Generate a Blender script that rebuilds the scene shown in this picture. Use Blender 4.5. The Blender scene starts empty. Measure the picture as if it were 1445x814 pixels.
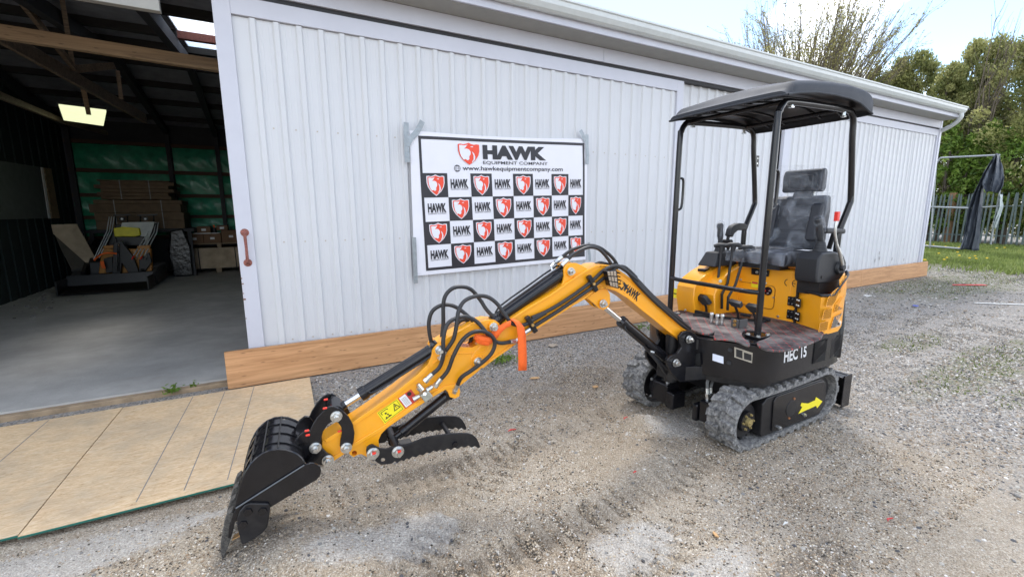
import bpy, bmesh, math, random
import numpy as np
from mathutils import Vector, Matrix
from mathutils.geometry import tessellate_polygon
random.seed(7); RNG = np.random.default_rng(7)
S = bpy.context.scene
COL = S.collection
R = math.radians

# ------------------------------------------------------------------ camera
F_PX, CX, CY = 632.25, 722.5, 407.0
AX = np.array([[0.877, -0.085, 0.472], [-0.48, -0.144, 0.865], [-0.006, -0.986, -0.167]])
def _ortho():
    v1 = np.array([1897-CX, 293-CY, F_PX]); v2 = np.array([744-CX, 4135-CY, F_PX])
    X = v1/np.linalg.norm(v1); Z = -v2/np.linalg.norm(v2); Z -= X*(Z@X); Z /= np.linalg.norm(Z)
    return np.array([X, np.cross(Z, X), Z])
AX = _ortho()                      # rows: world x, y, z seen from the lens (right, down, forward)
EYE = np.array([0.0, 0.0, 1.6])
cam_d = bpy.data.cameras.new("camera"); cam = bpy.data.objects.new("camera", cam_d); COL.objects.link(cam)
m = Matrix.Identity(4)
for i in range(3):
    m[i][0] = AX[i][0]; m[i][1] = -AX[i][1]; m[i][2] = -AX[i][2]; m[i][3] = EYE[i]
cam.matrix_world = m
cam_d.sensor_width = 36; cam_d.lens = F_PX/1445*36; cam_d.clip_end = 2000; cam_d.clip_start = 0.05
S.camera = cam

# ------------------------------------------------------------------ world, sun, exposure
SUN_EL, SUN_AZ = R(60), R(40)     # azimuth clockwise from +Y
W = bpy.data.worlds.new("World"); S.world = W; W.use_nodes = True
nt = W.node_tree; nt.nodes.clear()
def wn(t, **k):
    n = nt.nodes.new(t)
    for a, b in k.items(): setattr(n, a, b)
    return n
out = wn('ShaderNodeOutputWorld'); bg = wn('ShaderNodeBackground'); bg.inputs[1].default_value = 0.15
sky = wn('ShaderNodeTexSky', sky_type='NISHITA', sun_disc=False, sun_elevation=SUN_EL, sun_rotation=SUN_AZ, air_density=1.0, dust_density=0.5, ozone_density=2.0)
geo = wn('ShaderNodeTexCoord'); mp = wn('ShaderNodeMapping'); mp.inputs['Scale'].default_value = (1.0, 1.0, 2.2)
mp.inputs['Location'].default_value = (1.9, 0.7, 0.4); mp.inputs['Rotation'].default_value = (0, 0, R(132))
no = wn('ShaderNodeTexNoise'); no.inputs['Scale'].default_value = 2.3; no.inputs['Detail'].default_value = 7; no.inputs['Roughness'].default_value = 0.55
cr = wn('ShaderNodeValToRGB'); cr.color_ramp.elements[0].position = 0.43; cr.color_ramp.elements[1].position = 0.58
mix = wn('ShaderNodeMix', data_type='RGBA'); mix.inputs[7].default_value = (10.4, 10.6, 11.0, 1)
L = nt.links.new
def gap(px, py, c0, c1, depth, src):
    """opening in the cloud cover round one direction: lowers the cloud noise there"""
    d = AX @ np.array([px-CX, py-CY, F_PX]); d = d/np.linalg.norm(d)
    vm = wn('ShaderNodeVectorMath', operation='DOT_PRODUCT'); vm.inputs[1].default_value = tuple(d); L(geo.outputs['Generated'], vm.inputs[0])
    r_ = wn('ShaderNodeMapRange', interpolation_type='SMOOTHSTEP'); r_.inputs[1].default_value = math.cos(R(c1)); r_.inputs[2].default_value = math.cos(R(c0)); r_.inputs[3].default_value = 0; r_.inputs[4].default_value = depth; L(vm.outputs['Value'], r_.inputs[0])
    q = wn('ShaderNodeMath', operation='SUBTRACT'); L(src, q.inputs[0]); L(r_.outputs[0], q.inputs[1]); return q.outputs[0]
L(geo.outputs['Generated'], mp.inputs[0]); L(mp.outputs[0], no.inputs[0]); L(gap(1385, 25, 1, 6, .16, gap(880, -40, 6, 20, .22, gap(300, -700, 5, 25, .2, no.outputs[0]))), cr.inputs[0])
L(cr.outputs[0], mix.inputs[0]); L(sky.outputs[0], mix.inputs[6]); L(mix.outputs[2], bg.inputs[0]); L(bg.outputs[0], out.inputs[0])
sun_d = bpy.data.lights.new("sun", 'SUN'); sun = bpy.data.objects.new("sun", sun_d); COL.objects.link(sun)
sun_d.energy = 1.25; sun_d.angle = R(13); sun_d.color = (1, 0.95, 0.88)
sv = Vector((math.sin(SUN_AZ)*math.cos(SUN_EL), math.cos(SUN_AZ)*math.cos(SUN_EL), math.sin(SUN_EL)))
sun.rotation_euler = sv.to_track_quat('Z', 'Y').to_euler()
S.view_settings.view_transform = 'Standard'; S.view_settings.look = 'None'
S.view_settings.exposure = 1.12; S.view_settings.gamma = 1

# ------------------------------------------------------------------ measuring helpers
def ray(p): return AX @ np.array([p[0]-CX, p[1]-CY, F_PX])
def onz(p, z=0.0): d = ray(p); return EYE + d*(z-EYE[2])/d[2]
def ony(p, y): d = ray(p); return EYE + d*y/d[1]
def onx(p, x): d = ray(p); return EYE + d*x/d[0]

# ------------------------------------------------------------------ materials
MATS = {}
def mat(name, col, rough=0.5, metal=0.0, var=0.12, scale=6.0, bump=0.0, bscale=80.0, coat=0.0, emit=None, alpha=None, spec=None, dust=0.0, dustcol=(0.32,0.29,0.25)):
    if name in MATS: return MATS[name]
    M = bpy.data.materials.new(name); M.use_nodes = True; t = M.node_tree; n = t.nodes; p = n['Principled BSDF']
    p.inputs['Roughness'].default_value = rough; p.inputs['Metallic'].default_value = metal
    if coat: p.inputs['Coat Weight'].default_value = coat; p.inputs['Coat Roughness'].default_value = 0.12
    if spec is not None: p.inputs['Specular IOR Level'].default_value = spec
    tc = n.new('ShaderNodeTexCoord')
    nz = n.new('ShaderNodeTexNoise'); nz.inputs['Scale'].default_value = scale; nz.inputs['Detail'].default_value = 6; nz.inputs['Roughness'].default_value = 0.6
    t.links.new(tc.outputs['Object'], nz.inputs[0])
    r = n.new('ShaderNodeValToRGB'); r.color_ramp.elements[0].position = 0.3; r.color_ramp.elements[1].position = 0.7
    c = np.array(col); r.color_ramp.elements[0].color = (*np.clip(c*(1-var), 0, 1), 1); r.color_ramp.elements[1].color = (*np.clip(c*(1+var), 0, 1), 1)
    t.links.new(nz.outputs[0], r.inputs[0]); last = r.outputs[0]
    if dust:
        n2 = n.new('ShaderNodeTexNoise'); n2.inputs['Scale'].default_value = scale*3; n2.inputs['Detail'].default_value = 8; n2.inputs['Roughness'].default_value = 0.7
        t.links.new(tc.outputs['Object'], n2.inputs[0])
        r2 = n.new('ShaderNodeValToRGB'); r2.color_ramp.elements[0].position = 0.42; r2.color_ramp.elements[1].position = 0.75
        r2.color_ramp.elements[1].color = (dust, dust, dust, 1); t.links.new(n2.outputs[0], r2.inputs[0])
        mx = n.new('ShaderNodeMix'); mx.data_type = 'RGBA'; mx.inputs[7].default_value = (*dustcol, 1)
        t.links.new(r2.outputs[0], mx.inputs[0]); t.links.new(last, mx.inputs[6]); last = mx.outputs[2]
    t.links.new(last, p.inputs['Base Color'])
    rr = n.new('ShaderNodeMapRange'); rr.inputs[3].default_value = max(rough-0.08, 0.02); rr.inputs[4].default_value = min(rough+0.1, 1)
    t.links.new(nz.outputs[0], rr.inputs[0]); t.links.new(rr.outputs[0], p.inputs['Roughness'])
    if bump:
        nb = n.new('ShaderNodeTexNoise'); nb.inputs['Scale'].default_value = bscale; nb.inputs['Detail'].default_value = 5
        t.links.new(tc.outputs['Object'], nb.inputs[0])
        b = n.new('ShaderNodeBump'); b.inputs['Strength'].default_value = bump; b.inputs['Distance'].default_value = 0.01
        t.links.new(nb.outputs[0], b.inputs['Height']); t.links.new(b.outputs[0], p.inputs['Normal'])
    if emit: p.inputs['Emission Color'].default_value = (*emit[:3], 1); p.inputs['Emission Strength'].default_value = emit[3]
    if alpha is not None: p.inputs['Alpha'].default_value = alpha
    MATS[name] = M; return M

YEL = mat('yellow_paint', (0.90, 0.375, 0.010), 0.32, var=0.04, scale=3, coat=0.4, dust=0.10, dustcol=(0.5,0.38,0.2))
BLK = mat('black_gloss', (0.007, 0.007, 0.009), 0.22, var=0.3, coat=0.15, dust=0.015, spec=.4)
BLS = mat('black_satin', (0.010, 0.010, 0.012), 0.38, var=0.3, dust=0.05, spec=.4)
PLA = mat('black_plastic', (0.016, 0.017, 0.02), 0.5, var=0.15, bump=0.15, bscale=300)
ROOFP = mat('canopy_plastic', (0.038, 0.041, 0.048), 0.62, var=0.12, bump=0.1, bscale=250, dust=0.03, spec=.25)
RUB = mat('dusty_rubber', (0.10, 0.10, 0.10), 0.85, var=0.4, scale=14, bump=0.6, bscale=120, dust=0.85, dustcol=(0.46,0.45,0.43))
RUBD = mat('dark_rubber', (0.025, 0.025, 0.026), 0.6, var=0.3, scale=14, bump=0.3, bscale=120, dust=0.35)
HOSE = mat('hose_rubber', (0.018, 0.018, 0.02), 0.45, var=0.2)
STEEL = mat('zinc_steel', (0.62, 0.63, 0.62), 0.28, metal=0.95, var=0.15, scale=30)
CHROME = mat('chrome_rod', (0.75, 0.76, 0.78), 0.1, metal=1.0, var=0.05)
RED = mat('red_plastic', (0.7, 0.03, 0.02), 0.4)
WHITE = mat('white_print', (0.8, 0.8, 0.8), 0.45, var=0.03)
YST = mat('yellow_sticker', (0.85, 0.72, 0.02), 0.4, var=0.03)
ORG = mat('orange_webbing', (0.95, 0.14, 0.015), 0.7, var=0.12, scale=60, bump=0.4, bscale=400)
BPR = mat('black_print', (0.012, 0.012, 0.014), 0.5, var=0.1)

# ------------------------------------------------------------------ object helpers
ORG_W = {}
def tag(o, label=None, cat=None, group=None, kind=None):
    if label: o['label'] = label
    if cat: o['category'] = cat
    if group: o['group'] = group
    if kind: o['kind'] = kind
    return o
def thing(name, label, cat, loc, group=None):
    o = bpy.data.objects.new(name, None); COL.objects.link(o); o.location = loc; o.empty_display_size = 0.2
    ORG_W[o.name] = Vector(loc); return tag(o, label, cat, group)
class MB:
    def __init__(s): s.v = []; s.f = []
    def add(s, vs, fs):
        b = len(s.v); s.v += [tuple(map(float, v)) for v in vs]; s.f += [tuple(b+i for i in f) for f in fs]; return s
    def box(s, x0, x1, y0, y1, z0, z1):
        if x0 > x1: x0, x1 = x1, x0
        if y0 > y1: y0, y1 = y1, y0
        if z0 > z1: z0, z1 = z1, z0
        return s.add([(x0,y0,z0),(x1,y0,z0),(x1,y1,z0),(x0,y1,z0),(x0,y0,z1),(x1,y0,z1),(x1,y1,z1),(x0,y1,z1)],
                     [(3,2,1,0),(4,5,6,7),(0,1,5,4),(1,2,6,5),(2,3,7,6),(3,0,4,7)])
    def prism(s, pts, vec, holes=()):
        loops = [[Vector(map(float, p)) for p in pts]] + [[Vector(map(float, p)) for p in h] for h in holes]
        n = Vector((0,0,0)); L0 = loops[0]
        for i in range(len(L0)): n += L0[i].cross(L0[(i+1) % len(L0)])
        vec = Vector(map(float, vec))
        tri = tessellate_polygon(loops); flat = [p for l in loops for p in l]; N = len(flat)
        vs = flat + [p+vec for p in flat]; fs = []
        up = n.dot(vec) > 0
        for t in tri:
            tn = (flat[t[1]]-flat[t[0]]).cross(flat[t[2]]-flat[t[0]])
            a = tuple(t) if tn.dot(vec) < 0 else tuple(reversed(t))
            fs.append(a); fs.append(tuple(N+i for i in reversed(a)))
        k = 0
        for li, l in enumerate(loops):
            ln = Vector((0,0,0))
            for i in range(len(l)): ln += l[i].cross(l[(i+1) % len(l)])
            pos = (ln.dot(vec) > 0) == (li == 0)
            for i in range(len(l)):
                a, b = k+i, k+(i+1) % len(l)
                fs.append((a, b, b+N, a+N) if pos else (b, a, a+N, b+N))
            k += len(l)
        return s.add(vs, fs)
    def cyl(s, p0, p1, r0, r1=None, seg=16, caps=True):
        r1 = r0 if r1 is None else r1
        p0, p1 = Vector(map(float, p0)), Vector(map(float, p1)); d = (p1-p0).normalized()
        a = d.orthogonal().normalized(); b = d.cross(a); vs = []
        for p, r in ((p0, r0), (p1, r1)):
            for i in range(seg):
                t = 2*math.pi*i/seg; vs.append(p+a*(r*math.cos(t))+b*(r*math.sin(t)))
        fs = [(i, (i+1) % seg, seg+(i+1) % seg, seg+i) for i in range(seg)]
        if caps: fs += [tuple(reversed(range(seg))), tuple(range(seg, 2*seg))]
        return s.add(vs, fs)
    def tube(s, pts, r, seg=8, sub=0):
        P = [Vector(map(float, p)) for p in pts]
        n0 = len(P)
        if sub: P = smooth_path(P, sub)
        rs = list(np.interp(np.linspace(0, 1, len(P)), np.linspace(0, 1, n0), r)) if hasattr(r, '__len__') else [r]*len(P)
        t0 = (P[1]-P[0]).normalized(); a = t0.orthogonal().normalized(); vs = []
        for i, p in enumerate(P):
            t = (P[min(i+1, len(P)-1)]-P[max(i-1, 0)]).normalized()
            a = (a-t*a.dot(t)); a = a.normalized() if a.length > 1e-6 else t.orthogonal().normalized(); b = t.cross(a)
            for k in range(seg):
                q = 2*math.pi*k/seg; vs.append(p+a*(rs[i]*math.cos(q))+b*(rs[i]*math.sin(q)))
        fs = []
        for i in range(len(P)-1):
            for k in range(seg):
                fs.append((i*seg+k, i*seg+(k+1) % seg, (i+1)*seg+(k+1) % seg, (i+1)*seg+k))
        fs += [tuple(reversed(range(seg))), tuple((len(P)-1)*seg+k for k in range(seg))]
        return s.add(vs, fs)
    def bar(s, p0, p1, w, h, up=(0,0,1)):
        p0, p1 = Vector(map(float, p0)), Vector(map(float, p1)); d = (p1-p0).normalized()
        u = Vector(up); x = d.cross(u).normalized(); u = x.cross(d).normalized(); vs = []
        for p in (p0, p1):
            for a, b in ((-1,-1),(1,-1),(1,1),(-1,1)): vs.append(p+x*(a*w/2)+u*(b*h/2))
        return s.add(vs, [(0,1,2,3),(7,6,5,4),(0,4,5,1),(1,5,6,2),(2,6,7,3),(3,7,4,0)])
    def sphere(s, c, r, seg=12, ring=8, sc=(1,1,1)):
        vs = [(c[0], c[1], c[2]+r*sc[2])]
        for i in range(1, ring):
            a = math.pi*i/ring
            for k in range(seg):
                b = 2*math.pi*k/seg; vs.append((c[0]+r*sc[0]*math.sin(a)*math.cos(b), c[1]+r*sc[1]*math.sin(a)*math.sin(b), c[2]+r*sc[2]*math.cos(a)))
        vs.append((c[0], c[1], c[2]-r*sc[2])); n = len(vs)-1; fs = []
        for k in range(seg): fs.append((0, 1+k, 1+(k+1) % seg)); fs.append((n, n-seg+(k+1) % seg, n-seg+k))
        for i in range(ring-2):
            for k in range(seg):
                a = 1+i*seg+k; b = 1+i*seg+(k+1) % seg; fs.append((a, a+seg, b+seg, b))
        return s.add(vs, fs)
    def grid(s, fn, nu, nv):
        b = len(s.v)
        for i in range(nu+1):
            for j in range(nv+1): s.v.append(tuple(map(float, fn(i/nu, j/nv))))
        for i in range(nu):
            for j in range(nv):
                a = b+i*(nv+1)+j; s.f.append((a, a+nv+1, a+nv+2, a+1))
        return s
    def build(s, name, material, parent=None, bevel=0, smooth=True, ang=35, solid=0, sub=0, fix=False):
        me = bpy.data.meshes.new(name); o0 = Vector((0,0,0))
        if parent is not None: o0 = ORG_W[parent.name]
        me.from_pydata([(v[0]-o0.x, v[1]-o0.y, v[2]-o0.z) for v in s.v], [], s.f); me.validate(); 
        if fix:
            bm = bmesh.new(); bm.from_mesh(me); bmesh.ops.remove_doubles(bm, verts=bm.verts, dist=1e-5); bmesh.ops.recalc_face_normals(bm, faces=bm.faces); bm.to_mesh(me); bm.free()
        me.materials.append(material)
        if smooth:
            me.polygons.foreach_set('use_smooth', [True]*len(me.polygons)); me.set_sharp_from_angle(angle=R(ang))
        o = bpy.data.objects.new(name, me); COL.objects.link(o)
        if parent is not None: o.parent = parent; ORG_W[o.name] = o0
        if solid:
            md = o.modifiers.new('solid', 'SOLIDIFY'); md.thickness = solid; md.offset = 0
        if sub:
            md = o.modifiers.new('sub', 'SUBSURF'); md.levels = sub; md.render_levels = sub
        if bevel:
            md = o.modifiers.new('bevel', 'BEVEL'); md.width = bevel; md.segments = 2; md.limit_method = 'ANGLE'; md.angle_limit = R(40); md.harden_normals = True
        return o
def smooth_path(P, n):
    out = []
    for i in range(len(P)-1):
        p0, p1, p2, p3 = P[max(i-1, 0)], P[i], P[i+1], P[min(i+2, len(P)-1)]
        for k in range(n):
            t = k/n; out.append(0.5*((2*p1)+(-p0+p2)*t+(2*p0-5*p1+4*p2-p3)*t*t+(-p0+3*p1-3*p2+p3)*t**3))
    out.append(P[-1]); return out
def struct(o): o['kind'] = 'structure'; return o
TXT = {}
def text_geo(s, bold=0.0):
    k = (s, bold)
    if k in TXT: return TXT[k]
    c = bpy.data.curves.new('t', 'FONT'); c.body = s; c.offset = bold; c.resolution_u = 3
    o = bpy.data.objects.new('t', c); COL.objects.link(o); dg = bpy.context.evaluated_depsgraph_get(); dg.update()
    me = bpy.data.meshes.new_from_object(o.evaluated_get(dg))
    V = np.array([v.co[:2] for v in me.vertices]); Fs = [tuple(p.vertices) for p in me.polygons]
    V = V-V.min(0); V = V/np.array([V[:,0].max(), V[:,1].max()])
    bpy.data.objects.remove(o); bpy.data.curves.remove(c); bpy.data.meshes.remove(me)
    TXT[k] = (V, Fs); return TXT[k]
def text_on(mb, s, fn, bold=0.0):
    """fn(u,v) in 0..1 -> world point"""
    V, Fs = text_geo(s, bold); mb.add([fn(a, b) for a, b in V], Fs); return mb
def flat(pts, mb=None):
    mb = mb or MB(); P = [Vector(map(float, p)) for p in pts]; mb.add(P, [t for t in tessellate_polygon([P])]); return mb
def quad_fn(tl, tr, br, bl):
    tl, tr, br, bl = [np.array(list(map(float, p))) for p in (tl, tr, br, bl)]
    return lambda u, v: (bl*(1-u)+br*u)*(1-v)+(tl*(1-u)+tr*u)*v

# ------------------------------------------------------------------ ground
def gauss(x, y, cx, cy, r, h): return h*np.exp(-((x-cx)**2+(y-cy)**2)/(r*r))
_ph = RNG.uniform(0, 6.28, (40, 2)); _dr = RNG.uniform(0, 6.28, 40)
def wob(x, y, f0, n=10, off=0):
    s = 0
    for i in range(n):
        f = f0*(1.25**i); a = _dr[(i+off) % 40]; s = s+np.sin((x*math.cos(a)+y*math.sin(a))*f+_ph[(i+off) % 40, 0])/(1.25**i)
    return s/3
def ground_h(x, y):
    x = np.asarray(x, float); y = np.asarray(y, float)
    near = np.clip((4.5-y)/0.4, 0, 1)
    h = 0.016*wob(x, y, 1.3)+0.009*wob(x, y, 6, off=11)
    h = h+0.006*wob(x, y, 19, off=5)+0.003*wob(x, y, 47, off=15)*(x < 4)
    h = h+gauss(x, y, -0.15, 2.25, 0.36, 0.085)+gauss(x, y, -0.02, 2.12, 0.16, 0.03)-gauss(x, y, -0.32, 2.38, 0.10, 0.03)
    h = h+gauss(x, y, 2.45, 2.35, 0.16, 0.06)+gauss(x, y, 2.15, 1.9, 0.3, 0.025)
    h = h-gauss(x, y, 2.55, 3.55, 0.22, 0.06)+gauss(x, y, 2.75, 3.35, 0.15, 0.03)
    # tracks worn by the machine: two lugged bands leaving forward
    for y0, k in ((1.80, 0.0), (2.62, 0.8)):
        yy = y0+0.10*np.sin((x-2.6)*0.8)
        band = np.exp(-((y-yy)/0.11)**4)*np.clip((2.55-x)/0.2, 0, 1)*np.clip((x+0.2)/0.5, 0, 1)
        h = h+band*(-0.020+0.030*(.55+.45*wob(x, y, 4, off=8))*np.sin(x*2*math.pi/0.085+k+3*(y-yy)))
    for ang, off in ((0.55, 0.35), (0.62, 1.25)):
        u = x*math.cos(ang)+y*math.sin(ang); v = -x*math.sin(ang)+y*math.cos(ang)
        band = np.exp(-((v-off)/0.12)**4)*np.clip((u-0.6)/0.4, 0, 1)*np.clip((3.1-u)/0.4, 0, 1)
        h = h+band*(-0.016+0.028*(.55+.45*wob(x, y, 4, off=18))*np.sin(u*2*math.pi/0.09))
    flat_osb = np.clip((0.55-x)/0.25, 0, 1)*np.clip((y-2.7)/0.2, 0, 1)*near
    h = h*(1-flat_osb)-0.01*flat_osb
    wallz = np.clip((y-4.4)/0.2, 0, 1)*np.clip((16-x)/1.0, 0, 1)*np.clip((17-y)/0.5, 0, 1)
    return h*(1-wallz)-0.012*wallz-0.02
def spaced(lo, hi, a, b, fine, grow=1.22):
    c = list(np.arange(a, b+1e-6, fine)); s = fine; v = b
    while v < hi: s = min(s*grow, 40); v += s; c.append(v)
    s = fine; v = a; pre = []
    while v > lo: s = min(s*grow, 40); v -= s; pre.append(v)
    return np.array(pre[::-1]+c)
xs = spaced(-300, 500, -1.2, 4.6, 0.02, 1.12); ys = spaced(-250, 500, 0.55, 3.9, 0.02, 1.12)
GX, GY = np.meshgrid(xs, ys, indexing='ij'); GZ = ground_h(GX, GY)
GZ = np.where((np.abs(GX) > 40) | (np.abs(GY) > 40), -0.03, GZ)
nx, ny = GX.shape
def np_mesh(name, V, Fq, material, parent=None, smooth=False):
    me = bpy.data.meshes.new(name); n = len(Fq); k = Fq.shape[1]
    me.vertices.add(len(V)); me.vertices.foreach_set('co', np.ascontiguousarray(V, dtype=np.float32).ravel())
    me.loops.add(n*k); me.loops.foreach_set('vertex_index', np.ascontiguousarray(Fq, dtype=np.int32).ravel())
    me.polygons.add(n); me.polygons.foreach_set('loop_start', np.arange(0, n*k, k, dtype=np.int32)); me.polygons.foreach_set('loop_total', np.full(n, k, dtype=np.int32))
    if smooth: me.polygons.foreach_set('use_smooth', np.ones(n, dtype=bool))
    me.update(); me.materials.append(material)
    o = bpy.data.objects.new(name, me); COL.objects.link(o)
    if parent is not None: o.parent = parent; ORG_W[o.name] = ORG_W[parent.name]
    return o
I, J = np.meshgrid(np.arange(nx-1), np.arange(ny-1), indexing='ij'); A = (I*ny+J).ravel()
Fq = np.stack([A, A+ny, A+ny+1, A+1], 1)

def ground_mat():
    M = bpy.data.materials.new('gravelly_soil'); M.use_nodes = True; t = M.node_tree; n = t.nodes; p = n['Principled BSDF']; p.inputs['Roughness'].default_value = 0.93
    p.inputs['Specular IOR Level'].default_value = 0.2
    l = t.links.new; tc = n.new('ShaderNodeTexCoord'); P = tc.outputs['Object']
    def noise(sc, det=6, ro=0.6):
        q = n.new('ShaderNodeTexNoise'); q.inputs['Scale'].default_value = sc; q.inputs['Detail'].default_value = det; q.inputs['Roughness'].default_value = ro; l(P, q.inputs[0]); return q.outputs[0]
    def ramp(src, *st):
        q = n.new('ShaderNodeValToRGB'); e = q.color_ramp.elements
        while len(e) < len(st): e.new(0.5)
        for i, (pos, c) in enumerate(st): e[i].position = pos; e[i].color = (*c, 1)
        l(src, q.inputs[0]); return q.outputs[0]
    def mixc(f, a, b):
        q = n.new('ShaderNodeMix'); q.data_type = 'RGBA'
        if isinstance(f, float): q.inputs[0].default_value = f
        else: l(f, q.inputs[0])
        for s, v in ((6, a), (7, b)):
            if isinstance(v, tuple): q.inputs[s].default_value = (*v, 1)
            else: l(v, q.inputs[s])
        return q.outputs[2]
    base = ramp(noise(1.1), (0.28, (0.21,0.15,0.095)), (0.42, (0.35,0.28,0.195)), (0.56, (0.43,0.365,0.28)), (0.72, (0.34,0.30,0.245)))
    # stones: coloured cells
    vo = n.new('ShaderNodeTexVoronoi'); vo.inputs['Scale'].default_value = 75; l(P, vo.inputs[0])
    stone = ramp(vo.outputs['Color'], (0.1, (0.09,0.09,0.095)), (0.35, (0.26,0.25,0.235)), (0.6, (0.42,0.40,0.37)), (0.85, (0.33,0.25,0.17)), (0.97, (0.66,0.64,0.61)))
    fine = n.new('ShaderNodeTexVoronoi'); fine.inputs['Scale'].default_value = 190; l(P, fine.outputs[0].node.inputs[0])
    fst = ramp(fine.outputs['Color'], (0.1, (0.06,0.055,0.05)), (0.4, (0.24,0.20,0.155)), (0.7, (0.42,0.38,0.32)), (0.95, (0.72,0.70,0.65)))
    c = mixc(0.45, base, fst)
    # where coarse gravel lies (right and by the wall)
    sep = n.new('ShaderNodeSeparateXYZ'); l(P, sep.inputs[0])
    def mth(op, a, b=None, b2=None):
        q = n.new('ShaderNodeMath'); q.operation = op
        for i, v in enumerate((a, b, b2)):
            if v is None: continue
            if isinstance(v, (int, float)): q.inputs[i].default_value = v
            else: l(v, q.inputs[i])
        return q.outputs[0]
    wob_ = noise(1.7, 5)
    gx = mth('MULTIPLY_ADD', wob_, 3.0, mth('SUBTRACT', sep.outputs[0], 5.2))
    mg = n.new('ShaderNodeMapRange'); mg.interpolation_type = 'SMOOTHSTEP'; mg.inputs[1].default_value = -0.8; mg.inputs[2].default_value = 1.2; l(gx, mg.inputs[0])
    gy = mth('MULTIPLY_ADD', wob_, 1.6, mth('SUBTRACT', sep.outputs[1], 4.2))
    mg2 = n.new('ShaderNodeMapRange'); mg2.interpolation_type = 'SMOOTHSTEP'; mg2.inputs[1].default_value = -0.3; mg2.inputs[2].default_value = 0.5; l(gy, mg2.inputs[0])
    gm = mth('MAXIMUM', mg.outputs[0], mg2.outputs[0])
    gravel_c = mixc(0.8, (0.30,0.29,0.275), stone)
    c = mixc(gm, c, gravel_c)
    # pale crusher-dust patches
    def blob(cx, cy, sx, sy, edge=0.6, amp=0.62):
        a = mth('POWER', mth('DIVIDE', mth('SUBTRACT', sep.outputs[0], cx), sx), 2.0); b = mth('POWER', mth('DIVIDE', mth('SUBTRACT', sep.outputs[1], cy), sy), 2.0)
        d = mth('ADD', mth('ADD', a, b), mth('MULTIPLY', mth('SUBTRACT', noise(5.5, 9, .75), 0.5), 4.2))
        q = n.new('ShaderNodeMapRange'); q.interpolation_type = 'SMOOTHSTEP'; q.inputs[1].default_value = 1+edge; q.inputs[2].default_value = 1-edge; l(d, q.inputs[0])
        return mth('MULTIPLY', q.outputs[0], amp)
    pale = mixc(0.4, (0.56,0.55,0.53), fst)
    bl = None
    for args in BLOBS:
        b = blob(*args); bl = b if bl is None else mth('MAXIMUM', bl, b)
    c = mixc(bl, c, pale)
    # darker brown patches at chosen spots
    db = None
    for args in BROWN_PATCHES:
        b = blob(*args); db = b if db is None else mth('MAXIMUM', db, b)
    c = mixc(db, c, mixc(0.4, (0.105,0.08,0.055), fst))
    # moss / thin turf far right
    gr = None
    for args in MOSS:
        b = blob(*args); gr = b if gr is None else mth('MAXIMUM', gr, b)
    c = mixc(gr, c, mixc(0.35, (0.10,0.115,0.035), fst))
    l(c, p.inputs['Base Color'])
    b1 = n.new('ShaderNodeBump'); b1.inputs['Strength'].default_value = 0.9; b1.inputs['Distance'].default_value = 0.012; l(vo.outputs['Distance'], b1.inputs['Height']); b1.invert = True
    b2 = n.new('ShaderNodeBump'); b2.inputs['Strength'].default_value = 0.6; b2.inputs['Distance'].default_value = 0.006; l(fine.outputs['Distance'], b2.inputs['Height']); b2.invert = True
    l(b1.outputs[0], b2.inputs['Normal']); l(b2.outputs[0], p.inputs['Normal'])
    return M
def gp(px, py): q = onz((px, py)); return float(q[0]), float(q[1])
BLOBS = []
for px, py, sx, sy in ((590,745,.20,.15),(500,770,.22,.10),(960,595,.30,.20),(900,760,.25,.14),(1010,800,.30,.10),(120,770,.5,.12),(60,800,.5,.12),(260,735,.20,.06),(560,760,.12,.10)):
    BLOBS.append((*gp(px, py), sx, sy))
BROWN_PATCHES = [(*gp(px, py), sx, sy, 0.5, 0.7) for px, py, sx, sy in ((822,528,.26,.20),(822,528,.34,.26),(360,790,.20,.10),(640,800,.25,.05),(740,765,.3,.06),(610,655,.35,.06),(1150,800,.3,.1))]
MOSS = [(*gp(px, py), sx, sy, 0.9, a) for px, py, sx, sy, a in ((1400,510,1.6,.28,.95),(1290,480,.8,.2,.8),(1330,535,.6,.12,.5),(1345,400,3.0,.9,.5),(700,512,.25,.12,.5),(1440,560,.4,.1,.5))]
MOSS += [(24.0, 6.0, 9.0, 6.0, .5, 1.0)]
GMAT = ground_mat()
ground = struct(np_mesh('ground', np.stack([GX.ravel(), GY.ravel(), GZ.ravel()], 1), Fq, GMAT, smooth=True))

# loose stones: real little meshes scattered over the near ground
def rand_mat(name, ramp_pts, rough=0.85):
    M = bpy.data.materials.new(name); M.use_nodes = True; t = M.node_tree; n = t.nodes; p = n['Principled BSDF']; p.inputs['Roughness'].default_value = rough
    oi = n.new('ShaderNodeObjectInfo'); r = n.new('ShaderNodeValToRGB'); e = r.color_ramp.elements; r.color_ramp.interpolation = 'CONSTANT'
    while len(e) < len(ramp_pts): e.new(0.5)
    for i, (a, c) in enumerate(ramp_pts): e[i].position = a; e[i].color = (*c, 1)
    t.links.new(oi.outputs['Random'], r.inputs[0]); t.links.new(r.outputs[0], p.inputs['Base Color']); return M
SND = rand_mat('sand_mix', [(0,(0.05,0.042,0.032)),(0.20,(0.21,0.155,0.10)),(0.38,(0.39,0.31,0.215)),(0.55,(0.45,0.375,0.275)),(0.72,(0.31,0.215,0.135)),(0.80,(0.54,0.48,0.39)),(0.94,(0.66,0.62,0.56))])
STN = rand_mat('stone_mix', [(0,(0.075,0.075,0.08)),(0.16,(0.19,0.185,0.175)),(0.34,(0.30,0.25,0.19)),(0.52,(0.36,0.34,0.30)),(0.70,(0.24,0.18,0.12)),(0.80,(0.45,0.42,0.38)),(0.95,(0.62,0.60,0.57))])
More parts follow.
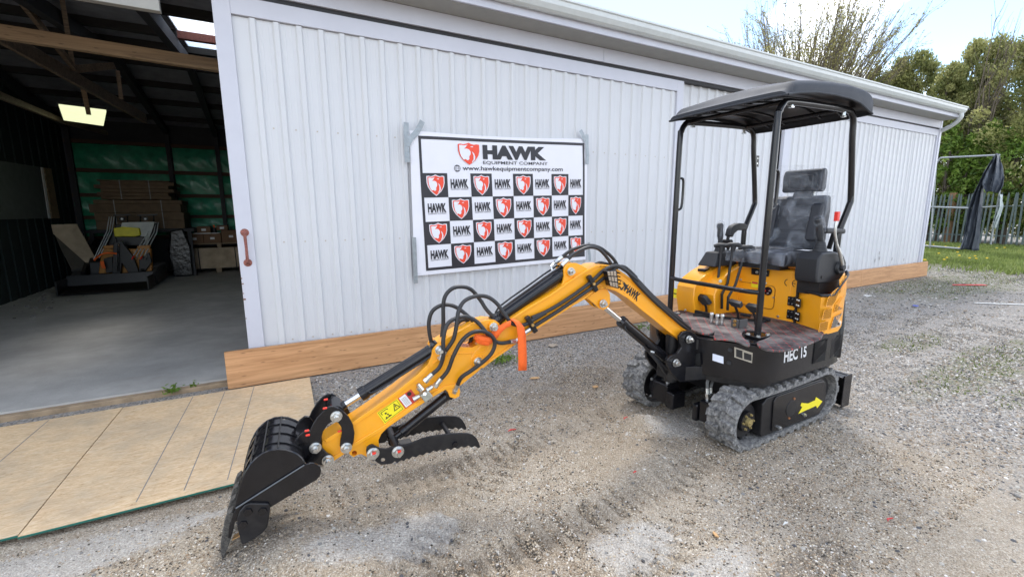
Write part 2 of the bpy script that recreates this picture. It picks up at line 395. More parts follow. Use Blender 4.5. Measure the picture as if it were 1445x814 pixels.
def stone_mesh(i, mt=None):
    bm = bmesh.new(); bmesh.ops.create_icosphere(bm, subdivisions=1, radius=1)
    rr = random.Random(i)
    sx, sy, sz = rr.uniform(.8,1.25), rr.uniform(.6,1.0), rr.uniform(.4,.75)
    for v in bm.verts: v.co *= rr.uniform(.78, 1.12); v.co.x *= sx; v.co.y *= sy; v.co.z *= sz
    me = bpy.data.meshes.new('stone'); bm.to_mesh(me); bm.free(); me.materials.append(mt or STN); return me
def scatter_gn(name, area_pts, count_density, smin, smax, inst_obj_list, seed, kind='stuff'):
    """area_pts: (V,F,dens) surface to scatter on, kept as the object's own mesh base"""
    V, Fc, dens = area_pts
    me = bpy.data.meshes.new(name); me.from_pydata(V.tolist(), [], Fc.tolist()); me.update()
    at = me.attributes.new('dens', 'FLOAT', 'POINT'); at.data.foreach_set('value', dens.astype(np.float32))
    o = bpy.data.objects.new(name, me); COL.objects.link(o); o['kind'] = kind
    ng = bpy.data.node_groups.new(name+'_nodes', 'GeometryNodeTree')
    ng.interface.new_socket('Geometry', in_out='INPUT', socket_type='NodeSocketGeometry'); ng.interface.new_socket('Geometry', in_out='OUTPUT', socket_type='NodeSocketGeometry')
    N = ng.nodes; l = ng.links.new; gi = N.new('NodeGroupInput'); go = N.new('NodeGroupOutput')
    dp = N.new('GeometryNodeDistributePointsOnFaces'); na = N.new('GeometryNodeInputNamedAttribute'); na.data_type = 'FLOAT'; na.inputs['Name'].default_value = 'dens'
    mu = N.new('ShaderNodeMath'); mu.operation = 'MULTIPLY'; mu.inputs[1].default_value = count_density; l(na.outputs['Attribute'], mu.inputs[0])
    dp.inputs['Seed'].default_value = seed; l(gi.outputs[0], dp.inputs['Mesh']); l(mu.outputs[0], dp.inputs['Density'])
    ip = N.new('GeometryNodeInstanceOnPoints'); l(dp.outputs['Points'], ip.inputs['Points'])
    gi2 = N.new('GeometryNodeGeometryToInstance')
    for mo in inst_obj_list:
        oi = N.new('GeometryNodeObjectInfo'); oi.inputs['Object'].default_value = mo; oi.inputs['As Instance'].default_value = True; l(oi.outputs['Geometry'], gi2.inputs[0])
    l(gi2.outputs[0], ip.inputs['Instance']); ip.inputs['Pick Instance'].default_value = True
    rv = N.new('FunctionNodeRandomValue'); rv.data_type = 'FLOAT_VECTOR'; rv.inputs[0].default_value = (-0.5,-0.5,-3.14); rv.inputs[1].default_value = (0.5,0.5,3.14); rv.inputs['Seed'].default_value = seed+1
    l(rv.outputs[0], ip.inputs['Rotation'])
    rs = N.new('FunctionNodeRandomValue'); rs.data_type = 'FLOAT'; rs.inputs[2].default_value = 0; rs.inputs[3].default_value = 1; rs.inputs['Seed'].default_value = seed+2
    pw = N.new('ShaderNodeMath'); pw.operation = 'POWER'; pw.inputs[1].default_value = 3.4; l(rs.outputs[1], pw.inputs[0])
    mr = N.new('ShaderNodeMapRange'); mr.inputs[3].default_value = smin; mr.inputs[4].default_value = smax; l(pw.outputs[0], mr.inputs[0]); l(mr.outputs[0], ip.inputs['Scale'])
    l(ip.outputs[0], go.inputs[0])
    md = o.modifiers.new('scatter', 'NODES'); md.node_group = ng; return o
hid = bpy.data.collections.new('stone_shapes')     # not linked to the scene: only instanced
stones = []
for i in range(7):
    so = bpy.data.objects.new('stone_shape', stone_mesh(i)); hid.objects.link(so); stones.append(so)
grits = []
for i in range(5):
    so = bpy.data.objects.new('grit_shape', stone_mesh(20+i, SND)); hid.objects.link(so); grits.append(so)
def area_grid(x0, x1, y0, y1, step, dens_fn):
    ax = np.arange(x0, x1, step); ay = np.arange(y0, y1, step); X, Y = np.meshgrid(ax, ay, indexing='ij'); Z = ground_h(X, Y)
    a, b = X.shape; i, j = np.meshgrid(np.arange(a-1), np.arange(b-1), indexing='ij'); k = (i*b+j).ravel()
    return np.stack([X.ravel(), Y.ravel(), Z.ravel()], 1), np.stack([k, k+b, k+b+1, k+1], 1), dens_fn(X.ravel(), Y.ravel())
def in_blobs(x, y):
    r_ = 0*x
    for (cx, cy, sx, sy) in BLOBS: r_ = np.maximum(r_, (((x-cx)/sx)**2+((y-cy)/sy)**2+.7*wob(x, y, 5, off=6) < 1.0).astype(float))
    return r_
def no_osb(x, y): return 1-((x < 0.30) & (y > 2.88)).astype(float)
def coarse(x, y):
    d = 0.05+0.95*np.clip((x-3.6)/1.2, 0, 1)+0.9*np.clip((y-3.7+0.2*np.sin(x*3))/0.4, 0, 1)*(x < 6)+0.25*np.clip(wob(x, y, 2.4, off=3), 0, 1)
    d = d*(1-0.6*np.clip((x-10)/8, 0, 1))
    return np.clip(d, 0, 1)*no_osb(x, y)*(y < 4.72)*((y > .6) | (x > 1.5))
tag(scatter_gn('gravel', area_grid(-1.6, 9.0, -0.9, 4.78, 0.06, coarse), 7500, 0.0030, 0.0135, stones, 3), 'loose grey gravel stones spread over the yard', None)
tag(scatter_gn('sand_grit', area_grid(-1.6, 4.4, 0.75, 4.3, 0.06, lambda x, y: np.clip(0.45+0.55*wob(x, y, 3, off=9), .05, 1)*no_osb(x, y)*(1-0.6*np.clip((x-3.2)/1, 0, 1))*(1-.75*in_blobs(x, y))), 24000, 0.0022, 0.0072, grits, 9), 'fine sandy grit around the excavator', None)
def far_d(x, y): return np.clip(0.75+0.3*wob(x, y, 1.1, off=2), 0, 1)*(((x > 9) & (x < 16.5) & (y < 4.75)) | ((x > 14.6) & (y < 5.6) & (x < 17.5)) | ((x <= 9) & (y < 0.6)))
tag(scatter_gn('far_gravel', area_grid(3.5, 18.0, -1.5, 6.0, 0.2, far_d), 700, 0.006, 0.022, stones, 21), 'coarser gravel towards the grass', None)

# ------------------------------------------------------------------ shed
WALLW = mat('white_sheet_metal', (0.585, 0.595, 0.615), 0.42, var=0.02, scale=1.2, dust=0.06, dustcol=(0.5,0.47,0.42))
TRIM = mat('lilac_white_trim', (0.53, 0.54, 0.60), 0.45, var=0.04, scale=3)
GUT = mat('gutter_white', (0.58, 0.61, 0.60), 0.4, var=0.05, scale=5, dust=0.12)
SOF = mat('soffit_grey', (0.34, 0.335, 0.31), 0.7, var=0.08)
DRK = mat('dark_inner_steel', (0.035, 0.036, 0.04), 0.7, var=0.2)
CONC = mat('concrete', (0.39, 0.38, 0.355), 0.85, var=0.18, scale=1.3, bump=0.25, bscale=40, dust=0.5, dustcol=(0.25,0.235,0.215))
WOODO = None
def wood(name, c0, c1, axis=0, rough=0.6, sc=1.0):
    M = bpy.data.materials.new(name); M.use_nodes = True; t = M.node_tree; n = t.nodes; p = n['Principled BSDF']; p.inputs['Roughness'].default_value = rough
    tc = n.new('ShaderNodeTexCoord'); mpn = n.new('ShaderNodeMapping'); s = [14*sc]*3; s[axis] = 0.7*sc; mpn.inputs['Scale'].default_value = s
    t.links.new(tc.outputs['Object'], mpn.inputs[0])
    nz = n.new('ShaderNodeTexNoise'); nz.inputs['Scale'].default_value = 1.6; nz.inputs['Detail'].default_value = 8; nz.inputs['Roughness'].default_value = 0.62; nz.inputs['Distortion'].default_value = 1.2
    t.links.new(mpn.outputs[0], nz.inputs[0])
    r = n.new('ShaderNodeValToRGB'); r.color_ramp.elements[0].position = 0.33; r.color_ramp.elements[1].position = 0.68; r.color_ramp.elements[0].color = (*c0, 1); r.color_ramp.elements[1].color = (*c1, 1)
    t.links.new(nz.outputs[0], r.inputs[0])
    # knots
    mp2 = n.new('ShaderNodeMapping'); s2 = [5.0*sc]*3; s2[axis] = 1.5*sc; mp2.inputs['Scale'].default_value = s2; t.links.new(tc.outputs['Object'], mp2.inputs[0])
    vo = n.new('ShaderNodeTexVoronoi'); t.links.new(mp2.outputs[0], vo.inputs[0])
    kr = n.new('ShaderNodeValToRGB'); kr.color_ramp.elements[0].position = 0.03; kr.color_ramp.elements[1].position = 0.22
    kr.color_ramp.elements[0].color = (0.75,0.75,0.75,1); kr.color_ramp.elements[1].color = (0,0,0,1); t.links.new(vo.outputs['Distance'], kr.inputs[0])
    mx = n.new('ShaderNodeMix'); mx.data_type = 'RGBA'; mx.inputs[7].default_value = (*[v*0.45 for v in c0], 1); t.links.new(kr.outputs[0], mx.inputs[0]); t.links.new(r.outputs[0], mx.inputs[6])
    t.links.new(mx.outputs[2], p.inputs['Base Color'])
    b = n.new('ShaderNodeBump'); b.inputs['Strength'].default_value = 0.25; b.inputs['Distance'].default_value = 0.004; t.links.new(nz.outputs[0], b.inputs['Height']); t.links.new(b.outputs[0], p.inputs['Normal'])
    return M
SEAL = wood('stained_timber', (0.36, 0.175, 0.07), (0.62, 0.34, 0.16), 0)
OLDW = wood('old_beam_wood', (0.10, 0.07, 0.045), (0.26, 0.19, 0.125), 0)
RAWW = wood('pale_beam_wood', (0.20, 0.13, 0.075), (0.42, 0.29, 0.17), 0)

shed = thing('storage_shed', 'long white corrugated storage shed with an open doorway at its left end', 'shed', (4, 4.95, 0))
def corrugated(mb, x0, x1, z0, z1, y, pitch=0.1875, first=None, h=0.022):
    """sheet facing -y with narrow raised ribs and faint minor swages"""
    prof = []; first = x0+0.1 if first is None else first; k = first
    prof.append((x0, 0))
    while k < x1-0.03:
        if k > x0+0.03: prof += [(k-0.034, 0), (k-0.019, h), (k+0.019, h), (k+0.034, 0)]
        q = k+pitch*0.36
        if q+0.02 < x1 and q > x0+.02: prof += [(q-0.01, 0), (q, h*.10), (q+0.01, 0)]
        q = k+pitch*0.64
        if q+0.02 < x1 and q > x0+.02: prof += [(q-0.01, 0), (q, h*.10), (q+0.01, 0)]
        k += pitch
    prof.append((x1, 0)); prof = sorted(prof)
    vs = [(x, y-d, z0) for x, d in prof]+[(x, y-d, z1) for x, d in prof]; n = len(prof)
    mb.add(vs, [(i, i+1, n+i+1, n+i) for i in range(n-1)])
    mb.add([(x, y+0.012, z0) for x, d in prof]+[(x, y+0.012, z1) for x, d in prof], [(i+1, i, n+i, n+i+1) for i in range(n-1)])
    return mb
YD = 4.88      # cladding face of the sliding doors
SX0, SX1 = -4.3, 14.22
# sliding doors: frame parts + sheets + screws
def sliding_door(x0, x1, y, z0, z1, fl, fr, ft, first):
    mb = MB(); mb.box(x0, x0+fl, y-0.03, y+0.03, z0, z1)
    mb.box(x1-fr, x1, y-0.03, y+0.03, z0, z1); mb.box(x0+fl, x1-fr, y-0.031, y+0.029, z1-ft, z1)
    fr_ = mb.build('sliding_door', TRIM, shed, bevel=0.004); fr_['label'] = 'white framed sliding door clad in corrugated sheet'
    k = x0+fl; i = 0; nxt = first+0.1875*4.5
    while k < x1-fr-0.01:
        w = min(nxt, x1-fr)-k; nxt += 0.9375
        c = corrugated(MB(), k+0.0005, k+w-0.0005, z0, z1-ft-0.004, y-0.002*(i % 2), first=first+0.1875*math.ceil((k-first)/0.1875-1e-6), h=0.021)
        c.build('cladding_sheet', WALLW, fr_, smooth=False); k += w; i += 1
    return fr_
door1 = sliding_door(-0.235, 5.51, 4.88, 0.05, 3.455, 0.135, 0.13, 0.15, 0.056)
scr = MB()
for z in (2.38, 1.33, 0.36):
    k = 0.056+0.094
    while k < 5.35: scr.cyl((k, 4.874, z), (k, 4.888, z), 0.008, 0.006, 6); k += 0.1875
o = scr.build('screw_rows', mat('dull_screw', (0.45,0.40,0.34), 0.6), door1); o['kind'] = 'stuff'
hm = MB(); RUST = mat('rusty_pull', (0.24, 0.085, 0.065), 0.75, var=0.5, scale=60, bump=0.4)
hx = -0.168; hz0, hz1 = 1.13, 1.45
hm.tube([(hx, 4.845, hz1-.02), (hx, 4.80, hz1-.035), (hx+.002, 4.792, (hz0+hz1)/2), (hx, 4.80, hz0+.035), (hx, 4.845, hz0+.02)], [.016,.014,.012,.014,.016], 8)
hm.sphere((hx, 4.85, hz1-.02), .036, sc=(1,.3,1)); hm.sphere((hx, 4.85, hz0+.02), .036, sc=(1,.3,1))
hm.build('handle', RUST, door1)
# chips and scuffs on the door stile
ch = MB()
for z, w in ((0.95,.03),(0.86,.02),(0.80,.035),(0.62,.02),(1.0,.015)):
    ch.box(-0.2365, -0.2365+w*.6, 4.8485, 4.8492, z, z+random.uniform(.006, .02))
ch.box(0.40, 0.425, 4.8775, 4.8782, 2.12, 2.15); ch.box(0.40, 0.41, 4.8775, 4.8782, 2.155, 2.165)
o = ch.build('paint_chips', mat('rust_chip', (0.16,0.07,0.04), 0.9), door1); o['kind'] = 'stuff'
# middle fixed sheet wall (recessed) and right-hand door
mb = MB(); k = 5.51; i = 0
while k < 8.1:
    corrugated(MB(), k+0.0005, min(k+0.9375, 8.1)-0.0005, 0.05, 3.62, 4.955-0.002*(i % 2), first=5.6+0.1875*math.ceil((k-5.6)/0.1875-1e-6)).build('cladding_sheet', WALLW, shed, smooth=False); k += 0.9375; i += 1
door2 = sliding_door(8.08, 14.20, 4.89, 0.05, 3.47, 0.20, 0.07, 0.14, 8.4)
dm = MB()      # dents and chips low on the right door
for (x, z) in ((9.6,.42),(9.8,.40),(11.9,.46),(12.05,.62),(12.1,.5),(12.7,.45),(10.8,.38),(13.3,.4)):
    dm.box(x, x+.02, 4.8655, 4.8665, z, z+.07)
o = dm.build('paint_chips', mat('chip_dark', (0.2,0.18,0.17), 0.9), door2); o['kind'] = 'stuff'
# header boards, track gap, soffit, fascia
for a, b in ((-6.5, -0.6), (-0.6, 4.006), (4.010, 9.0), (9.004, SX1)):
    MB().box(a, b, 4.845, 4.875, 3.50, 3.668).build('header_board', TRIM if a > -1 else SOF, shed, bevel=0.003)
MB().box(-0.6, SX1-.02, 4.875, 4.97, 3.455, 3.70).build('door_track', mat('track_dark', (0.02,0.02,0.022), 0.6), shed)
MB().box(-6.5, -0.6, 4.86, 4.93, 3.23, 3.52).build('opening_lintel', SOF, shed, bevel=0.004)
MB().box(-6.5, SX1+.02, 4.55, 4.845, 3.669, 3.685).build('soffit', SOF, shed)
MB().box(-6.5, SX1+.02, 4.52, 4.549, 3.672, 3.86).build('fascia', TRIM, shed, bevel=0.003)
MB().box(SX1-.03, SX1+.06, 4.84, 4.98, 0.05, 3.668).build('corner_trim', TRIM, shed, bevel=0.004)
# gutter: ogee channel
pr = [(4.52,3.86),(4.515,3.86),(4.515,3.75),(4.47,3.745),(4.435,3.765),(4.405,3.81),(4.40,3.855),(4.385,3.865),(4.385,3.885),(4.395,3.885),(4.41,3.87),(4.415,3.82),(4.44,3.775),(4.47,3.757),(4.505,3.76),(4.505,3.86)]
mb = MB(); mb.prism([(-6.5, y, z) for y, z in pr], (6.5+14.15, 0, 0)); g = mb.build('gutter', GUT, shed, smooth=False)
MB().tube([(14.05,4.47,3.75),(14.06,4.47,3.66),(14.16,4.60,3.55),(14.30,4.85,3.45),(14.32,5.0,3.40),(14.32,5.06,3.2),(14.32,5.06,0.1)], 0.045, 10, sub=4).build('downpipe', GUT, shed)
# roof (low ridge) with standing sheets, seen thin above the gutter and from inside
RF = mat('roof_shingle', (0.05,0.05,0.055), 0.9, var=0.3, bump=0.5)
RF2 = mat('roof_underside_sheet', (0.27,0.275,0.30), 0.7, var=0.2); RIN = mat('roof_underside', (0.055,0.055,0.06), 0.8, var=0.25)
def roof_z(y): return 3.60+0.12*(y-4.9) if y < 10.8 else 4.308-0.13*(y-10.8)
for y0, y1 in ((4.42, 10.8), (10.8, 15.75)):
    for a, b in ((-4.6, -0.93), (-0.15, 14.35)):
        mb = MB(); mb.add([(a,y0,roof_z(y0)+.30),(b,y0,roof_z(y0)+.30),(b,y1,roof_z(y1)+.30),(a,y1,roof_z(y1)+.30),(a,y0,roof_z(y0)+.33),(b,y0,roof_z(y0)+.33),(b,y1,roof_z(y1)+.33),(a,y1,roof_z(y1)+.33)],
                          [(3,2,1,0),(4,5,6,7),(0,1,5,4),(1,2,6,5),(2,3,7,6),(3,0,4,7)])
        mb.build('roof', RF, shed, smooth=False)
for y0, y1 in ((4.98, 10.79), (10.81, 15.6)):
    for a, b in ((-4.25, -0.94), (-0.14, 5.6)):
        MB().add([(a,y0,roof_z(y0)+.294),(a,y1,roof_z(y1)+.294),(b,y1,roof_z(y1)+.294),(b,y0,roof_z(y0)+.294)], [(0,1,2,3)]).build('ceiling_sheet', RF2, shed, smooth=False)
for y0, y1 in ((4.98, 7.74), (10.81, 15.6)):
    MB().add([(-.939,y0,roof_z(y0)+.293),(-.939,y1,roof_z(y1)+.293),(-.141,y1,roof_z(y1)+.293),(-.141,y0,roof_z(y0)+.293)], [(0,1,2,3)]).build('ceiling_sheet', RF2, shed, smooth=False)
# translucent roof light strip and the roof either side of it
SKY_ = mat('rooflight_sheet', (0.85,0.9,0.95), 0.4, var=0.03, alpha=0.25)
def roof_patch(y0, y1, name, m_, d, th):
    v = [(-0.925,y0,roof_z(y0)+d),(-0.155,y0,roof_z(y0)+d),(-0.155,y1,roof_z(y1)+d),(-0.925,y1,roof_z(y1)+d)]; MB().add(v, [(0,1,2,3)]).build(name, m_, shed, solid=th)
roof_patch(4.42, 7.75, 'roof', RF, .31, .02); roof_patch(10.62, 10.79, 'roof', RF, .31, .02); roof_patch(10.81, 15.75, 'roof', RF, .31, .02); roof_patch(7.76, 10.61, 'rooflight', SKY_, .31, .004)
MB().box(-0.93, -0.1, 8.97, 9.07, roof_z(9.02)+.175, roof_z(9.02)+.285).build('purlin', RUST, shed)
for y in (5.2, 6.3, 7.5, 9.02, 10.3, 11.4, 12.5, 13.6, 14.8):
    MB().box(-4.5, -0.1 if y != 9.02 else -0.94, y-.05, y+.05, roof_z(y)+.18, roof_z(y)+.29).build('purlin', mat('dark_purlin', (0.03,0.028,0.026), 0.8) , shed)
for x in (-4.1, -2.1, -0.99):
    for (ya, yb) in ((4.95, 10.8), (10.8, 15.5)):
        MB().bar((x, ya, roof_z(ya)+.08), (x, yb, roof_z(yb)+.08), 0.11, 0.18).build('rafter', DRK, shed)
    MB().box(x-.05, x+.05, 15.34, 15.44, 0.03, 3.9).build('post', DRK, shed)
for x in (4, 8, 12):
    MB().box(x-.05, x+.05, 5.05, 5.15, 0.03, 3.6).build('post', DRK, shed)
# interior walls
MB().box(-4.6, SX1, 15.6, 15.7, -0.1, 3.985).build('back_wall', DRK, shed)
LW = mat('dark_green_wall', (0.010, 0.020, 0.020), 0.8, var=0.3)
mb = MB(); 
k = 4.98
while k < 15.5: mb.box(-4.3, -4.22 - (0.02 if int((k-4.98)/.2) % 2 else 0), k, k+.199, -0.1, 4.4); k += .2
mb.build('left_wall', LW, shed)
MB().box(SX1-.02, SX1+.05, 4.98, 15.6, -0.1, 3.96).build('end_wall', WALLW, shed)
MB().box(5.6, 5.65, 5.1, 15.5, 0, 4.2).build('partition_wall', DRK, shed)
# green insulation membrane between battens on the back wall
GRN = mat('green_membrane', (0.02, 0.30, 0.16), 0.38, var=0.3, scale=5, bump=1.0, bscale=9, coat=0.2)
zs = [1.0, 1.53, 2.10, 2.72, 3.43]; xs_ = [-3.95, -2.15, -2.05, -0.2, 1.8, 3.7, 5.5]
rr = random.Random(4)
for i in range(len(zs)-1):
    for a, b in ((-4.2, -2.16), (-2.04, -0.1), (0.0, 1.9), (2.0, 3.8), (3.9, 5.58)):
        z0, z1 = (zs[i]+.04, zs[i+1]-.04); ph = rr.uniform(0, 6)
        mb = MB().grid(lambda u, v, a=a, b=b, z0=z0, z1=z1, ph=ph: (a+(b-a)*u, 15.56-0.035*math.sin(math.pi*v)*(1+.5*math.sin(9*u+ph))-0.012*math.sin(33*u+ph+7*v)*(1-abs(2*v-1)), z0+(z1-z0)*v), 40, 10)
        mb.build('insulation_panel', GRN, shed)
for z in zs:
    MB().box(-4.2, 5.58, 15.46, 15.56, z-.045, z+.045).build('batten', mat('batten_wood', (0.10,0.055,0.035), 0.8), shed)
MB().box(-4.2, 5.58, 15.45, 15.57, 0.02, 0.95).build('lower_boarding', DRK, shed)

slab = struct(MB().box(-4.4, 14.2, 4.98, 15.6, -0.3, 0.028).build('concrete_floor', CONC, None))
sill = struct(MB().box(-4.4, -0.1, 4.90, 4.978, -0.3, 0.012).build('doorway_edge', mat('edge_wood', (0.30,0.22,0.14), 0.9, var=0.3, scale=9), None, bevel=0.004))

# trusses and loose bracing timbers inside
def brace(p0, p1, y0, y1, w, h, m_=OLDW, name='brace'):
    a, b = ony(p0, y0), ony(p1, y1); return MB().bar(a, b, w, h).build(name, m_, shed)
brace((-60,36), (330,97), 6.2, 6.2, 0.08, 0.12, RAWW, 'tie_beam')
brace((-10,44), (205,168), 7.0, 11.5, 0.05, 0.17)
brace((20,-10), (106,98), 7.6, 8.6, 0.05, 0.07)
brace((87,-5), (103,95), 8.0, 8.6, 0.05, 0.07)
brace((104,98), (160,93), 8.8, 9.4, 0.05, 0.10)
brace((-5,133), (90,172), 9.0, 12, 0.06, 0.09)
brace((90,172), (150,188), 12, 14, 0.06, 0.09)
brace((166,100), (171,140), 9.5, 9.6, 0.05, 0.05)
brace((118,128), (125,160), 9.6, 10.2, 0.06, 0.06, RAWW, 'light_hanger')

lit = thing('ceiling_light', 'glowing pale yellow rectangular light hanging under the shed roof', 'light', (-2.62, 10.9, 3.3))
q = [onz(p, 3.3) for p in ((83,150),(150,158),(146,178),(90,170))]
MB().prism(q, (0,0,0.03)).build('diffuser', mat('lit_diffuser', (0.8,0.82,0.6), 0.5, emit=(0.80,0.84,0.52,0.55)), lit, smooth=False)
q2 = [np.array(a)+(np.array(a)-sum(q)/4)*0.04 for a in q]
MB().prism([(a[0],a[1],3.332) for a in q2], (0,0,0.04)).build('housing', DRK, lit, smooth=False)

# ------------------------------------------------------------------ boards and sheets on the ground by the doors
def board(x0, x1, label, tilt=0.0):
    t = MB(); n = 24; y0, y1, z1 = 4.775, 4.815, 0.335
    for i in range(n):
        a = x0+(x1-x0)*i/n; b = x0+(x1-x0)*(i+1)/n
        t.add([(a,y0,-.02),(b,y0,-.02),(b,y1,-.02),(a,y1,-.02),(a,y0+.012,z1),(b,y0+.012,z1),(b,y1+.012,z1),(a,y1+.012,z1)],
              [(3,2,1,0),(4,5,6,7),(0,1,5,4),(2,3,7,6)]+([(3,0,4,7)] if i == 0 else [])+([(1,2,6,5)] if i == n-1 else []))
    o = t.build('timber_board', SEAL, None, bevel=0.004, fix=True); return tag(o, label, 'board', 'stained timber boards along the shed foot')
board(-0.432, 6.9, 'leftmost stained timber board at the foot of the sliding door, beside the doorway')
board(6.905, 11.2, 'stained timber board along the shed foot behind the excavator')
board(11.205, 14.45, 'rightmost stained timber board, ending at the shed corner by the grass')

OSB = None
def osb_mat():
    M = bpy.data.materials.new('osb_sheet'); M.use_nodes = True; t = M.node_tree; n = t.nodes; p = n['Principled BSDF']; p.inputs['Roughness'].default_value = 0.75; l = t.links.new
    tc = n.new('ShaderNodeTexCoord'); mpn = n.new('ShaderNodeMapping'); mpn.inputs['Rotation'].default_value = (0,0,0.45); mpn.inputs['Scale'].default_value = (13, 44, 10); l(tc.outputs['Object'], mpn.inputs[0])
    vo = n.new('ShaderNodeTexNoise'); vo.inputs['Scale'].default_value = 1.0; vo.inputs['Detail'].default_value = 8; vo.inputs['Roughness'].default_value = 0.75; vo.inputs['Distortion'].default_value = 1.6; l(mpn.outputs[0], vo.inputs[0])
    r = n.new('ShaderNodeValToRGB'); e = r.color_ramp.elements; 
    while len(e) < 5: e.new(.5)
    for i, (a, c) in enumerate([(0.24,(0.26,0.12,0.045)),(0.38,(0.52,0.34,0.18)),(0.52,(0.66,0.48,0.285)),(0.64,(0.73,0.57,0.375)),(0.8,(0.42,0.24,0.11))]): e[i].position = a; e[i].color = (*c, 1)
    l(vo.outputs[0], r.inputs[0])
    nz = n.new('ShaderNodeTexNoise'); nz.inputs['Scale'].default_value = 2.2; nz.inputs['Detail'].default_value = 8; nz.inputs['Roughness'].default_value = 0.65; l(tc.outputs['Object'], nz.inputs[0])
    r2 = n.new('ShaderNodeValToRGB'); r2.color_ramp.elements[0].position = 0.42; r2.color_ramp.elements[1].position = 0.66; r2.color_ramp.elements[1].color = (0.5,0.5,0.5,1); l(nz.outputs[0], r2.inputs[0])
    mx = n.new('ShaderNodeMix'); mx.data_type = 'RGBA'; mx.inputs[7].default_value = (0.34,0.29,0.22,1); l(r2.outputs[0], mx.inputs[0]); l(r.outputs[0], mx.inputs[6]); l(mx.outputs[2], p.inputs['Base Color'])
    b = n.new('ShaderNodeBump'); b.inputs['Strength'].default_value = 0.35; b.inputs['Distance'].default_value = 0.003; l(vo.outputs[0], b.inputs['Height']); l(b.outputs[0], p.inputs['Normal']); return M
OSB = osb_mat(); PENC = mat('grey_print_line', (0.22,0.21,0.20), 0.8, var=.3, scale=20); GEDGE = mat('green_sealed_edge', (0.012,0.13,0.10), 0.5)
# doorway sheets: corners measured on the ground, slightly skewed to the wall
def sheet(xa, xb, label, ys0, ys1, lines):
    sk = 0.055
    P = [(xa-sk, ys0), (xb-sk, ys0), (xb, ys1), (xa, ys1)]
    root = thing('chipboard_sheet', label, 'wood sheet', ((xa+xb)/2, (ys0+ys1)/2, 0), 'chipboard sheets laid in front of the shed doorway')
    MB().prism([(x, y, 0.0) for x, y in P], (0,0,0.012)).build('sheet_face', OSB, root, smooth=False)
    MB().prism([(P[0][0],P[0][1]-.003,0.0),(P[1][0],P[1][1]-.003,0.0),(P[1][0],P[1][1]-.0005,0.0),(P[0][0],P[0][1]-.0005,0.0)], (0,0,0.0105)).build('sealed_edge', GEDGE, root, smooth=False)
    for (x0, x1) in lines:
        w = 0.0028
        MB().prism([(x0-w,ys0+.06,.0123),(x0+w,ys0+.06,.0123),(x1+w,ys1-.02,.0123),(x1-w,ys1-.02,.0123)], (0,0,.0006)).build('printed_line', PENC, root, smooth=False)
sheet(-1.165, 0.262, 'chipboard sheet with three printed lines nearest the excavator bucket', 2.955, 4.66, [(-0.765,-0.685),(-0.545,-0.445),(-0.33,-0.215)])
sheet(-3.6, -1.172, 'dirtier chipboard sheet at the left edge in front of the doorway', 2.975, 4.67, [(-1.70,-1.62),(-2.4,-2.3)])

# ------------------------------------------------------------------ banner
BY = 4.838
BTL, BTR, BBR, BBL = (1.417, 2.45), (3.745, 2.527), (3.771, 0.966), (1.407, 0.912)
def bwave(x, z): return 0.010*math.sin(x*3.1+z*1.3)+0.0030*math.sin(x*7+z*3+1)+0.004*math.sin(z*4-x*2)
def bpt(x, z, off=0.0): return (x, BY-0.012-bwave(x, z)-off, z)
def bmap(tl, tr, br, bl, off):
    def f(u, v):
        x = (bl[0]*(1-u)+br[0]*u)*(1-v)+(tl[0]*(1-u)+tr[0]*u)*v; z = (bl[1]*(1-u)+br[1]*u)*(1-v)+(tl[1]*(1-u)+tr[1]*u)*v
        return bpt(x, z, off)
    return f
ban = thing('banner', 'white and black chequered company banner taped to the shed door', 'banner', (2.58, BY, 0.93))
VIN = mat('banner_vinyl', (0.74, 0.74, 0.79), 0.45, var=0.02, scale=4, bump=0.2, bscale=5)
VBK = mat('banner_black', (0.022, 0.020, 0.026), 0.42, var=0.1); VRD = mat('banner_red', (0.80, 0.07, 0.03), 0.45, var=0.05)
sag = lambda u: -0.018*math.sin(math.pi*u)
full = bmap(BTL, BTR, BBR, BBL, 0)
mb = MB(); mb.grid(lambda u, v: (lambda p: (p[0], p[1], p[2]+sag(u)*v))(full(u, v)), 48, 32); mb.build('vinyl_sheet', VIN, ban)
ITL, ITR, IBR, IBL = (1.505,2.405), (3.696,2.472), (3.752,1.01), (1.539,0.961)
inner = bmap(ITL, ITR, IBR, IBL, 0.0025)
mb = MB(); bw_ = 0.016
for (u0,u1,v0,v1) in ((0,1,1-.022,1),(0,1,0,.022),(0,.013,.022,1-.022),(1-.013,1,.022,1-.022)):
    mb.grid(lambda u, v: inner(u0+(u1-u0)*u, v0+(v1-v0)*v), 40 if u1-u0 > .5 else 1, 30 if v1-v0 > .5 else 1)
mb.build('printed_border', VBK, ban)
# column and row edges as measured
cu = [0.013,0.139,0.267,0.392,0.520,0.646,0.769,0.884,0.987]; cv = [0.735,0.555,0.374,0.197,0.022]
inner3 = bmap(ITL, ITR, IBR, IBL, 0.0045)
SH = [(0,.93),(.12,.945),(.25,.92),(.38,.95),(.5,1),(.62,.95),(.75,.92),(.88,.945),(1,.93),(1.0,.62),(.94,.42),(.8,.22),(.62,.08),(.5,0),(.38,.08),(.2,.22),(.06,.42),(0,.62)]
WH = [(.05,.88),(.16,.89),(.27,.87),(.40,.90),(.47,.93),(.40,.87),(.36,.80),(.27,.72),(.40,.73),(.50,.70),(.58,.60),(.57,.48),(.50,.38),(.50,.26),(.43,.20),(.30,.26),(.24,.22),(.12,.38),(.06,.58)]
WS = [(.64,.62),(.74,.52),(.79,.36),(.77,.24),(.66,.13),(.60,.10),(.70,.26),(.71,.42)]
EYEP = [(.56,.83),(.68,.85),(.72,.82),(.64,.80)]
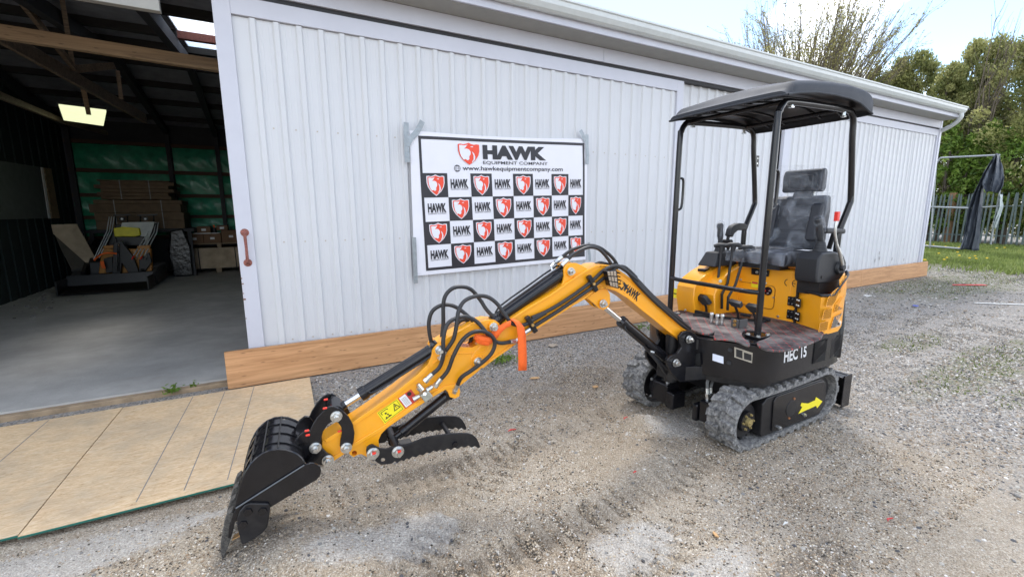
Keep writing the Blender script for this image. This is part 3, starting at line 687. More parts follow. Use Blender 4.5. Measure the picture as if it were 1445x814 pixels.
def emblem(fn, parent, rim=True, off_y=-0.0025):
    mb = MB()
    if rim:
        c = [(.5+(x-.5)*1.12, .5+(y-.5)*1.10) for x, y in SH]; w = flat([fn(u, v) for u, v in c]).build('emblem_rim', VIN, parent, smooth=False)
    f2 = lambda u, v: (lambda p: (p[0], p[1]+off_y, p[2]))(fn(u, v)); f3 = lambda u, v: (lambda p: (p[0], p[1]+2*off_y, p[2]))(fn(u, v))
    e = flat([f2(u, v) for u, v in SH]).build('emblem', VRD, parent, smooth=False)
    mb = MB(); flat([f3(u, v) for u, v in WH], mb); flat([f3(u, v) for u, v in WS], mb); flat([f3(u, v) for u, v in EYEP], mb)
    mb.build('emblem_bird', VIN, parent, smooth=False); return e
for r_ in range(4):
    for c_ in range(8):
        u0, u1, v1, v0 = cu[c_], cu[c_+1], cv[r_], cv[r_+1]
        black = (r_+c_) % 2 == 0
        cell = lambda u, v, a=u0, b=u1, c=v0, d=v1, fn=None: (fn or inner3)(a+(b-a)*u, c+(d-c)*v)
        if black:
            MB().grid(lambda u, v: inner(u0+(u1-u0)*u, v0+(v1-v0)*v), 4, 4).build('black_square', VBK, ban)
            emblem(lambda u, v: cell(.17+.66*u, .10+.80*v), ban)
        else:
            mb = MB(); text_on(mb, 'HAWK', lambda u, v: cell(.12+.76*u, .37+.39*v), 0.05); text_on(mb, 'EQUIPMENT COMPANY', lambda u, v: cell(.12+.76*u, .29+.065*v), 0.0)
            mb.build('wordmark', VBK, ban, smooth=False)
hd = lambda a, b, c, d: (lambda u, v: inner3(a+(b-a)*u, c+(d-c)*v))
mb = MB(); text_on(mb, 'HAWK', hd(.345,.735,.845,.955), .07); mb.build('headline', VBK, ban, smooth=False)
mb = MB(); text_on(mb, 'EQUIPMENT COMPANY', hd(.345,.745,.803,.832), .006); mb.build('headline', VBK, ban, smooth=False)
mb = MB(); text_on(mb, 'www.hawkequipmentcompany.com', hd(.225,.845,.748,.792), .012); mb.build('web_address', VBK, ban, smooth=False)
emblem(hd(.205,.325,.80,.965), ban, rim=False)
mb = MB()
for k in range(20):
    a0, a1 = 2*math.pi*k/20, 2*math.pi*(k+1)/20; g = lambda a, r: inner3(.195+.0175*r*math.cos(a), .772+.026*r*math.sin(a))
    mb.add([g(a0,1), g(a1,1), g(a1,.86), g(a0,.86)], [(0,1,2,3)])
    e_ = lambda a, r: inner3(.195+.0085*r*math.cos(a), .772+.026*r*math.sin(a)); mb.add([e_(a0,1), e_(a1,1), e_(a1,.8), e_(a0,.8)], [(0,1,2,3)])
for v in (.756,.772,.788): h_ = .0165 if v == .772 else .014; mb.add([inner3(.195-h_,v-.0012), inner3(.195+h_,v-.0012), inner3(.195+h_,v+.0012), inner3(.195-h_,v+.0012)], [(0,1,2,3)])
mb.build('globe_symbol', VBK, ban, smooth=False)
TAPE = mat('duct_tape', (0.30, 0.33, 0.35), 0.32, metal=0.3, var=0.15, scale=20, bump=0.5, bscale=60)
def tape(pxs, w, label):
    mb = MB(); P = [Vector(map(float, ony(p, 4.802))) for p in pxs]; n = len(P)
    vs = []
    for i, p in enumerate(P):
        d = (P[min(i+1, n-1)]-P[max(i-1, 0)]).normalized(); s = Vector((-d.z, 0, d.x)); vs += [p+s*w/2+Vector((0,random.uniform(-.006,.004),0)), p-s*w/2+Vector((0,random.uniform(-.006,.004),0))]
    mb.add(vs, [(2*i, 2*i+1, 2*i+3, 2*i+2) for i in range(n-1)])
    tag(mb.build('tape_strip', TAPE, None), label, 'tape', 'duct tape strips holding the banner')
tape([(573,173),(573,190),(574,210),(575,229)], .055, 'upright duct tape strip at the upper left corner of the banner')
tape([(574,205),(580,195),(588,187),(593,178),(596,171)], .06, 'crooked duct tape strip slanting over the upper left banner corner')
tape([(584,335),(585,355),(586,375),(587,400)], .045, 'long duct tape strip down the lower left banner edge')
tape([(819,184),(822,190),(826,200)], .05, 'short torn duct tape tab slanting at the upper right banner corner')
tape([(828,190),(828,205),(829,220),(828,232)], .055, 'upright duct tape strip at the upper right banner edge')
tape([(831,342),(831,352),(832,362),(832,369)], .04, 'duct tape strip at the lower right banner corner just above the boom')

# ------------------------------------------------------------------ mini excavator
YC = 2.225
ex = thing('mini_excavator', 'orange and black tracked mini excavator with canopy, bucket and thumb', 'excavator', (3.2, YC, 0.0))
PB = lambda n, m_, mb, **k: mb.build(n, m_, k.pop('parent', ex), **k)
def bolt(mb, c, n, r=0.012, h=0.008):
    c = Vector(map(float, c)); n = Vector(n).normalized(); mb.cyl(c-n*.004, c+n*h, r*1.25, r*1.25, 12); mb.cyl(c+n*h, c+n*(h+.008), r, r*.95, 6); return mb

# --- tracks
def track(y0, y1, outer):
    """y0<y1 belt edges; outer = y of the outward side"""
    xf, xr, zc_, r = 2.755, 3.655, 0.205, 0.185
    zr = 0.215
    path = []
    for k in range(13): a = math.pi*1.5-math.pi*k/12; path.append((xf+r*math.cos(a), zc_-.01+r*math.sin(a)))      # front, bottom to top
    N1 = 14
    for k in range(1, N1): path.append((xf+(xr-xf)*k/N1, zc_-.01+r+ (zr-zc_+.01)*k/N1 - 0.010*math.sin(math.pi*k/N1)))
    for k in range(13): a = math.pi*.5-math.pi*k/12; path.append((xr+r*.97*math.cos(a), zr+.003+r*.97*math.sin(a)))
    for k in range(1, N1): path.append((xr-(xr-xf)*k/N1, 0.033+(0.012-0.033)*k/N1))
    # resample evenly
    P = np.array(path); P2 = np.vstack([P, P[:1]]); sl = np.r_[0, np.cumsum(np.linalg.norm(np.diff(P2, axis=0), axis=1))]; Ltot = sl[-1]
    def at_s(s): s = s % Ltot; return np.array([np.interp(s, sl, P2[:,0]), np.interp(s, sl, P2[:,1])])
    def nrm(s): d = at_s(s+.01)-at_s(s-.01); d /= np.linalg.norm(d); return np.array([-d[1], d[0]]), d   # path runs front-up-back: outward normal
    nseg = 168; mb = MB(); ring = []
    th = 0.024
    for k in range(nseg):
        s = Ltot*k/nseg; p = at_s(s); n, d = nrm(s); q = p-n*th
        ring.append([(p[0], y0, p[1]), (p[0], y1, p[1]), (q[0], y1, q[1]), (q[0], y0, q[1])])
    vs = [v for r_ in ring for v in r_]; fs = []
    for k in range(nseg):
        a, b = 4*k, 4*((k+1) % nseg)
        for j in range(4): fs.append((a+j, a+(j+1) % 4, b+(j+1) % 4, b+j))
    mb.add(vs, fs)
    belt = PB('track', RUB, mb, fix=True); 
    lug = MB(); nl = 30; w = y1-y0
    def block(s, ya, yb, ls, h, skew=0.0):
        vs = []
        for (ss, yy, hh, tp) in [(-1,0,0,0),(1,0,0,0),(1,1,0,0),(-1,1,0,0),(-1,0,1,1),(1,0,1,1),(1,1,1,1),(-1,1,1,1)]:
            y = ya if yy == 0 else yb; sh = skew*(y-(ya+yb)/2)/max(yb-ya, 1e-3)
            k = 0.72 if tp else 1.0; s2 = s+sh+ss*ls/2*k; p = at_s(s2); n, d = nrm(s2)
            yk = (ya+yb)/2+(y-(ya+yb)/2)*(0.94 if tp else 1); q = p+n*(h*hh-.001); vs.append((q[0], yk, q[1]))
        lug.add(vs, [(3,2,1,0),(4,5,6,7),(0,1,5,4),(1,2,6,5),(2,3,7,6),(3,0,4,7)])
    for k in range(nl):
        s = Ltot*k/nl; e = .5*Ltot/nl
        h = 0.026
        block(s, y0+.001, y0+w*.30, .060, h, .012); block(s+.006, y0+w*.30, y0+w*.47, .044, h, .006); block(s+e, y1-w*.30, y1-.001, .060, h, -.012); block(s+e+.006, y1-w*.47, y1-w*.30, .044, h, -.006)
    o = lug.build('tread_lugs', RUB, belt, bevel=0.003, fix=True); o['kind'] = 'stuff'
    ins = -1 if outer == y0 else 1          # outward direction along y
    inn = y1 if outer == y0 else y0
    # drive guide lugs inside the belt
    g = MB()
    for k in range(40):
        s = Ltot*(k+.5)/40; p = at_s(s); n, d = nrm(s); c = p-n*(th+.012)
        g.box(c[0]-.012, c[0]+.012, (y0+y1)/2-.02, (y0+y1)/2+.02, c[1]-.012, c[1]+.012)
    o = g.build('guide_lugs', RUBD, belt); o['kind'] = 'stuff'
    # frame with cover plate
    yo = outer-ins*0.012; yi = inn+ins*0.03
    fr = MB(); fr.prism([(2.90,yo,.055),(3.62,yo,.05),(3.70,yo,.12),(3.68,yo,.30),(3.60,yo,.345),(2.93,yo,.335),(2.88,yo,.30),(2.88,yo,.08)], (0,yi-yo,0))
    frm = PB('track_frame', BLS, fr, bevel=.008)
    cov = MB().prism([(3.00,yo+ins*.0,.075),(3.60,yo,.07),(3.63,yo,.10),(3.62,yo,.325),(3.55,yo,.335),(3.02,yo,.33),(2.99,yo,.30)], (0,ins*.010,0)); cov.build('cover_plate', BLK, frm, bevel=.004)
    ys = yo+ins*.0105
    rd = MB(); rd.cyl((3.21,ys,.20),(3.21,ys+ins*.003,.20),.062,.060,28); rd.build('access_disc', BLS, frm)
    cop = MB()
    for (x, z) in ((3.235,.27),(3.195,.13)): cop.cyl((x,ys,z),(x,ys+ins*.006,z),.009,.008,10)
    cop.build('plug', mat('copper_plug', (.55,.25,.12), .35, metal=.8), frm)
    bt = MB()
    for (x, z) in ((3.08,.085),(3.38,.115)): bolt(bt, (x,ys,z), (0,ins,0), .011, .012)
    bt.build('bolt', STEEL, frm)
    # rollers
    for x in (3.0, 3.16, 3.32, 3.5):
        MB().cyl((x,y0+.03,.062),(x,y1-.03,.062),.036,.036,18).build('roller', BLS, frm)
    # sprocket (front) with teeth, idler (rear)
    sp = MB(); sp.cyl((xf,y0+.055,zc_-.01),(xf,y1-.055,zc_-.01),.118,.118,28)
    for k in range(9):
        a = 2*math.pi*k/9; d = np.array([math.cos(a), math.sin(a)]); c = np.array([xf, zc_-.01])+d*.13; t = np.array([-d[1], d[0]])
        P_ = [c-t*.022-d*.02, c+t*.022-d*.02, c+t*.010+d*.022, c-t*.010+d*.022]; sp.prism([(q[0], y0+.085, q[1]) for q in P_], (0, .04, 0))
    spo = PB('sprocket', BLS, sp)
    hb = MB(); hb.cyl((xf,outer-ins*.05,zc_-.01),(xf,outer-ins*.028,zc_-.01),.075,.07,24); hb.build('hub_plate', BLK, spo)
    hb = MB(); hb.cyl((xf,outer-ins*.03,zc_-.01),(xf,outer-ins*.008,zc_-.01),.03,.026,16); hb.cyl((xf,outer-ins*.010,zc_-.01),(xf,outer-ins*.002,zc_-.01),.012,.010,8)
    for k in range(6): a = k*math.pi/3; bolt(hb, (xf+.052*math.cos(a), outer-ins*.028, zc_-.01+.052*math.sin(a)), (0,ins,0), .007, .004)
    hb.build('hub_cap', mat('brassy_cap', (.45,.36,.16), .4, metal=.7), spo)
    idl = MB(); idl.cyl((xr,y0+.045,zr+.003),(xr,y1-.045,zr+.003),.13,.13,32); idl.cyl((xr,y0+.02,zr),(xr,y1-.02,zr),.045,.045,20)
    PB('idler_wheel', BLS, idl, bevel=.01)
    # drive motor on the inner side
    mo = MB(); mo.cyl((xf,inn,zc_-.01),(xf,inn-ins*(.03),zc_-.01),.105,.105,28)
    mot = PB('drive_motor', BLS, mo, bevel=.005)
    ML = .17 if outer < 2 else .275
    mm = MB(); mm.box(xf-.115,xf+.03,inn-ins*.03,inn-ins*ML*.72,.105,.265); mm.box(xf-.130,xf+.01,inn-ins*ML*.72,inn-ins*ML,.095,.225)
    mm.build('motor_case', BLK, mot, bevel=.014)
    bb = MB()
    for (dx, dz) in ((-.11,.07),(-.11,-.075),(.02,.10)): bolt(bb, (xf+dx, inn-ins*.031, zc_+dz-.01), (0,-ins,0), .010, .004)
    bb.cyl((xf-.06,inn-ins*ML*.55,.26),(xf-.06,inn-ins*ML*.55,.295),.018,.016,8)
    bb.build('bolt', STEEL, mot)
    # hoses from the motor into the chassis
    for j, dx in enumerate((-.005, .03)):
        a = (xf-.06+dx, inn-ins*(ML*.55), zc_+.085); f1 = (xf-.055+dx, inn-ins*(ML*.55+.01), zc_+.14)
        fb = MB(); fb.tube([a, f1], .013, 8); fb.cyl(a, (a[0], a[1], a[2]+.02), .018, .018, 6); fb.build('hose_fitting', STEEL, mot)
        MB().tube([f1, (xf-.02+dx*2, inn-ins*(ML*.55+.03), zc_+.195), (xf+.10+dx*2, inn-ins*(ML*.55+.06), zc_+.20), (xf+.28, inn-ins*(ML*.55+.08), zc_+.13)], .012, 8, sub=5).build('motor_hose', mat('grey_hose', (.09,.09,.085), .55, var=.3, scale=30), mot)
    return belt, frm
beltN, frmN = track(1.70, 1.91, 1.70)
beltF, frmF = track(2.525, 2.735, 2.735)
# yellow arrow on the near cover plate, printed flat
ya = 1.70+.012-.0115
ar = [(1128,582),(1133,571),(1130,569),(1133,565),(1137,567),(1150,561),(1149,559),(1161,566),(1151,578),(1150,571),(1139,576),(1137,580)]
ar = [(1126.5,583.5),(1132,574),(1129.5,572),(1131,568),(1140,569),(1150,564.5),(1151.5,560),(1160.5,566),(1153,575.5),(1151.5,572),(1142,576.5),(1136,579)]
MB().prism([ony(p, ya) for p in ar], (0,-.001,0)).build('direction_arrow', YST, frmN, smooth=False)
# undercarriage centre
mb = MB(); mb.box(2.98,3.6,1.88,2.57,.20,.33); mb.box(3.05,3.5,1.75,2.7,.22,.31); mb.cyl((3.28,YC,.33),(3.28,YC,.45),.27,.27,40)
PB('undercarriage_frame', BLS, mb, bevel=.01)
# dozer blade at the rear
mb = MB(); mb.grid(lambda u, v: (4.12+.035*math.sin(math.pi*v)-.01, 1.755+.955*u, .0+.265*v), 2, 8)
mb.grid(lambda u, v: (4.135+.035*math.sin(math.pi*v), 1.755+.955*u, .265*v), 2, 8)
bl_ = MB(); bl_.prism([(4.11,1.755,.0),(4.145,1.755,.09),(4.15,1.755,.18),(4.12,1.755,.27),(4.10,1.755,.27),(4.13,1.755,.18),(4.125,1.755,.09),(4.09,1.755,0)], (0,.955,0))
bld = PB('dozer_blade', BLK, bl_)
e_ = MB(); e_.box(4.03,4.15,1.748,1.757,0,.275); e_.box(4.03,4.15,2.708,2.717,0,.275); e_.box(4.0,4.11,1.755,2.71,.255,.267); e_.build('end_plate', BLK, bld, bevel=.003)
mb = MB(); mb.bar((3.55,1.98,.22),(4.10,1.98,.14),.06,.07); mb.bar((3.55,2.47,.22),(4.10,2.47,.14),.06,.07); mb.build('blade_arm', BLS, bld, bevel=.006)

# --- upper body lower black housing
def mirror(P): return P+[(x, 2*YC-y) for x, y in reversed(P)]
foot = mirror([(2.66,2.10),(2.70,1.98),(2.785,1.80),(2.83,1.735),(2.90,1.702),(3.05,1.70),(3.70,1.70),(3.80,1.715),(3.90,1.77),(3.98,1.86),(4.04,1.98),(4.065,2.12)])
mb = MB(); mb.prism([(x, y, .445) for x, y in foot], (0,0,.262)); body = PB('lower_housing', BLK, mb, bevel=.012)
mb = MB(); mb.prism([(x+(.02 if x < 3 else -.02), YC+(y-YC)*.93, .40) for x, y in foot], (0,0,.046)); mb.build('belly_plate', BLS, body)
# counterweight wraps the rear
cw = mirror([(3.84,1.708),(3.91,1.755),(3.99,1.845),(4.05,1.97),(4.078,2.12)])
cwi = [(x-.06, YC+(y-YC)*.93) for x, y in cw]
mb = MB(); n = len(cw); lo, hi = .47, [.74 if i in (0, n-1) else .97 if i not in (1, n-2) else .92 for i in range(n)]
vs = [(x, y, lo) for x, y in cw]+[(x, y, hi[i]) for i, (x, y) in enumerate(cw)]+[(x, y, lo) for x, y in cwi]+[(x, y, hi[i]) for i, (x, y) in enumerate(cwi)]
fs = []
for i in range(n-1): fs += [(i, i+1, n+i+1, n+i), (2*n+i+1, 2*n+i, 3*n+i, 3*n+i+1), (n+i, n+i+1, 3*n+i+1, 3*n+i), (i+1, i, 2*n+i, 2*n+i+1)]
fs += [(0, n, 3*n, 2*n), (n-1, 3*n-1, 4*n-1, 2*n-1)]; mb.add(vs, fs); PB('counterweight', BLK, mb, bevel=.012, fix=True)
# side grilles (near side): slanted slots
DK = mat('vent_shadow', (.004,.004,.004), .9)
def slat_grille(x0, x1, z0, z1, y, m_, nm='grille_slat', parent=body, step=.012, base=DK, w=.004, slope=.5):
    flat([(x0,y,z0),(x1,y,z0),(x1,y,z1),(x0,y,z1)]).build('grille_opening_shade', base, parent, smooth=False, solid=.001)  # flat near-black plate: shade behind the slats put into its colour
    mb = MB(); z = z0
    while z < z1-.012: mb.bar((x0, y-.003, z), (x1, y-.003, min(z+slope*(x1-x0), z1)), .004, w, up=(0,0,1)); z += step
    o = mb.build(nm, m_, parent, smooth=False); o['kind'] = 'stuff'
slat_grille(3.42,3.585,.50,.665,1.6985,BLS); slat_grille(3.655,3.785,.50,.665,1.704,BLS)
# slot openings, screws, plates on the front nose
mb = MB()
text_on(mb, 'HEC 15', quad_fn(*[ony(p, 1.6975) for p in ((1107,494),(1138.5,487.5),(1138,503),(1106,512))]), .032); mb.build('model_lettering', mat('silver_print', (.72,.73,.74), .35, var=.05), body, smooth=False)
# front nose and swing bracket carrier
mb = MB(); mb.prism([(2.70,2.04,.40),(2.52,2.12,.40),(2.47,2.18,.40),(2.47,2.28,.40),(2.52,2.33,.40),(2.70,2.41,.40),(2.80,2.45,.40),(2.80,2.0,.40)], (0,0,.10)); mb.prism([(2.72,2.06,.62),(2.56,2.14,.62),(2.56,2.30,.62),(2.72,2.39,.62),(2.80,2.42,.62),(2.80,2.03,.62)], (0,0,.07))
PB('swing_post_mount', BLS, mb, bevel=.01)
mb = MB(); mb.cyl((2.55,YC,.36),(2.55,YC,.72),.045,.045,20); PB('swing_pin', BLS, mb)
# access opening with hoses in the nose, its shade painted as a black patch
zq = lambda a, b: (860+a/2.908, 380+b/2.908)
ap = [onx(zq(*p), 2.655) for p in ((322,352),(372,343),(374,392),(318,430))]
flat(ap).build('hose_opening_shade', DK, body, solid=.003)
def plate_on_front(pxs, x, name, m_, th=.003):
    P = [onx(p, x) for p in pxs]; return MB().prism(P, (-th,0,0)).build(name, m_, body, smooth=False)
fx = 2.757
fr_n = lambda p: onpl_(p)
def onplane(p, q, n):
    d = ray(p); q = np.array(q, float); n = np.array(n, float); return EYE+d*(((q-EYE)@n)/(d@n))
# the nose facet from (2.785,1.80) to (2.70,1.98)
qn, nn = (2.70,1.98,.5), np.array([-.18,-.085,0])/np.hypot(.18,.085)
def facet(pxs, name, m_, off=.002, th=.002): 
    P = [onplane(p, np.array(qn)+nn*off, nn) for p in pxs]; return MB().prism(P, tuple(nn*th)).build(name, m_, body, smooth=False)
facet([zq(*p) for p in ((513,318),(588,342),(585,384),(513,360))], 'rating_plate', mat('plate_metal', (.45,.42,.36), .4, metal=.5))
facet([zq(*p) for p in ((520,326),(546,334),(546,366),(520,357))], 'rating_plate_print', BPR, .0045)
facet([zq(*p) for p in ((552,340),(583,350),(583,376),(552,368))], 'rating_plate_print', BPR, .0042, .0004)
facet([zq(*p) for p in ((424,345),(468,358),(468,387),(423,373))], 'white_sticker', mat('white_sticker', (.7,.74,.85), .4))
mb = MB()
for p in ((495,330),(490,383)): 
    c = onplane(zq(*p), np.array(qn)+nn*.002, nn); mb.cyl(c, c+nn*.006, .016, .014, 14)
mb.build('rubber_plug', PLA, body)

# --- floor
floor_foot = mirror([(2.72,2.12),(2.76,2.0),(2.815,1.82),(2.86,1.745),(2.93,1.715),(3.70,1.715)])
mb = MB(); mb.prism([(x, y, .7075) for x, y in floor_foot], (0,0,.012)); PB('floor_plate', BLK, mb, bevel=.004)
def mat_mat():
    M = bpy.data.materials.new('stitched_mat'); M.use_nodes = True; t = M.node_tree; n = t.nodes; p = n['Principled BSDF']; p.inputs['Roughness'].default_value = .7; l = t.links.new
    tc = n.new('ShaderNodeTexCoord'); mpn = n.new('ShaderNodeMapping'); mpn.inputs['Rotation'].default_value = (0,0,.785); mpn.inputs['Scale'].default_value = (16,16,16); l(tc.outputs['Object'], mpn.inputs[0])
    br = n.new('ShaderNodeSeparateXYZ'); l(mpn.outputs[0], br.inputs[0])
    def m(op, a, b=0.0):
        q = n.new('ShaderNodeMath'); q.operation = op
        for i, v in enumerate((a, b)):
            if isinstance(v, (int, float)): q.inputs[i].default_value = v
            else: l(v, q.inputs[i])
        return q.outputs[0]
    fx_ = m('ABSOLUTE', m('SUBTRACT', m('FRACT', br.outputs[0]), .5)); fy_ = m('ABSOLUTE', m('SUBTRACT', m('FRACT', br.outputs[1]), .5))
    line = m('MAXIMUM', m('GREATER_THAN', fx_, .455), m('GREATER_THAN', fy_, .455))
    dash = m('GREATER_THAN', m('FRACT', m('MULTIPLY', m('ADD', br.outputs[0], br.outputs[1]), 3.0)), .45); st = m('MULTIPLY', line, dash)
    dots = m('MULTIPLY', m('GREATER_THAN', fx_, .41), m('GREATER_THAN', fy_, .41)); st = m('MAXIMUM', m('MULTIPLY', st, .5), dots)
    nz = n.new('ShaderNodeTexNoise'); nz.inputs['Scale'].default_value = 5; nz.inputs['Detail'].default_value = 8; nz.inputs['Roughness'].default_value = .7; l(tc.outputs['Object'], nz.inputs[0])
    r = n.new('ShaderNodeValToRGB'); r.color_ramp.elements[0].position = .42; r.color_ramp.elements[1].position = .62; r.color_ramp.elements[0].color = (.035,.027,.03,1); r.color_ramp.elements[1].color = (.20,.18,.165,1); l(nz.outputs[0], r.inputs[0])
    mx = n.new('ShaderNodeMix'); mx.data_type = 'RGBA'; mx.inputs[7].default_value = (.42,.05,.045,1); l(st, mx.inputs[0]); l(r.outputs[0], mx.inputs[6]); l(mx.outputs[2], p.inputs['Base Color'])
    h = m('MINIMUM', m('SUBTRACT', .5, fx_), m('SUBTRACT', .5, fy_)); bp = n.new('ShaderNodeBump'); bp.inputs['Strength'].default_value = .5; bp.inputs['Distance'].default_value = .02; l(h, bp.inputs['Height']); l(bp.outputs[0], p.inputs['Normal']); return M
MATM = mat_mat()
def matpiece(pts):
    P = [onz(zq(*p), .735) for p in pts]; P = [Vector((q[0], q[1], .720)) for q in P]; P = smooth_path(P+[P[0]], 3)[:-1]
    mb = MB(); mb.prism(P, (0,0,.013)); return mb
PB('floor_mat', MATM, matpiece([(252,180),(262,172),(330,160),(420,150),(455,178),(440,225),(437,245),(425,258),(395,262),(350,250),(300,222),(265,198)]), bevel=.004)
PB('floor_mat', MATM, matpiece([(440,226),(455,180),(520,178),(640,186),(760,214),(868,250),(875,268),(860,285),(790,312),(720,330),(650,328),(615,314),(606,296),(630,287),(660,272),(650,262),(600,250),(562,246),(545,258),(548,275),(572,296),(577,308),(560,308),(520,292),(470,284),(432,282),(428,268)]), bevel=.004)

# --- yellow engine housing
XP = 3.60
mb = MB(); mb.prism([(XP,2.0,.72),(XP,2.0,1.135),(3.66,2.0,1.15),(3.98,2.0,1.15),(4.0,2.0,.72)], (0,.62,0))
eng = PB('engine_hood', YEL, mb, bevel=.01)
mb = MB(); mb.prism([(XP+.03,1.945,.72),(XP+.03,1.945,1.13),(3.9,1.945,1.13),(3.9,1.945,.72)], (0,.06,0)); mb.build('hood_side', BLS, eng)
mb = MB(); mb.prism([(XP-.001,2.0,.725),(XP-.001,1.952,.728),(XP-.001,1.952,1.13),(XP-.001,2.0,1.134)], (.03,0,0)); mb.build('hood_edge', YEL, eng)
z7_ = lambda a, b: (1000+a/4.285, 290+b/4.285)
# raised inner door outline: thin recessed seam around the service hatch
def rrect(y0, y1, z0, z1, r, n=5):
    P = []
    for cy, cz, a0 in ((y1-r, z1-r, 0), (y0+r, z1-r, 90), (y0+r, z0+r, 180), (y1-r, z0+r, 270)):
        for k in range(n+1): a = R(a0+90*k/n); P.append((cy+r*math.cos(a), cz+r*math.sin(a)))
    return P
h1, h2 = onx(z7_(150,500), XP), onx(z7_(395,620), XP); hy0, hy1 = h2[1], h1[1]; hzb, hzt = .80, onx(z7_(280,470), XP)[2]
mb = MB(); P = [(XP-.006, y, z) for y, z in rrect(hy0, hy1, hzb, hzt, .035)]; Q = [(XP-.006, y, z) for y, z in rrect(hy0+.004, hy1-.004, hzb+.004, hzt-.004, .032)]
mb.prism(P, (.005,0,0), holes=[Q]); mb.build('hatch_seam', mat('seam_dark_orange', (.28,.10,.01), .5), eng, smooth=False)
mb = MB(); mb.prism([(XP-.005, y, z) for y, z in rrect(hy0+.005, hy1-.005, hzb+.005, hzt-.005, .031)], (.004,0,0)); mb.build('service_hatch', YEL, eng, bevel=.002)
mb = MB()
for p in ((155,480),(195,448),(183,582),(330,612),(345,470),(395,555),(420,670),(28,410)): bolt(mb, onx(z7_(*p), XP), (-1,0,0), .008, .003)
mb.build('bolt', STEEL, eng)
# isolator switch
c = onx(z7_(362,516), XP); mb = MB(); mb.cyl((XP-.002,c[1],c[2]),(XP-.014,c[1],c[2]),.036,.034,28); sw = mb.build('isolator_switch', BLK, eng)
mb = MB(); mb.cyl((XP-.012,c[1]+.022,c[2]),(XP-.05,c[1]+.022,c[2]),.010,.010,12); mb.box(XP-.062,XP-.045,c[1]+.012,c[1]+.032,c[2]-.034,c[2]+.026); mb.build('switch_key', RED, sw, bevel=.003)
mb = MB(); bolt(mb, (XP-.014,c[1]-.018,c[2]+.004), (-1,0,0), .005,.001); bolt(mb, (XP-.014,c[1]-.004,c[2]-.018), (-1,0,0), .005,.001); mb.build('bolt', STEEL, sw)
def stick(pxs, name, m_, off=.0015, x=XP): return MB().prism([onx(p, x-off) for p in pxs], (-.0008,0,0)).build(name, m_, eng, smooth=False)
stick([z7_(*p) for p in ((260,455),(300,460),(298,498),(258,492))], 'warning_sticker', YST, .0066)
stick([z7_(*p) for p in ((263,458),(298,463),(297,476),(262,471))], 'warning_sticker_band', mat('sticker_red', (.55,.05,.04), .5), .0076)
stick([z7_(*p) for p in ((148,416),(158,414),(164,424),(158,432),(148,430))], 'inspection_dot', mat('sticker_green', (.05,.3,.12), .5), .0016)
def ring_arc(cy, cz, r, w, a0, a1, n, mb, x):
    for k in range(n):
        p, q = R(a0+(a1-a0)*k/n), R(a0+(a1-a0)*(k+1)/n)
        mb.add([(x,cy+r*math.cos(p),cz+r*math.sin(p)),(x,cy+r*math.cos(q),cz+r*math.sin(q)),(x,cy+(r-w)*math.cos(q),cz+(r-w)*math.sin(q)),(x,cy+(r-w)*math.cos(p),cz+(r-w)*math.sin(p))], [(0,1,2,3)])
c1 = onx(z7_(478,466), XP); c2 = onx(z7_(524,472), XP); mb = MB()
ring_arc(c1[1]-.004, c1[2], .029, .006, -75, 75, 12, mb, XP-.002); ring_arc(c2[1]-.004, c2[2], .029, .006, -75, 75, 12, mb, XP-.002)
mb.box(XP-.003,XP-.002,c2[1]-.002,c2[1]+.022,c2[2]-.003,c2[2]+.003); mb.build('conformity_mark', BPR, eng, smooth=False)
# latch at the top of the panel, hinges by the side panel
la = [onx(z7_(*p), XP-.004) for p in ((262,378),(372,392),(365,430),(262,415))]
MB().prism(la, (-.012,0,0)).build('latch', BLK, eng, bevel=.003)
mb = MB(); bolt(mb, onx(z7_(292,403), XP-.017), (-1,0,0), .009,.002); bolt(mb, onx(z7_(343,412), XP-.017), (-1,0,0), .011,.002); mb.build('bolt', STEEL, eng)
for zc0 in ((528,580),(522,660)):
    cc = onx(z7_(*zc0), XP)
    mb = MB(); mb.box(XP-.012,XP-.002,cc[1]+.004,cc[1]+.058,cc[2]-.038,cc[2]+.034); mb.prism([(XP-.002,cc[1]-.004,cc[2]-.038),(XP-.045,cc[1]-.062,cc[2]-.038),(XP-.050,cc[1]-.057,cc[2]-.038),(XP-.012,cc[1]+.004,cc[2]-.038)], (0,0,.072)); mb.cyl((XP-.012,cc[1],cc[2]-.045),(XP-.012,cc[1],cc[2]+.04),.008,.008,10)
    hg = mb.build('hinge', BLK, eng, bevel=.002); mb = MB()
    for dy in (.018,.045):
        for dz in (-.02,.02): bolt(mb, (XP-.012,cc[1]+dy,cc[2]+dz), (-1,0,0), .005,.0)
    for dx, dy in ((.020,-.026),(.036,-.048)):
        for dz in (-.02,.02): bolt(mb, (XP-.012-dx,cc[1]+dy,cc[2]+dz), (-1,-.7,0), .005,.0)
    mb.build('bolt', STEEL, hg)
mb = MB(); mb.box(XP-.02,XP+.05,1.938,1.95,.72,1.12); mb.build('hood_gap_seal', mat('seal_black', (.01,.01,.01), .8), eng)
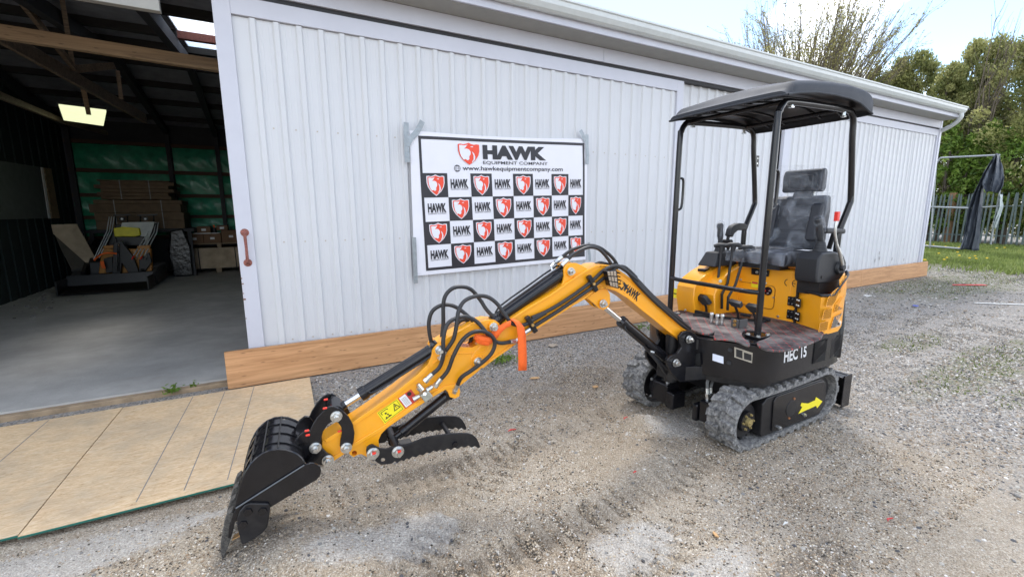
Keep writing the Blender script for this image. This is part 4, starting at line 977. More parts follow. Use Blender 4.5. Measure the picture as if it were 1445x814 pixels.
# near side yellow panel: chamfered front, side and rounded rear corner
prof = [(3.598,1.935),(3.515,1.735),(3.545,1.703),(3.62,1.697),(3.72,1.697),(3.79,1.708),(3.845,1.745)]
def top_z(x): return float(np.interp(x, [3.51,3.60,3.66,3.72,3.78,3.86], [.985,.99,1.04,1.085,1.12,1.14]))
def bot_z(x): return float(np.interp(x, [3.5,3.545,3.72,3.79,3.86], [.712,.70,.705,.735,.86]))
mb = MB(); ni = 12
pts = [Vector((x, y, 0)) for x, y in prof]; pp = []
for i in range(len(pts)-1):
    for k in range(4): pp.append(pts[i].lerp(pts[i+1], k/4))
pp.append(pts[-1])
def tz(i, p): return .99 if i < 4 else top_z(p.x)
n = len(pp); vs = []
for i, p in enumerate(pp): vs += [(p.x, p.y, .725+(bot_z(3.55)-.725)*min(1, i/4) if i < 4 else bot_z(p.x)), (p.x, p.y, tz(i, p))]
for i, p in enumerate(pp): vs += [(p.x+.012, p.y+.014, vs[2*i][2]), (p.x+.012, p.y+.014, vs[2*i+1][2])]
fs = []
for i in range(n-1):
    a, b = 2*i, 2*i+2; fs += [(a, b, b+1, a+1), (2*n+b, 2*n+a, 2*n+a+1, 2*n+b+1), (a+1, b+1, 2*n+b+1, 2*n+a+1), (b, a, 2*n+a, 2*n+b)]
fs += [(0, 1, 2*n+1, 2*n), (2*n-2, 4*n-2, 4*n-1, 2*n-1)]; mb.add(vs, fs); sp_ = PB('side_panel', YEL, mb, fix=True, ang=30)
tr = MB(); tr.tube([(p.x-.002, p.y-.002, tz(i, p)+.006) for i, p in enumerate(pp)], .012, 8); tr.build('edge_trim', BLS, sp_)
VG = mat('vent_brown_mesh', (.16,.075,.02), .6, var=.3)
vents = ([(710,608),(722,560),(752,522),(782,497),(783,535),(768,572),(748,604)], [(685,690),(699,632),(745,619),(738,680)], [(664,762),(674,709),(722,698),(715,752)], [(790,530),(790,470),(812,440),(836,425),(842,478)],[(755,645),(765,597),(800,555),(841,520),(846,592),(810,625)],[(733,745),(755,672),(800,650),(832,632),(822,690),(795,726)])
for i, v_ in enumerate(vents):
    P = [ony(z7_(*p), 1.693 if i < 3 else 1.695) for p in v_]
    P = [(min(q[0], 3.835), 1.6935+max(0, min(q[0], 3.835)-3.74)*.55*(1 if q[0] > 3.74 else 0), q[2]) for q in P]
    vv = MB().prism(P, (0,-.0015,0)).build('vent', mat('vent_dark', (.05,.022,.005), .8), sp_, smooth=False)
    rim = MB(); c0 = np.mean(np.array(P), axis=0)
    rim.tube([np.array(p)+np.array([0,-.001,0]) for p in P+[P[0]]], .0022, 6); rim.build('vent_rim', YEL, vv)
    # slanted mesh bars clipped to the opening's box
    xsP = [p[0] for p in P]; zsP = [p[2] for p in P]; A_ = np.array([(p[0], p[2]) for p in P])
    def inside(x, z):
        c = False; n_ = len(A_); j = n_-1
        for k in range(n_):
            if ((A_[k][1] > z) != (A_[j][1] > z)) and (x < (A_[j][0]-A_[k][0])*(z-A_[k][1])/(A_[j][1]-A_[k][1])+A_[k][0]): c = not c
            j = k
        return c
    sl_ = MB(); t_ = min(zsP)-.2; yb = min(p[1] for p in P)-.003
    while t_ < max(zsP)+.1:
        run = []
        for k in range(41):
            x = min(xsP)+(max(xsP)-min(xsP))*k/40; z = t_+(x-min(xsP))*1.1
            yy = 1.6915+max(0, x-3.74)*.55-.0015
            if inside(x, z): run.append((x, yy, z))
        if len(run) > 2: sl_.tube([run[0], run[-1]], .0014, 4)
        t_ += .015
    if sl_.v: o = sl_.build('vent_mesh', YEL if i < 5 else STEEL, vv, smooth=False); o['kind'] = 'stuff'
# far-left yellow cowl
mb = MB(); mb.prism([(3.20,2.56,.72),(3.165,2.56,.86),(3.17,2.56,.955),(3.23,2.56,1.02),(3.34,2.56,1.075),(3.48,2.56,1.125),(3.62,2.56,1.14),(3.95,2.56,1.14),(3.95,2.56,.72)], (0,.19,0))
lc = PB('left_cowl', YEL, mb, bevel=.03)
mb = MB(); mb.prism([(3.30,2.44,.72),(3.275,2.44,.90),(3.33,2.44,1.0),(3.44,2.44,1.08),(3.60,2.44,1.132),(3.66,2.44,1.132),(3.66,2.44,.72)], (0,.14,0)); mb.build('cowl_inner', YEL, lc, bevel=.028)
d7 = lambda a, b: (940+a/4.522, 300+b/4.522)
sP = [d7(*p) for p in ((38,480),(122,497),(108,556),(30,538))]
def s_on(p, off): return onplane(p, (3.185-off, 2.6, .8), (-1, -.0, 0.15))
MB().prism([s_on(p, .008) for p in sP], (-.001,0,0)).build('warning_sticker', YST, lc, smooth=False)
MB().prism([s_on(d7(*p), .0095) for p in ((34,508),(68,515),(66,522),(33,515))], (-.0005,0,0)).build('sticker_pictogram', BPR, lc, smooth=False)
MB().prism([s_on(d7(*p), .0095) for p in ((80,515),(93,518),(90,538),(78,535))], (-.0005,0,0)).build('sticker_pictogram', BPR, lc, smooth=False)
mb = MB(); bolt(mb, s_on(d7(148,532), .006), (-1,0,0), .011,.002); bolt(mb, s_on(d7(122,622), .006), (-1,0,0), .009,.002); bolt(mb, (3.33,2.435,1.02), (-1,-1,0), .011,.002); mb.build('bolt', STEEL, lc)
mb = MB(); mb.box(3.34,3.44,2.60,2.68,1.075,1.10); mb.build('cowl_catch', BLK, lc, bevel=.006)
# hood top and ledge behind the seat
mb = MB(); mb.box(3.62,4.0,1.96,2.60,1.151,1.165); mb.build('hood_ledge', mat('orange_ledge', (.5,.17,.02), .5), eng, bevel=.004)
PB('rear_hood', YEL, MB().prism([(3.80,1.80,.95),(3.80,1.80,1.12),(3.99,1.80,1.12),(4.03,1.80,1.0),(4.03,1.80,.90)], (0,.85,0)), bevel=.03)

# --- right console (near)
mb = MB(); mb.prism([(3.50,1.765,1.075),(3.485,1.765,1.12),(3.49,1.765,1.25),(3.53,1.765,1.298),(3.70,1.765,1.30),(3.82,1.765,1.275),(3.885,1.765,1.205),(3.88,1.765,1.13),(3.82,1.765,1.08),(3.70,1.765,1.062)], (0,.165,0))
con = PB('right_console', PLA, mb, bevel=.035)
mb = MB(); mb.prism([(3.56,1.78,.98),(3.56,1.78,1.08),(3.83,1.78,1.08),(3.86,1.78,1.0)], (0,.16,0)); mb.build('console_base', BLS, con)
mb = MB(); mb.cyl((3.765,1.766,1.175),(3.765,1.742,1.175),.052,.046,28); mb.cyl((3.765,1.742,1.18),(3.765,1.722,1.18),.026,.024,20); mb.build('lever_pivot', PLA, con, bevel=.005)
mb = MB(); mb.cyl((3.55,1.766,1.12),(3.55,1.760,1.12),.012,.012,12); mb.build('console_cap', BLS, con)
def joystick(x, y, z, parent, m_=PLA, lean=-.06):
    mb = MB()
    for k in range(4): mb.cyl((x,y,z+.018*k),(x,y,z+.018*k+.017), .050-.005*k, .044-.005*k, 22)
    mb.cyl((x,y,z+.07),(x+lean*.3,y,z+.11), .024, .018, 14)
    j = mb.build('joystick', m_, parent)
    g = MB(); P = [(x+lean*.3,y,z+.10),(x+lean*.5,y,z+.14),(x+lean*.8,y,z+.19),(x+lean*1.0,y,z+.225),(x+lean*1.25,y,z+.245)]
    g.tube(P, [.020,.026,.023,.028,.020], 12, sub=0); g.build('joystick_grip', m_, j, bevel=.002)
    return j, P
FILM = None
def film_mat():
    M = bpy.data.materials.new('clear_film'); M.use_nodes = True; t = M.node_tree; n = t.nodes; p = n['Principled BSDF']; l = t.links.new
    p.inputs['Base Color'].default_value = (.45,.49,.56,1); p.inputs['Roughness'].default_value = .16; p.inputs['Specular IOR Level'].default_value = .9
    tc = n.new('ShaderNodeTexCoord'); nz = n.new('ShaderNodeTexNoise'); nz.inputs['Scale'].default_value = 1.0; nz.inputs['Detail'].default_value = 3; nz.inputs['Distortion'].default_value = 1.6; mpf = n.new('ShaderNodeMapping'); mpf.inputs['Rotation'].default_value = (.5,.9,.3); mpf.inputs['Scale'].default_value = (16, 5, 4); l(tc.outputs['Object'], mpf.inputs[0]); l(mpf.outputs[0], nz.inputs[0])
    wv = n.new('ShaderNodeTexVoronoi'); wv.feature = 'DISTANCE_TO_EDGE'; wv.inputs['Scale'].default_value = 16; l(tc.outputs['Object'], wv.inputs[0])
    b = n.new('ShaderNodeBump'); b.inputs['Strength'].default_value = 1.0; b.inputs['Distance'].default_value = .03; l(nz.outputs[0], b.inputs['Height']); l(b.outputs[0], p.inputs['Normal'])
    r = n.new('ShaderNodeMapRange'); r.inputs[1].default_value = .42; r.inputs[2].default_value = .72; r.inputs[3].default_value = .04; r.inputs[4].default_value = .38; l(nz.outputs[0], r.inputs[0]); l(r.outputs[0], p.inputs['Alpha']); return M
FILM = film_mat()
def film_tube(P, rs, parent, name='plastic_wrap', seg=14):
    mb = MB(); rr_ = random.Random(len(P)*7+int(P[0][0]*100)); mb.tube(P, rs, seg)
    mb.v = [(v[0]+rr_.uniform(-.005,.005), v[1]+rr_.uniform(-.005,.005), v[2]+rr_.uniform(-.004,.004)) for v in mb.v]; return mb.build(name, FILM, parent, ang=20)
j1, JP = joystick(3.655, 1.85, 1.300, con)
film_tube([JP[0]]+[tuple(np.array(p)+np.array([0,0,.004])) for p in JP[1:]]+[(JP[-1][0]-.008,JP[-1][1],JP[-1][2]+.015)], [.022,.036,.034,.038,.034,.012], j1)
mb = MB(); mb.tube([(3.755,1.735,1.20),(3.70,1.735,1.29),(3.64,1.735,1.36),(3.60,1.735,1.45),(3.602,1.735,1.53)], [.013,.012,.010,.009,.009], 10, sub=3)
lev = PB('throttle_lever', STEEL, mb); mb = MB(); mb.box(3.586,3.618,1.722,1.748,1.525,1.592); mb.build('lever_knob', RED, lev, bevel=.004)
# --- left console (far)
mb = MB(); vs = [(3.33,2.50,1.13),(3.72,2.50,1.13),(3.72,2.68,1.13),(3.33,2.68,1.13),(3.41,2.53,1.25),(3.70,2.53,1.255),(3.70,2.66,1.255),(3.41,2.66,1.25)]
mb.add(vs, [(3,2,1,0),(4,5,6,7),(0,1,5,4),(1,2,6,5),(2,3,7,6),(3,0,4,7)]); lcon = PB('left_console', PLA, mb, bevel=.012)
j2, JP2 = joystick(3.52, 2.60, 1.25, lcon, lean=-.02)
film_tube([JP2[0]]+[tuple(np.array(p)+np.array([0,0,.004])) for p in JP2[1:]]+[(JP2[-1][0]-.008,JP2[-1][1],JP2[-1][2]+.015)], [.022,.036,.034,.038,.034,.012], j2)
mb = MB(); mb.prism([(3.585,2.56,1.385),(3.60,2.56,1.44),(3.63,2.56,1.475),(3.70,2.56,1.495),(3.79,2.56,1.49),(3.835,2.56,1.47),(3.84,2.56,1.445),(3.80,2.56,1.43),(3.70,2.56,1.43),(3.655,2.56,1.405),(3.63,2.56,1.37)], (0,.055,0)); ar_ = PB('armrest', PLA, mb, bevel=.014)
mb = MB(); mb.tube([(3.61,2.59,1.41),(3.60,2.59,1.34),(3.62,2.59,1.25)], .014, 10); mb.cyl((3.60,2.55,1.335),(3.60,2.63,1.335),.018,.018,12); mb.build('armrest_bracket', BLS, ar_)
mb = MB(); mb.bar((3.70,1.87,1.452),(3.98,1.87,1.44),.065,.042); ar2 = PB('armrest', PLA, mb, bevel=.016)
mb = MB(); mb.tube([(3.93,1.90,1.43),(3.94,1.93,1.30)], .018, 8); mb.build('armrest_bracket', BLS, ar2)

# --- seat
SEATM = mat('seat_vinyl', (.028,.031,.04), .5, var=.15, scale=9, bump=.2)
def cushion(mb, pl, yw, top=0.0):
    """rounded slab: profile pl in xz, width yw range"""
    mb.prism([(x, yw[0], z) for x, z in pl], (0, yw[1]-yw[0], 0)); return mb
seat = PB('seat', SEATM, cushion(MB(), [(3.47,1.20),(3.455,1.235),(3.48,1.275),(3.56,1.295),(3.72,1.285),(3.92,1.275),(3.96,1.22),(3.94,1.185),(3.5,1.18)], (2.0,2.45)), bevel=.035)
mb = MB(); cushion(mb, [(3.60,1.29),(3.62,1.305),(3.85,1.30),(3.87,1.285)], (2.08,2.37)); mb.build('seat_pad', SEATM, seat, bevel=.02)
bk = PB('backrest', SEATM, cushion(MB(), [(3.85,1.29),(3.83,1.36),(3.865,1.50),(3.885,1.62),(3.90,1.70),(3.93,1.725),(3.97,1.715),(3.985,1.60),(3.96,1.36),(3.94,1.28)], (1.965,2.405)), bevel=.04)
for (z0, z1) in ((1.33,1.42),(1.44,1.53),(1.55,1.64)):
    mb = MB(); f = lambda z: 3.832+(z-1.33)*.18; mb.prism([(f(z0)-.006,2.06,z0),(f(z1)-.006,2.06,z1),(f(z1)-.006,2.31,z1),(f(z0)-.006,2.31,z0)], (.03,0,0)); mb.build('back_pad', SEATM, bk, bevel=.012)
for y0, y1 in ((1.97,2.05),(2.32,2.40)):
    mb = MB(); mb.prism([(3.80,y0,1.36),(3.825,y0,1.50),(3.86,y0,1.66),(3.90,y0,1.66),(3.90,y0,1.36)], (0,y1-y0,0)); mb.build('back_bolster', SEATM, bk, bevel=.025)
hr = PB('headrest', SEATM, cushion(MB(), [(3.865,1.755),(3.865,1.88),(3.885,1.925),(3.93,1.935),(3.955,1.91),(3.955,1.77),(3.92,1.745)], (2.0,2.31)), bevel=.03)
mb = MB(); mb.prism([(3.858,2.06,1.775),(3.858,2.06,1.885),(3.858,2.25,1.885),(3.858,2.25,1.775)], (.02,0,0)); mb.build('headrest_pad', SEATM, hr, bevel=.012)
mb = MB(); mb.cyl((3.93,2.08,1.70),(3.93,2.08,1.78),.008,.008,10); mb.cyl((3.93,2.23,1.70),(3.93,2.23,1.78),.008,.008,10); mb.build('headrest_post', STEEL, hr)
def crumpled(fn, nu, nv, amp, parent, seed, name='plastic_cover'):
    rr_ = random.Random(seed); ph = [rr_.uniform(0,6.28) for _ in range(8)]
    def g(u, v):
        p = fn(u, v); s = amp*(math.sin(17*u+9*v+ph[0])+.7*math.sin(31*v-12*u+ph[1])+.5*math.sin(45*u+23*v+ph[2])+.12*rr_.uniform(-1,1)); return (p[0]+s*.8, p[1]+s*.3, p[2]+s*.5)
    return MB().grid(g, nu, nv).build(name, FILM, parent, ang=25)
crumpled(lambda u, v: (3.80+.105*v-.012*math.sin(math.pi*u)*1, 1.945+.475*u, 1.30+.44*v), 26, 26, .005, bk, 3)
crumpled(lambda u, v: (3.44+.46*v if v > .15 else 3.43+.02*v, 1.975+.50*u, 1.185+.13*min(1, v/.2)-.01*v), 26, 22, .004, seat, 5)
crumpled(lambda u, v: (3.845+.005*math.sin(math.pi*u), 1.985+.34*u, 1.74+.215*v+.02*u*v), 16, 14, .004, hr, 8)
crumpled(lambda u, v: (3.86+.11*u, 1.99-.01*math.sin(3*v), 1.75+.23*v*(1-.3*u)), 8, 12, .004, hr, 9)
crumpled(lambda u, v: (3.885-.01*v, 2.03+.26*u, 1.70+.08*v), 10, 6, .003, bk, 21)
MB().prism([(3.90,2.07,1.70),(3.90,2.24,1.70),(3.90,2.22,1.77),(3.90,2.09,1.77)], (.03,0,0)).build('headrest_stem', SEATM, bk, bevel=.008)
crumpled(lambda u, v: (3.84+.14*u, 1.955, 1.30+.42*v), 8, 20, .004, bk, 10)
crumpled(lambda u, v: (3.45+.5*u, 1.985-.02*math.sin(math.pi*v), 1.18+.11*v), 20, 6, .004, seat, 11)
mb = MB(); mb.box(3.5,3.92,2.05,2.40,1.14,1.185); mb.build('seat_base', BLS, seat)

# --- levers, pedals and spools on the floor
for i, (top, k1, k2, bot) in enumerate((((355,215),(330,440),(292,520),(290,600)),((430,212),(392,450),(356,520),(355,612)),((512,228),(442,460),(396,540),(392,622)))):
    yy = [2.50, 2.42, 2.34][i]
    P = [ony(d7(*p), yy) for p in (top, k1, k2, bot)]
    mb = MB(); mb.tube(P, [.011,.011,.011,.011]+[], 10); lv = PB('control_lever', BLS, mb)
    t_ = P[0]; mb = MB(); mb.tube([t_+np.array([-.004,0,-.05]), t_+np.array([0,0,.0])], [.017,.024], 12); mb.tube([t_+np.array([-.035,.05,.0]), t_+np.array([-.015,.02,.010]), t_+np.array([.02,-.03,.008]), t_+np.array([.035,-.055,-.004])], [.014,.02,.02,.013], 10); mb.build('lever_grip', PLA, lv)
for (pts, nm) in (([(180,535),(200,532),(245,545),(280,590),(232,592)],0), ([(390,568),(402,565),(470,585),(478,612),(415,598)],1), ([(500,598),(512,592),(575,606),(578,640),(540,640)],2)):
    P = [onx(d7(*p), 3.22) for p in pts]; mb = MB(); mb.prism(P, (.03,0,.02)); pd = PB('pedal', BLS, mb, bevel=.005)
    c = np.mean(np.array(P), axis=0); MB().tube([c+np.array([.01,0,0]), (c[0]+.05, c[1]-.01, .79), (c[0]+.06, c[1]-.01, .735)], .010, 8).build('pedal_arm', BLS, pd)
for p in ((318,582),(510,620),(632,655),(610,655)):
    c = onx(d7(*p), 3.42); MB().cyl((c[0],c[1]-.04,.755),(c[0],c[1]+.04,.755),.014,.014,10).build('foot_peg', PLA, ex)
mb = MB()
for p in ((290,665),(325,675),(357,675)):
    c = onz(d7(*p), .78); mb.cyl((c[0],c[1],.73),(c[0],c[1],.80),.014,.014,14); mb.cyl((c[0],c[1],.80),(c[0],c[1],.815),.016,.012,6); mb.cyl((c[0],c[1],.75),(c[0],c[1],.755),.019,.019,14)
PB('valve_spool', STEEL, mb)
c = onz(d7(470,700), .77); mb = MB(); mb.box(c[0]-.05,c[0]+.05,c[1]-.03,c[1]-.022,.735,.80); mb.box(c[0]-.05,c[0]-.042,c[1]-.03,c[1]+.04,.735,.80); pbx = PB('pedal_bracket', mat('grey_bracket', (.09,.09,.09), .5), mb, bevel=.003)
mb = MB(); bolt(mb, (c[0]-.051,c[1]+.005,.785), (-1,0,0), .010,.003); bolt(mb, (c[0]-.051,c[1]+.005,.757), (-1,0,0), .010,.003); mb.build('bolt', mat('brass', (.55,.36,.14), .3, metal=.8), pbx)
mb = MB(); mb.bar((3.10,2.50,.745),(3.40,2.06,.745),.02,.02); mb.bar((3.15,2.52,.76),(3.15,2.30,.76),.02,.03); PB('pedal_shaft', BLS, mb)

# --- canopy posts
YN, YF = 1.862, 2.652
for y, iny in ((YN, 1), (YF, -1)):
    P = [(2.992,y,.735),(2.992,y,1.4),(3.0,y,2.16),(3.012,y,2.235),(3.045,y,2.285),(3.11,y,2.31),(3.5,y,2.325),(3.84,y,2.33),(3.905,y,2.312),(3.945,y,2.26),(3.962,y,2.12),(4.035,y,1.72),(4.025,y,1.64),(3.93,y,1.46),(3.915,y,1.38),(3.915,y,1.0)]
    mb = MB(); mb.tube(P, .0225, 16, sub=1) if False else mb.tube(smooth_path([Vector(p) for p in P], 3), .0225, 16)
    po = PB('canopy_post', BLK, mb)
    mb = MB(); mb.box(2.925,3.07,y-.055,y+.055,.722,.738); bp = mb.build('base_plate', BLK, po, bevel=.003)
    mb = MB()
    for dx in (-.05,.06):
        for dy in (-.038,.038): bolt(mb, (2.992+dx,y+dy,.738), (0,0,1), .012,.004)
    mb.build('bolt', STEEL, po)
    mb = MB(); mb.tube([(3.0,y,1.865),(3.04,y-.0*iny,1.868),(3.065,y,1.85),(3.068,y,1.74),(3.06,y,1.64),(3.035,y,1.615),(2.998,y,1.612)], .0105, 10, sub=3); mb.build('grab_handle', BLK, po)
    mb = MB()
    for x in (3.14, 3.80): mb.cyl((x,y+.0,2.285),(x,y,2.312),.013,.013,8); mb.box(x-.016,x+.016,y-.012,y+.012,2.275,2.285)
    mb.build('roof_bolt', STEEL, po)
mb = MB(); mb.tube([(2.992,YF,1.058),(2.975,YF-.03,1.05),(2.955,YF-.12,1.045),(2.95,YC,1.043),(2.955,YN+.12,1.04),(2.975,YN+.03,1.04),(2.992,YN,1.04)], .0165, 12, sub=4); PB('front_rail', BLK, mb)
mb = MB(); mb.tube([(3.1,YN,2.315),(3.1,YF,2.315)], .016, 10); mb.tube([(3.8,YN,2.33),(3.8,YF,2.33)], .016, 10); PB('roof_crossbar', BLK, mb)
mb = MB(); mb.box(3.975,4.045,YF-.004,YF+.004,2.00,2.10); tb = PB('rear_tab', BLS, mb, bevel=.002)
mb = MB(); mb.cyl((4.022,YF-.006,2.075),(4.022,YF+.006,2.075),.007,.007,8); mb.cyl((4.022,YF-.006,2.03),(4.022,YF+.006,2.03),.007,.007,8); mb.build('tab_hole', STEEL, tb)
# --- canopy roof: domed moulded shell with grooves
X0, X1, Y0, Y1 = 2.895, 4.03, 1.765, 2.705
def rim_z(u): return float(np.interp(u, [0,.03,.12,.3,.5,.68,.8,.9,1], [2.315,2.318,2.335,2.362,2.372,2.37,2.355,2.32,2.30]))
def edge_z(u): return float(np.interp(u, [0,.04,.09,.16,.30,.5,.70,.85,.95,1], [2.355,2.365,2.395,2.412,2.432,2.452,2.462,2.455,2.438,2.415]))
def roof_xy(u, v):
    x = X0+(X1-X0)*u; y = Y0+(Y1-Y0)*v
    k = abs(2*v-1)
    if u < .1: x += .035*(k**4)*(1-u/.1)
    if u > .9: x -= .04*(k**4)*((u-.9)/.1)
    return x, y
def roof_top(u, v):
    k = abs(2*v-1); x, y = roof_xy(u, v)
    z = edge_z(u)
    dome = .020*(1-k**2)*min(1, u/.15)
    step = .022*(1/(1+math.exp(-(u-.075-.05*(1-k)**2)*90))) - .012
    # raised centre panel between two grooves
    c = 1/(1+math.exp((k-.40-.18*max(0, .6-u))*26))
    ctr = .042*c*max(0, min(1, (u-.12)/.28))*(1 if u < .8 else max(0, 1-(u-.8)/.2))
    groove = -.024*math.exp(-((k-.50-.16*max(0, .6-u))/.055)**2)*max(0, min(1, (u-.2)/.2))*max(0, min(1, (1.0-u)/.15))
    edge = -.030*max(0, (k-.9)/.1)**2-.02*max(0, (u-.93)/.07)**2
    return (x, y, z+dome+step+ctr+groove+edge)
mb = MB(); mb.grid(lambda u, v: roof_top(u, v), 48, 48)
def skirt(a, b, n, flip):
    for i in range(n):
        t0, t1 = i/n, (i+1)/n; uv0 = (a[0]+(b[0]-a[0])*t0, a[1]+(b[1]-a[1])*t0); uv1 = (a[0]+(b[0]-a[0])*t1, a[1]+(b[1]-a[1])*t1)
        p0, p1 = roof_top(*uv0), roof_top(*uv1); q0 = (p0[0], p0[1], rim_z(uv0[0])); q1 = (p1[0], p1[1], rim_z(uv1[0])); mb.add([p0, p1, q1, q0], [(0,1,2,3)])
skirt((0,0),(1,0),48,0); skirt((1,0),(1,1),48,0); skirt((1,1),(0,1),48,0); skirt((0,1),(0,0),48,0)
rf_ = PB('canopy_roof', ROOFP, mb, fix=True, ang=50)
mb = MB(); ins_ = lambda t: .02+.96*t
mb.grid(lambda u, v: (lambda p: (p[0], p[1], rim_z(ins_(u))+.012+.02*(1-abs(2*v-1)**4)))(roof_xy(ins_(u), ins_(v))), 32, 32); mb.build('roof_liner', BLS, rf_, ang=50)
mb = MB(); edgeP = [(i/24, 0) for i in range(25)]+[(1, i/24) for i in range(1, 25)]+[(1-i/24, 1) for i in range(1, 25)]+[(0, 1-i/24) for i in range(1, 25)]
mb.tube([(lambda p, u: (p[0]+(.012 if u < .5 else -.012)*0, p[1], rim_z(u)))(roof_xy(u, v), u) for u, v in edgeP], .008, 8); mb.build('roof_lip', ROOFP, rf_)
for v in (.2,.35,.65,.8):
    mb = MB(); mb.tube([(lambda p, u: (p[0], p[1], rim_z(u)+.006))(roof_xy(u, v), u) for u in [.08+.84*i/12 for i in range(13)]], .010, 6); mb.build('roof_rib', BLK, rf_)

# ------------------------------------------------------------------ boom, arm, bucket (swung slightly towards the shed)
SW = R(4.0); DV = np.array([-math.cos(SW), math.sin(SW), 0]); NV = np.array([math.sin(SW), math.cos(SW), 0]); OP = np.array([2.55, YC-.005, 0])
def at(p, w): return onplane(p, OP+w*NV, NV)
def pl(pts, w0, w1, mb=None, holes=()):
    mb = mb or MB(); return mb.prism([at(p, w0) for p in pts], NV*(w1-w0), holes=[[at(p, w0) for p in h] for h in holes])
def bothsides(pts, wn, th, ref=None, holes=()):
    """same plate on both sides; outline measured on the near one at w=-wn"""
    mb = MB(); P = [at(p, -wn) for p in pts]; H = [[at(p, -wn) for p in h] for h in holes]
    mb.prism(P, NV*th, holes=H); mb.prism([q+NV*(2*wn-th) for q in P], NV*th, holes=[[q+NV*(2*wn-th) for q in h] for h in H]); return mb
r5 = lambda a, b: (740+a/4.786, 330+b/4.786)
r4 = lambda a, b: (590+a/4.284, 380+b/4.284)
r3 = lambda a, b: (420+a/6.786, 540+b/6.786)
rt = lambda a, b: (500+a/6.26, 540+b/6.26)
rb = lambda a, b: (300+a/3.7, 570+b/3.7)
HB = .068    # boom half width
top_e = [(692,476),(705,465),(721,450),(745,434),(777.6,415),(800,399),(815,388.5),(829.8,380),(840.3,374.5),(852,373),(864,375),(873.7,380.8),(886,389.5),(898.8,399.5),(919.7,419.8),(940.6,438.6),(960,457.5),(972,468)]
bot_e = [(968,489),(959.4,479.9),(940.6,465.8),(924,452),(907,438.6),(886,421),(869.5,411),(859,407.7),(850.7,407.3),(840,411),(827.8,420.9),(809,431.5),(790,443.5),(771,456),(740,476),(717,494),(700,505.5),(690,513)]
nose = [(683,519),(672,520),(665.5,515),(664,507),(668,498),(678,488)]
footr = [(979,472),(982,479),(978,487)]
core = top_e+footr+bot_e+nose
boom = PB('boom', YEL, pl(core, -HB+.008, HB-.008), bevel=.004)
def plates(pts, wn, th, name, m_, parent, bevel=.003, holes=()):
    P = [at(p, -wn) for p in pts]; H = [[at(p, -wn) for p in h] for h in holes]
    a = MB().prism(P, NV*th, holes=H).build(name, m_, parent, bevel=bevel); s_ = NV*(2*wn-th)
    b = MB().prism([q+s_ for q in P], NV*th, holes=[[q+s_ for q in h] for h in H]).build(name, m_, parent, bevel=bevel); return a, b
def strip(edge, off_px, w, th_w, name, parent, m_=YEL, inward=1):
    """flange strip following an edge polyline, off_px wide, standing 8 mm proud of the plates"""
    E_ = [np.array(p, float) for p in edge]; I_ = []
    for i in range(len(E_)):
        d = E_[min(i+1, len(E_)-1)]-E_[max(i-1, 0)]; d /= np.linalg.norm(d); nrm_ = np.array([-d[1], d[0]])*inward; I_.append(E_[i]+nrm_*off_px)
    return pl([tuple(p) for p in E_]+[tuple(p) for p in reversed(I_)], -w, w).build(name, m_, parent, bevel=.003)
strip(top_e[1:], 3.0, HB, 0, 'top_flange', boom, inward=1)
strip(bot_e, 3.2, HB, 0, 'bottom_flange', boom, inward=1)
# cylinder lug on top of the boom
lugp = [(779,417),(789,408),(794.5,399),(796.5,390),(796,380),(799.5,373.5),(806,371),(813,371),(820.5,374),(829,379),(834,383),(824,391),(800,405)]
pin_ = lambda p, wn, r, m_, parent, h=.012: (lambda a: MB().cyl(a-NV*h, a+NV*(2*wn+h), r, r, 20).build('pin', m_, parent, bevel=.002))(at(p, -wn))
plates(lugp, .052, .016, 'cylinder_lug', YEL, boom)
def boss(p, wn, r, h=.012, parent=boom): 
    a = at(p, -wn); mb = MB(); mb.cyl(a-NV*h, a+NV*.004, r, r, 24); b = a+NV*2*wn; mb.cyl(b-NV*.004, b+NV*h, r, r, 24); return mb.build('pin_boss', YEL, parent, bevel=.003)
def bolthead(p, w, r, parent, m_=STEEL, both=None):
    a = at(p, w); mb = MB(); mb.cyl(a, a-NV*.004, r*1.3, r*1.3, 20); mb.cyl(a-NV*.004, a-NV*.022, r*1.12, r*1.04, 6); mb.cyl(a-NV*.022, a-NV*.040, r*.6, r*.5, 12)
    if both: b = a+NV*both; mb.cyl(b, b+NV*.006, r*1.3, r*1.3, 20); mb.cyl(b+NV*.006, b+NV*.022, r, r*.96, 6)
    return mb.build('pin_nut', m_, parent)
boss(r5(313,253), .052, .034); bolthead(r5(313,253), -.066, .019, boom, both=.132)
lug2 = [(828,421),(838,413),(848,407),(857,408),(861,415),(861.5,427),(858,434),(851.5,437.5),(845,435),(838,428)]
plates(lug2, .045, .018, 'cylinder_lug', YEL, boom); boss(r5(530,470), .045, .030); bolthead(r5(530,470), -.058, .021, boom, both=.116)
boss((970.7,478), HB, .034); bolthead((972,478.5), -.125, .022, boom, both=.25)
# arm
HA = .064
arm_out = [(454,633),(455,624),(460,619),(481,606.5),(497,596),(523,578.5),(560,552),(590,528),(604,514),(609,501),(613,492),(622,482.5),(640,472),(660,461),(674,455),(688,451.5),(699,452),(705,456.5),(706,463),(703,472),(699,482),(694,495),(689,508),(682,517),(672,526),(658,537),(648,545),(649.5,553),(648,559),(642,562),(635,560),(632,552.5),(629,549.5),(616,557),(600,567),(580,580),(560,594),(546,604),(538,612),(534,621),(536,634),(533,643),(526,647.5),(517,644),(510,640.5),(505,641),(499,644.5),(493.5,641),(492,636),(482,643),(471,650),(462,652),(456,645)]
slot = [r4(*p) for p in ((232,462),(238,447),(285,425),(345,400),(380,396),(378,420),(355,458),(325,472),(270,470))]
hole = [tuple(np.array(r3(545,672))+3.6*np.array([math.cos(a), math.sin(a)])) for a in np.linspace(0, 2*math.pi, 13)[:-1]]
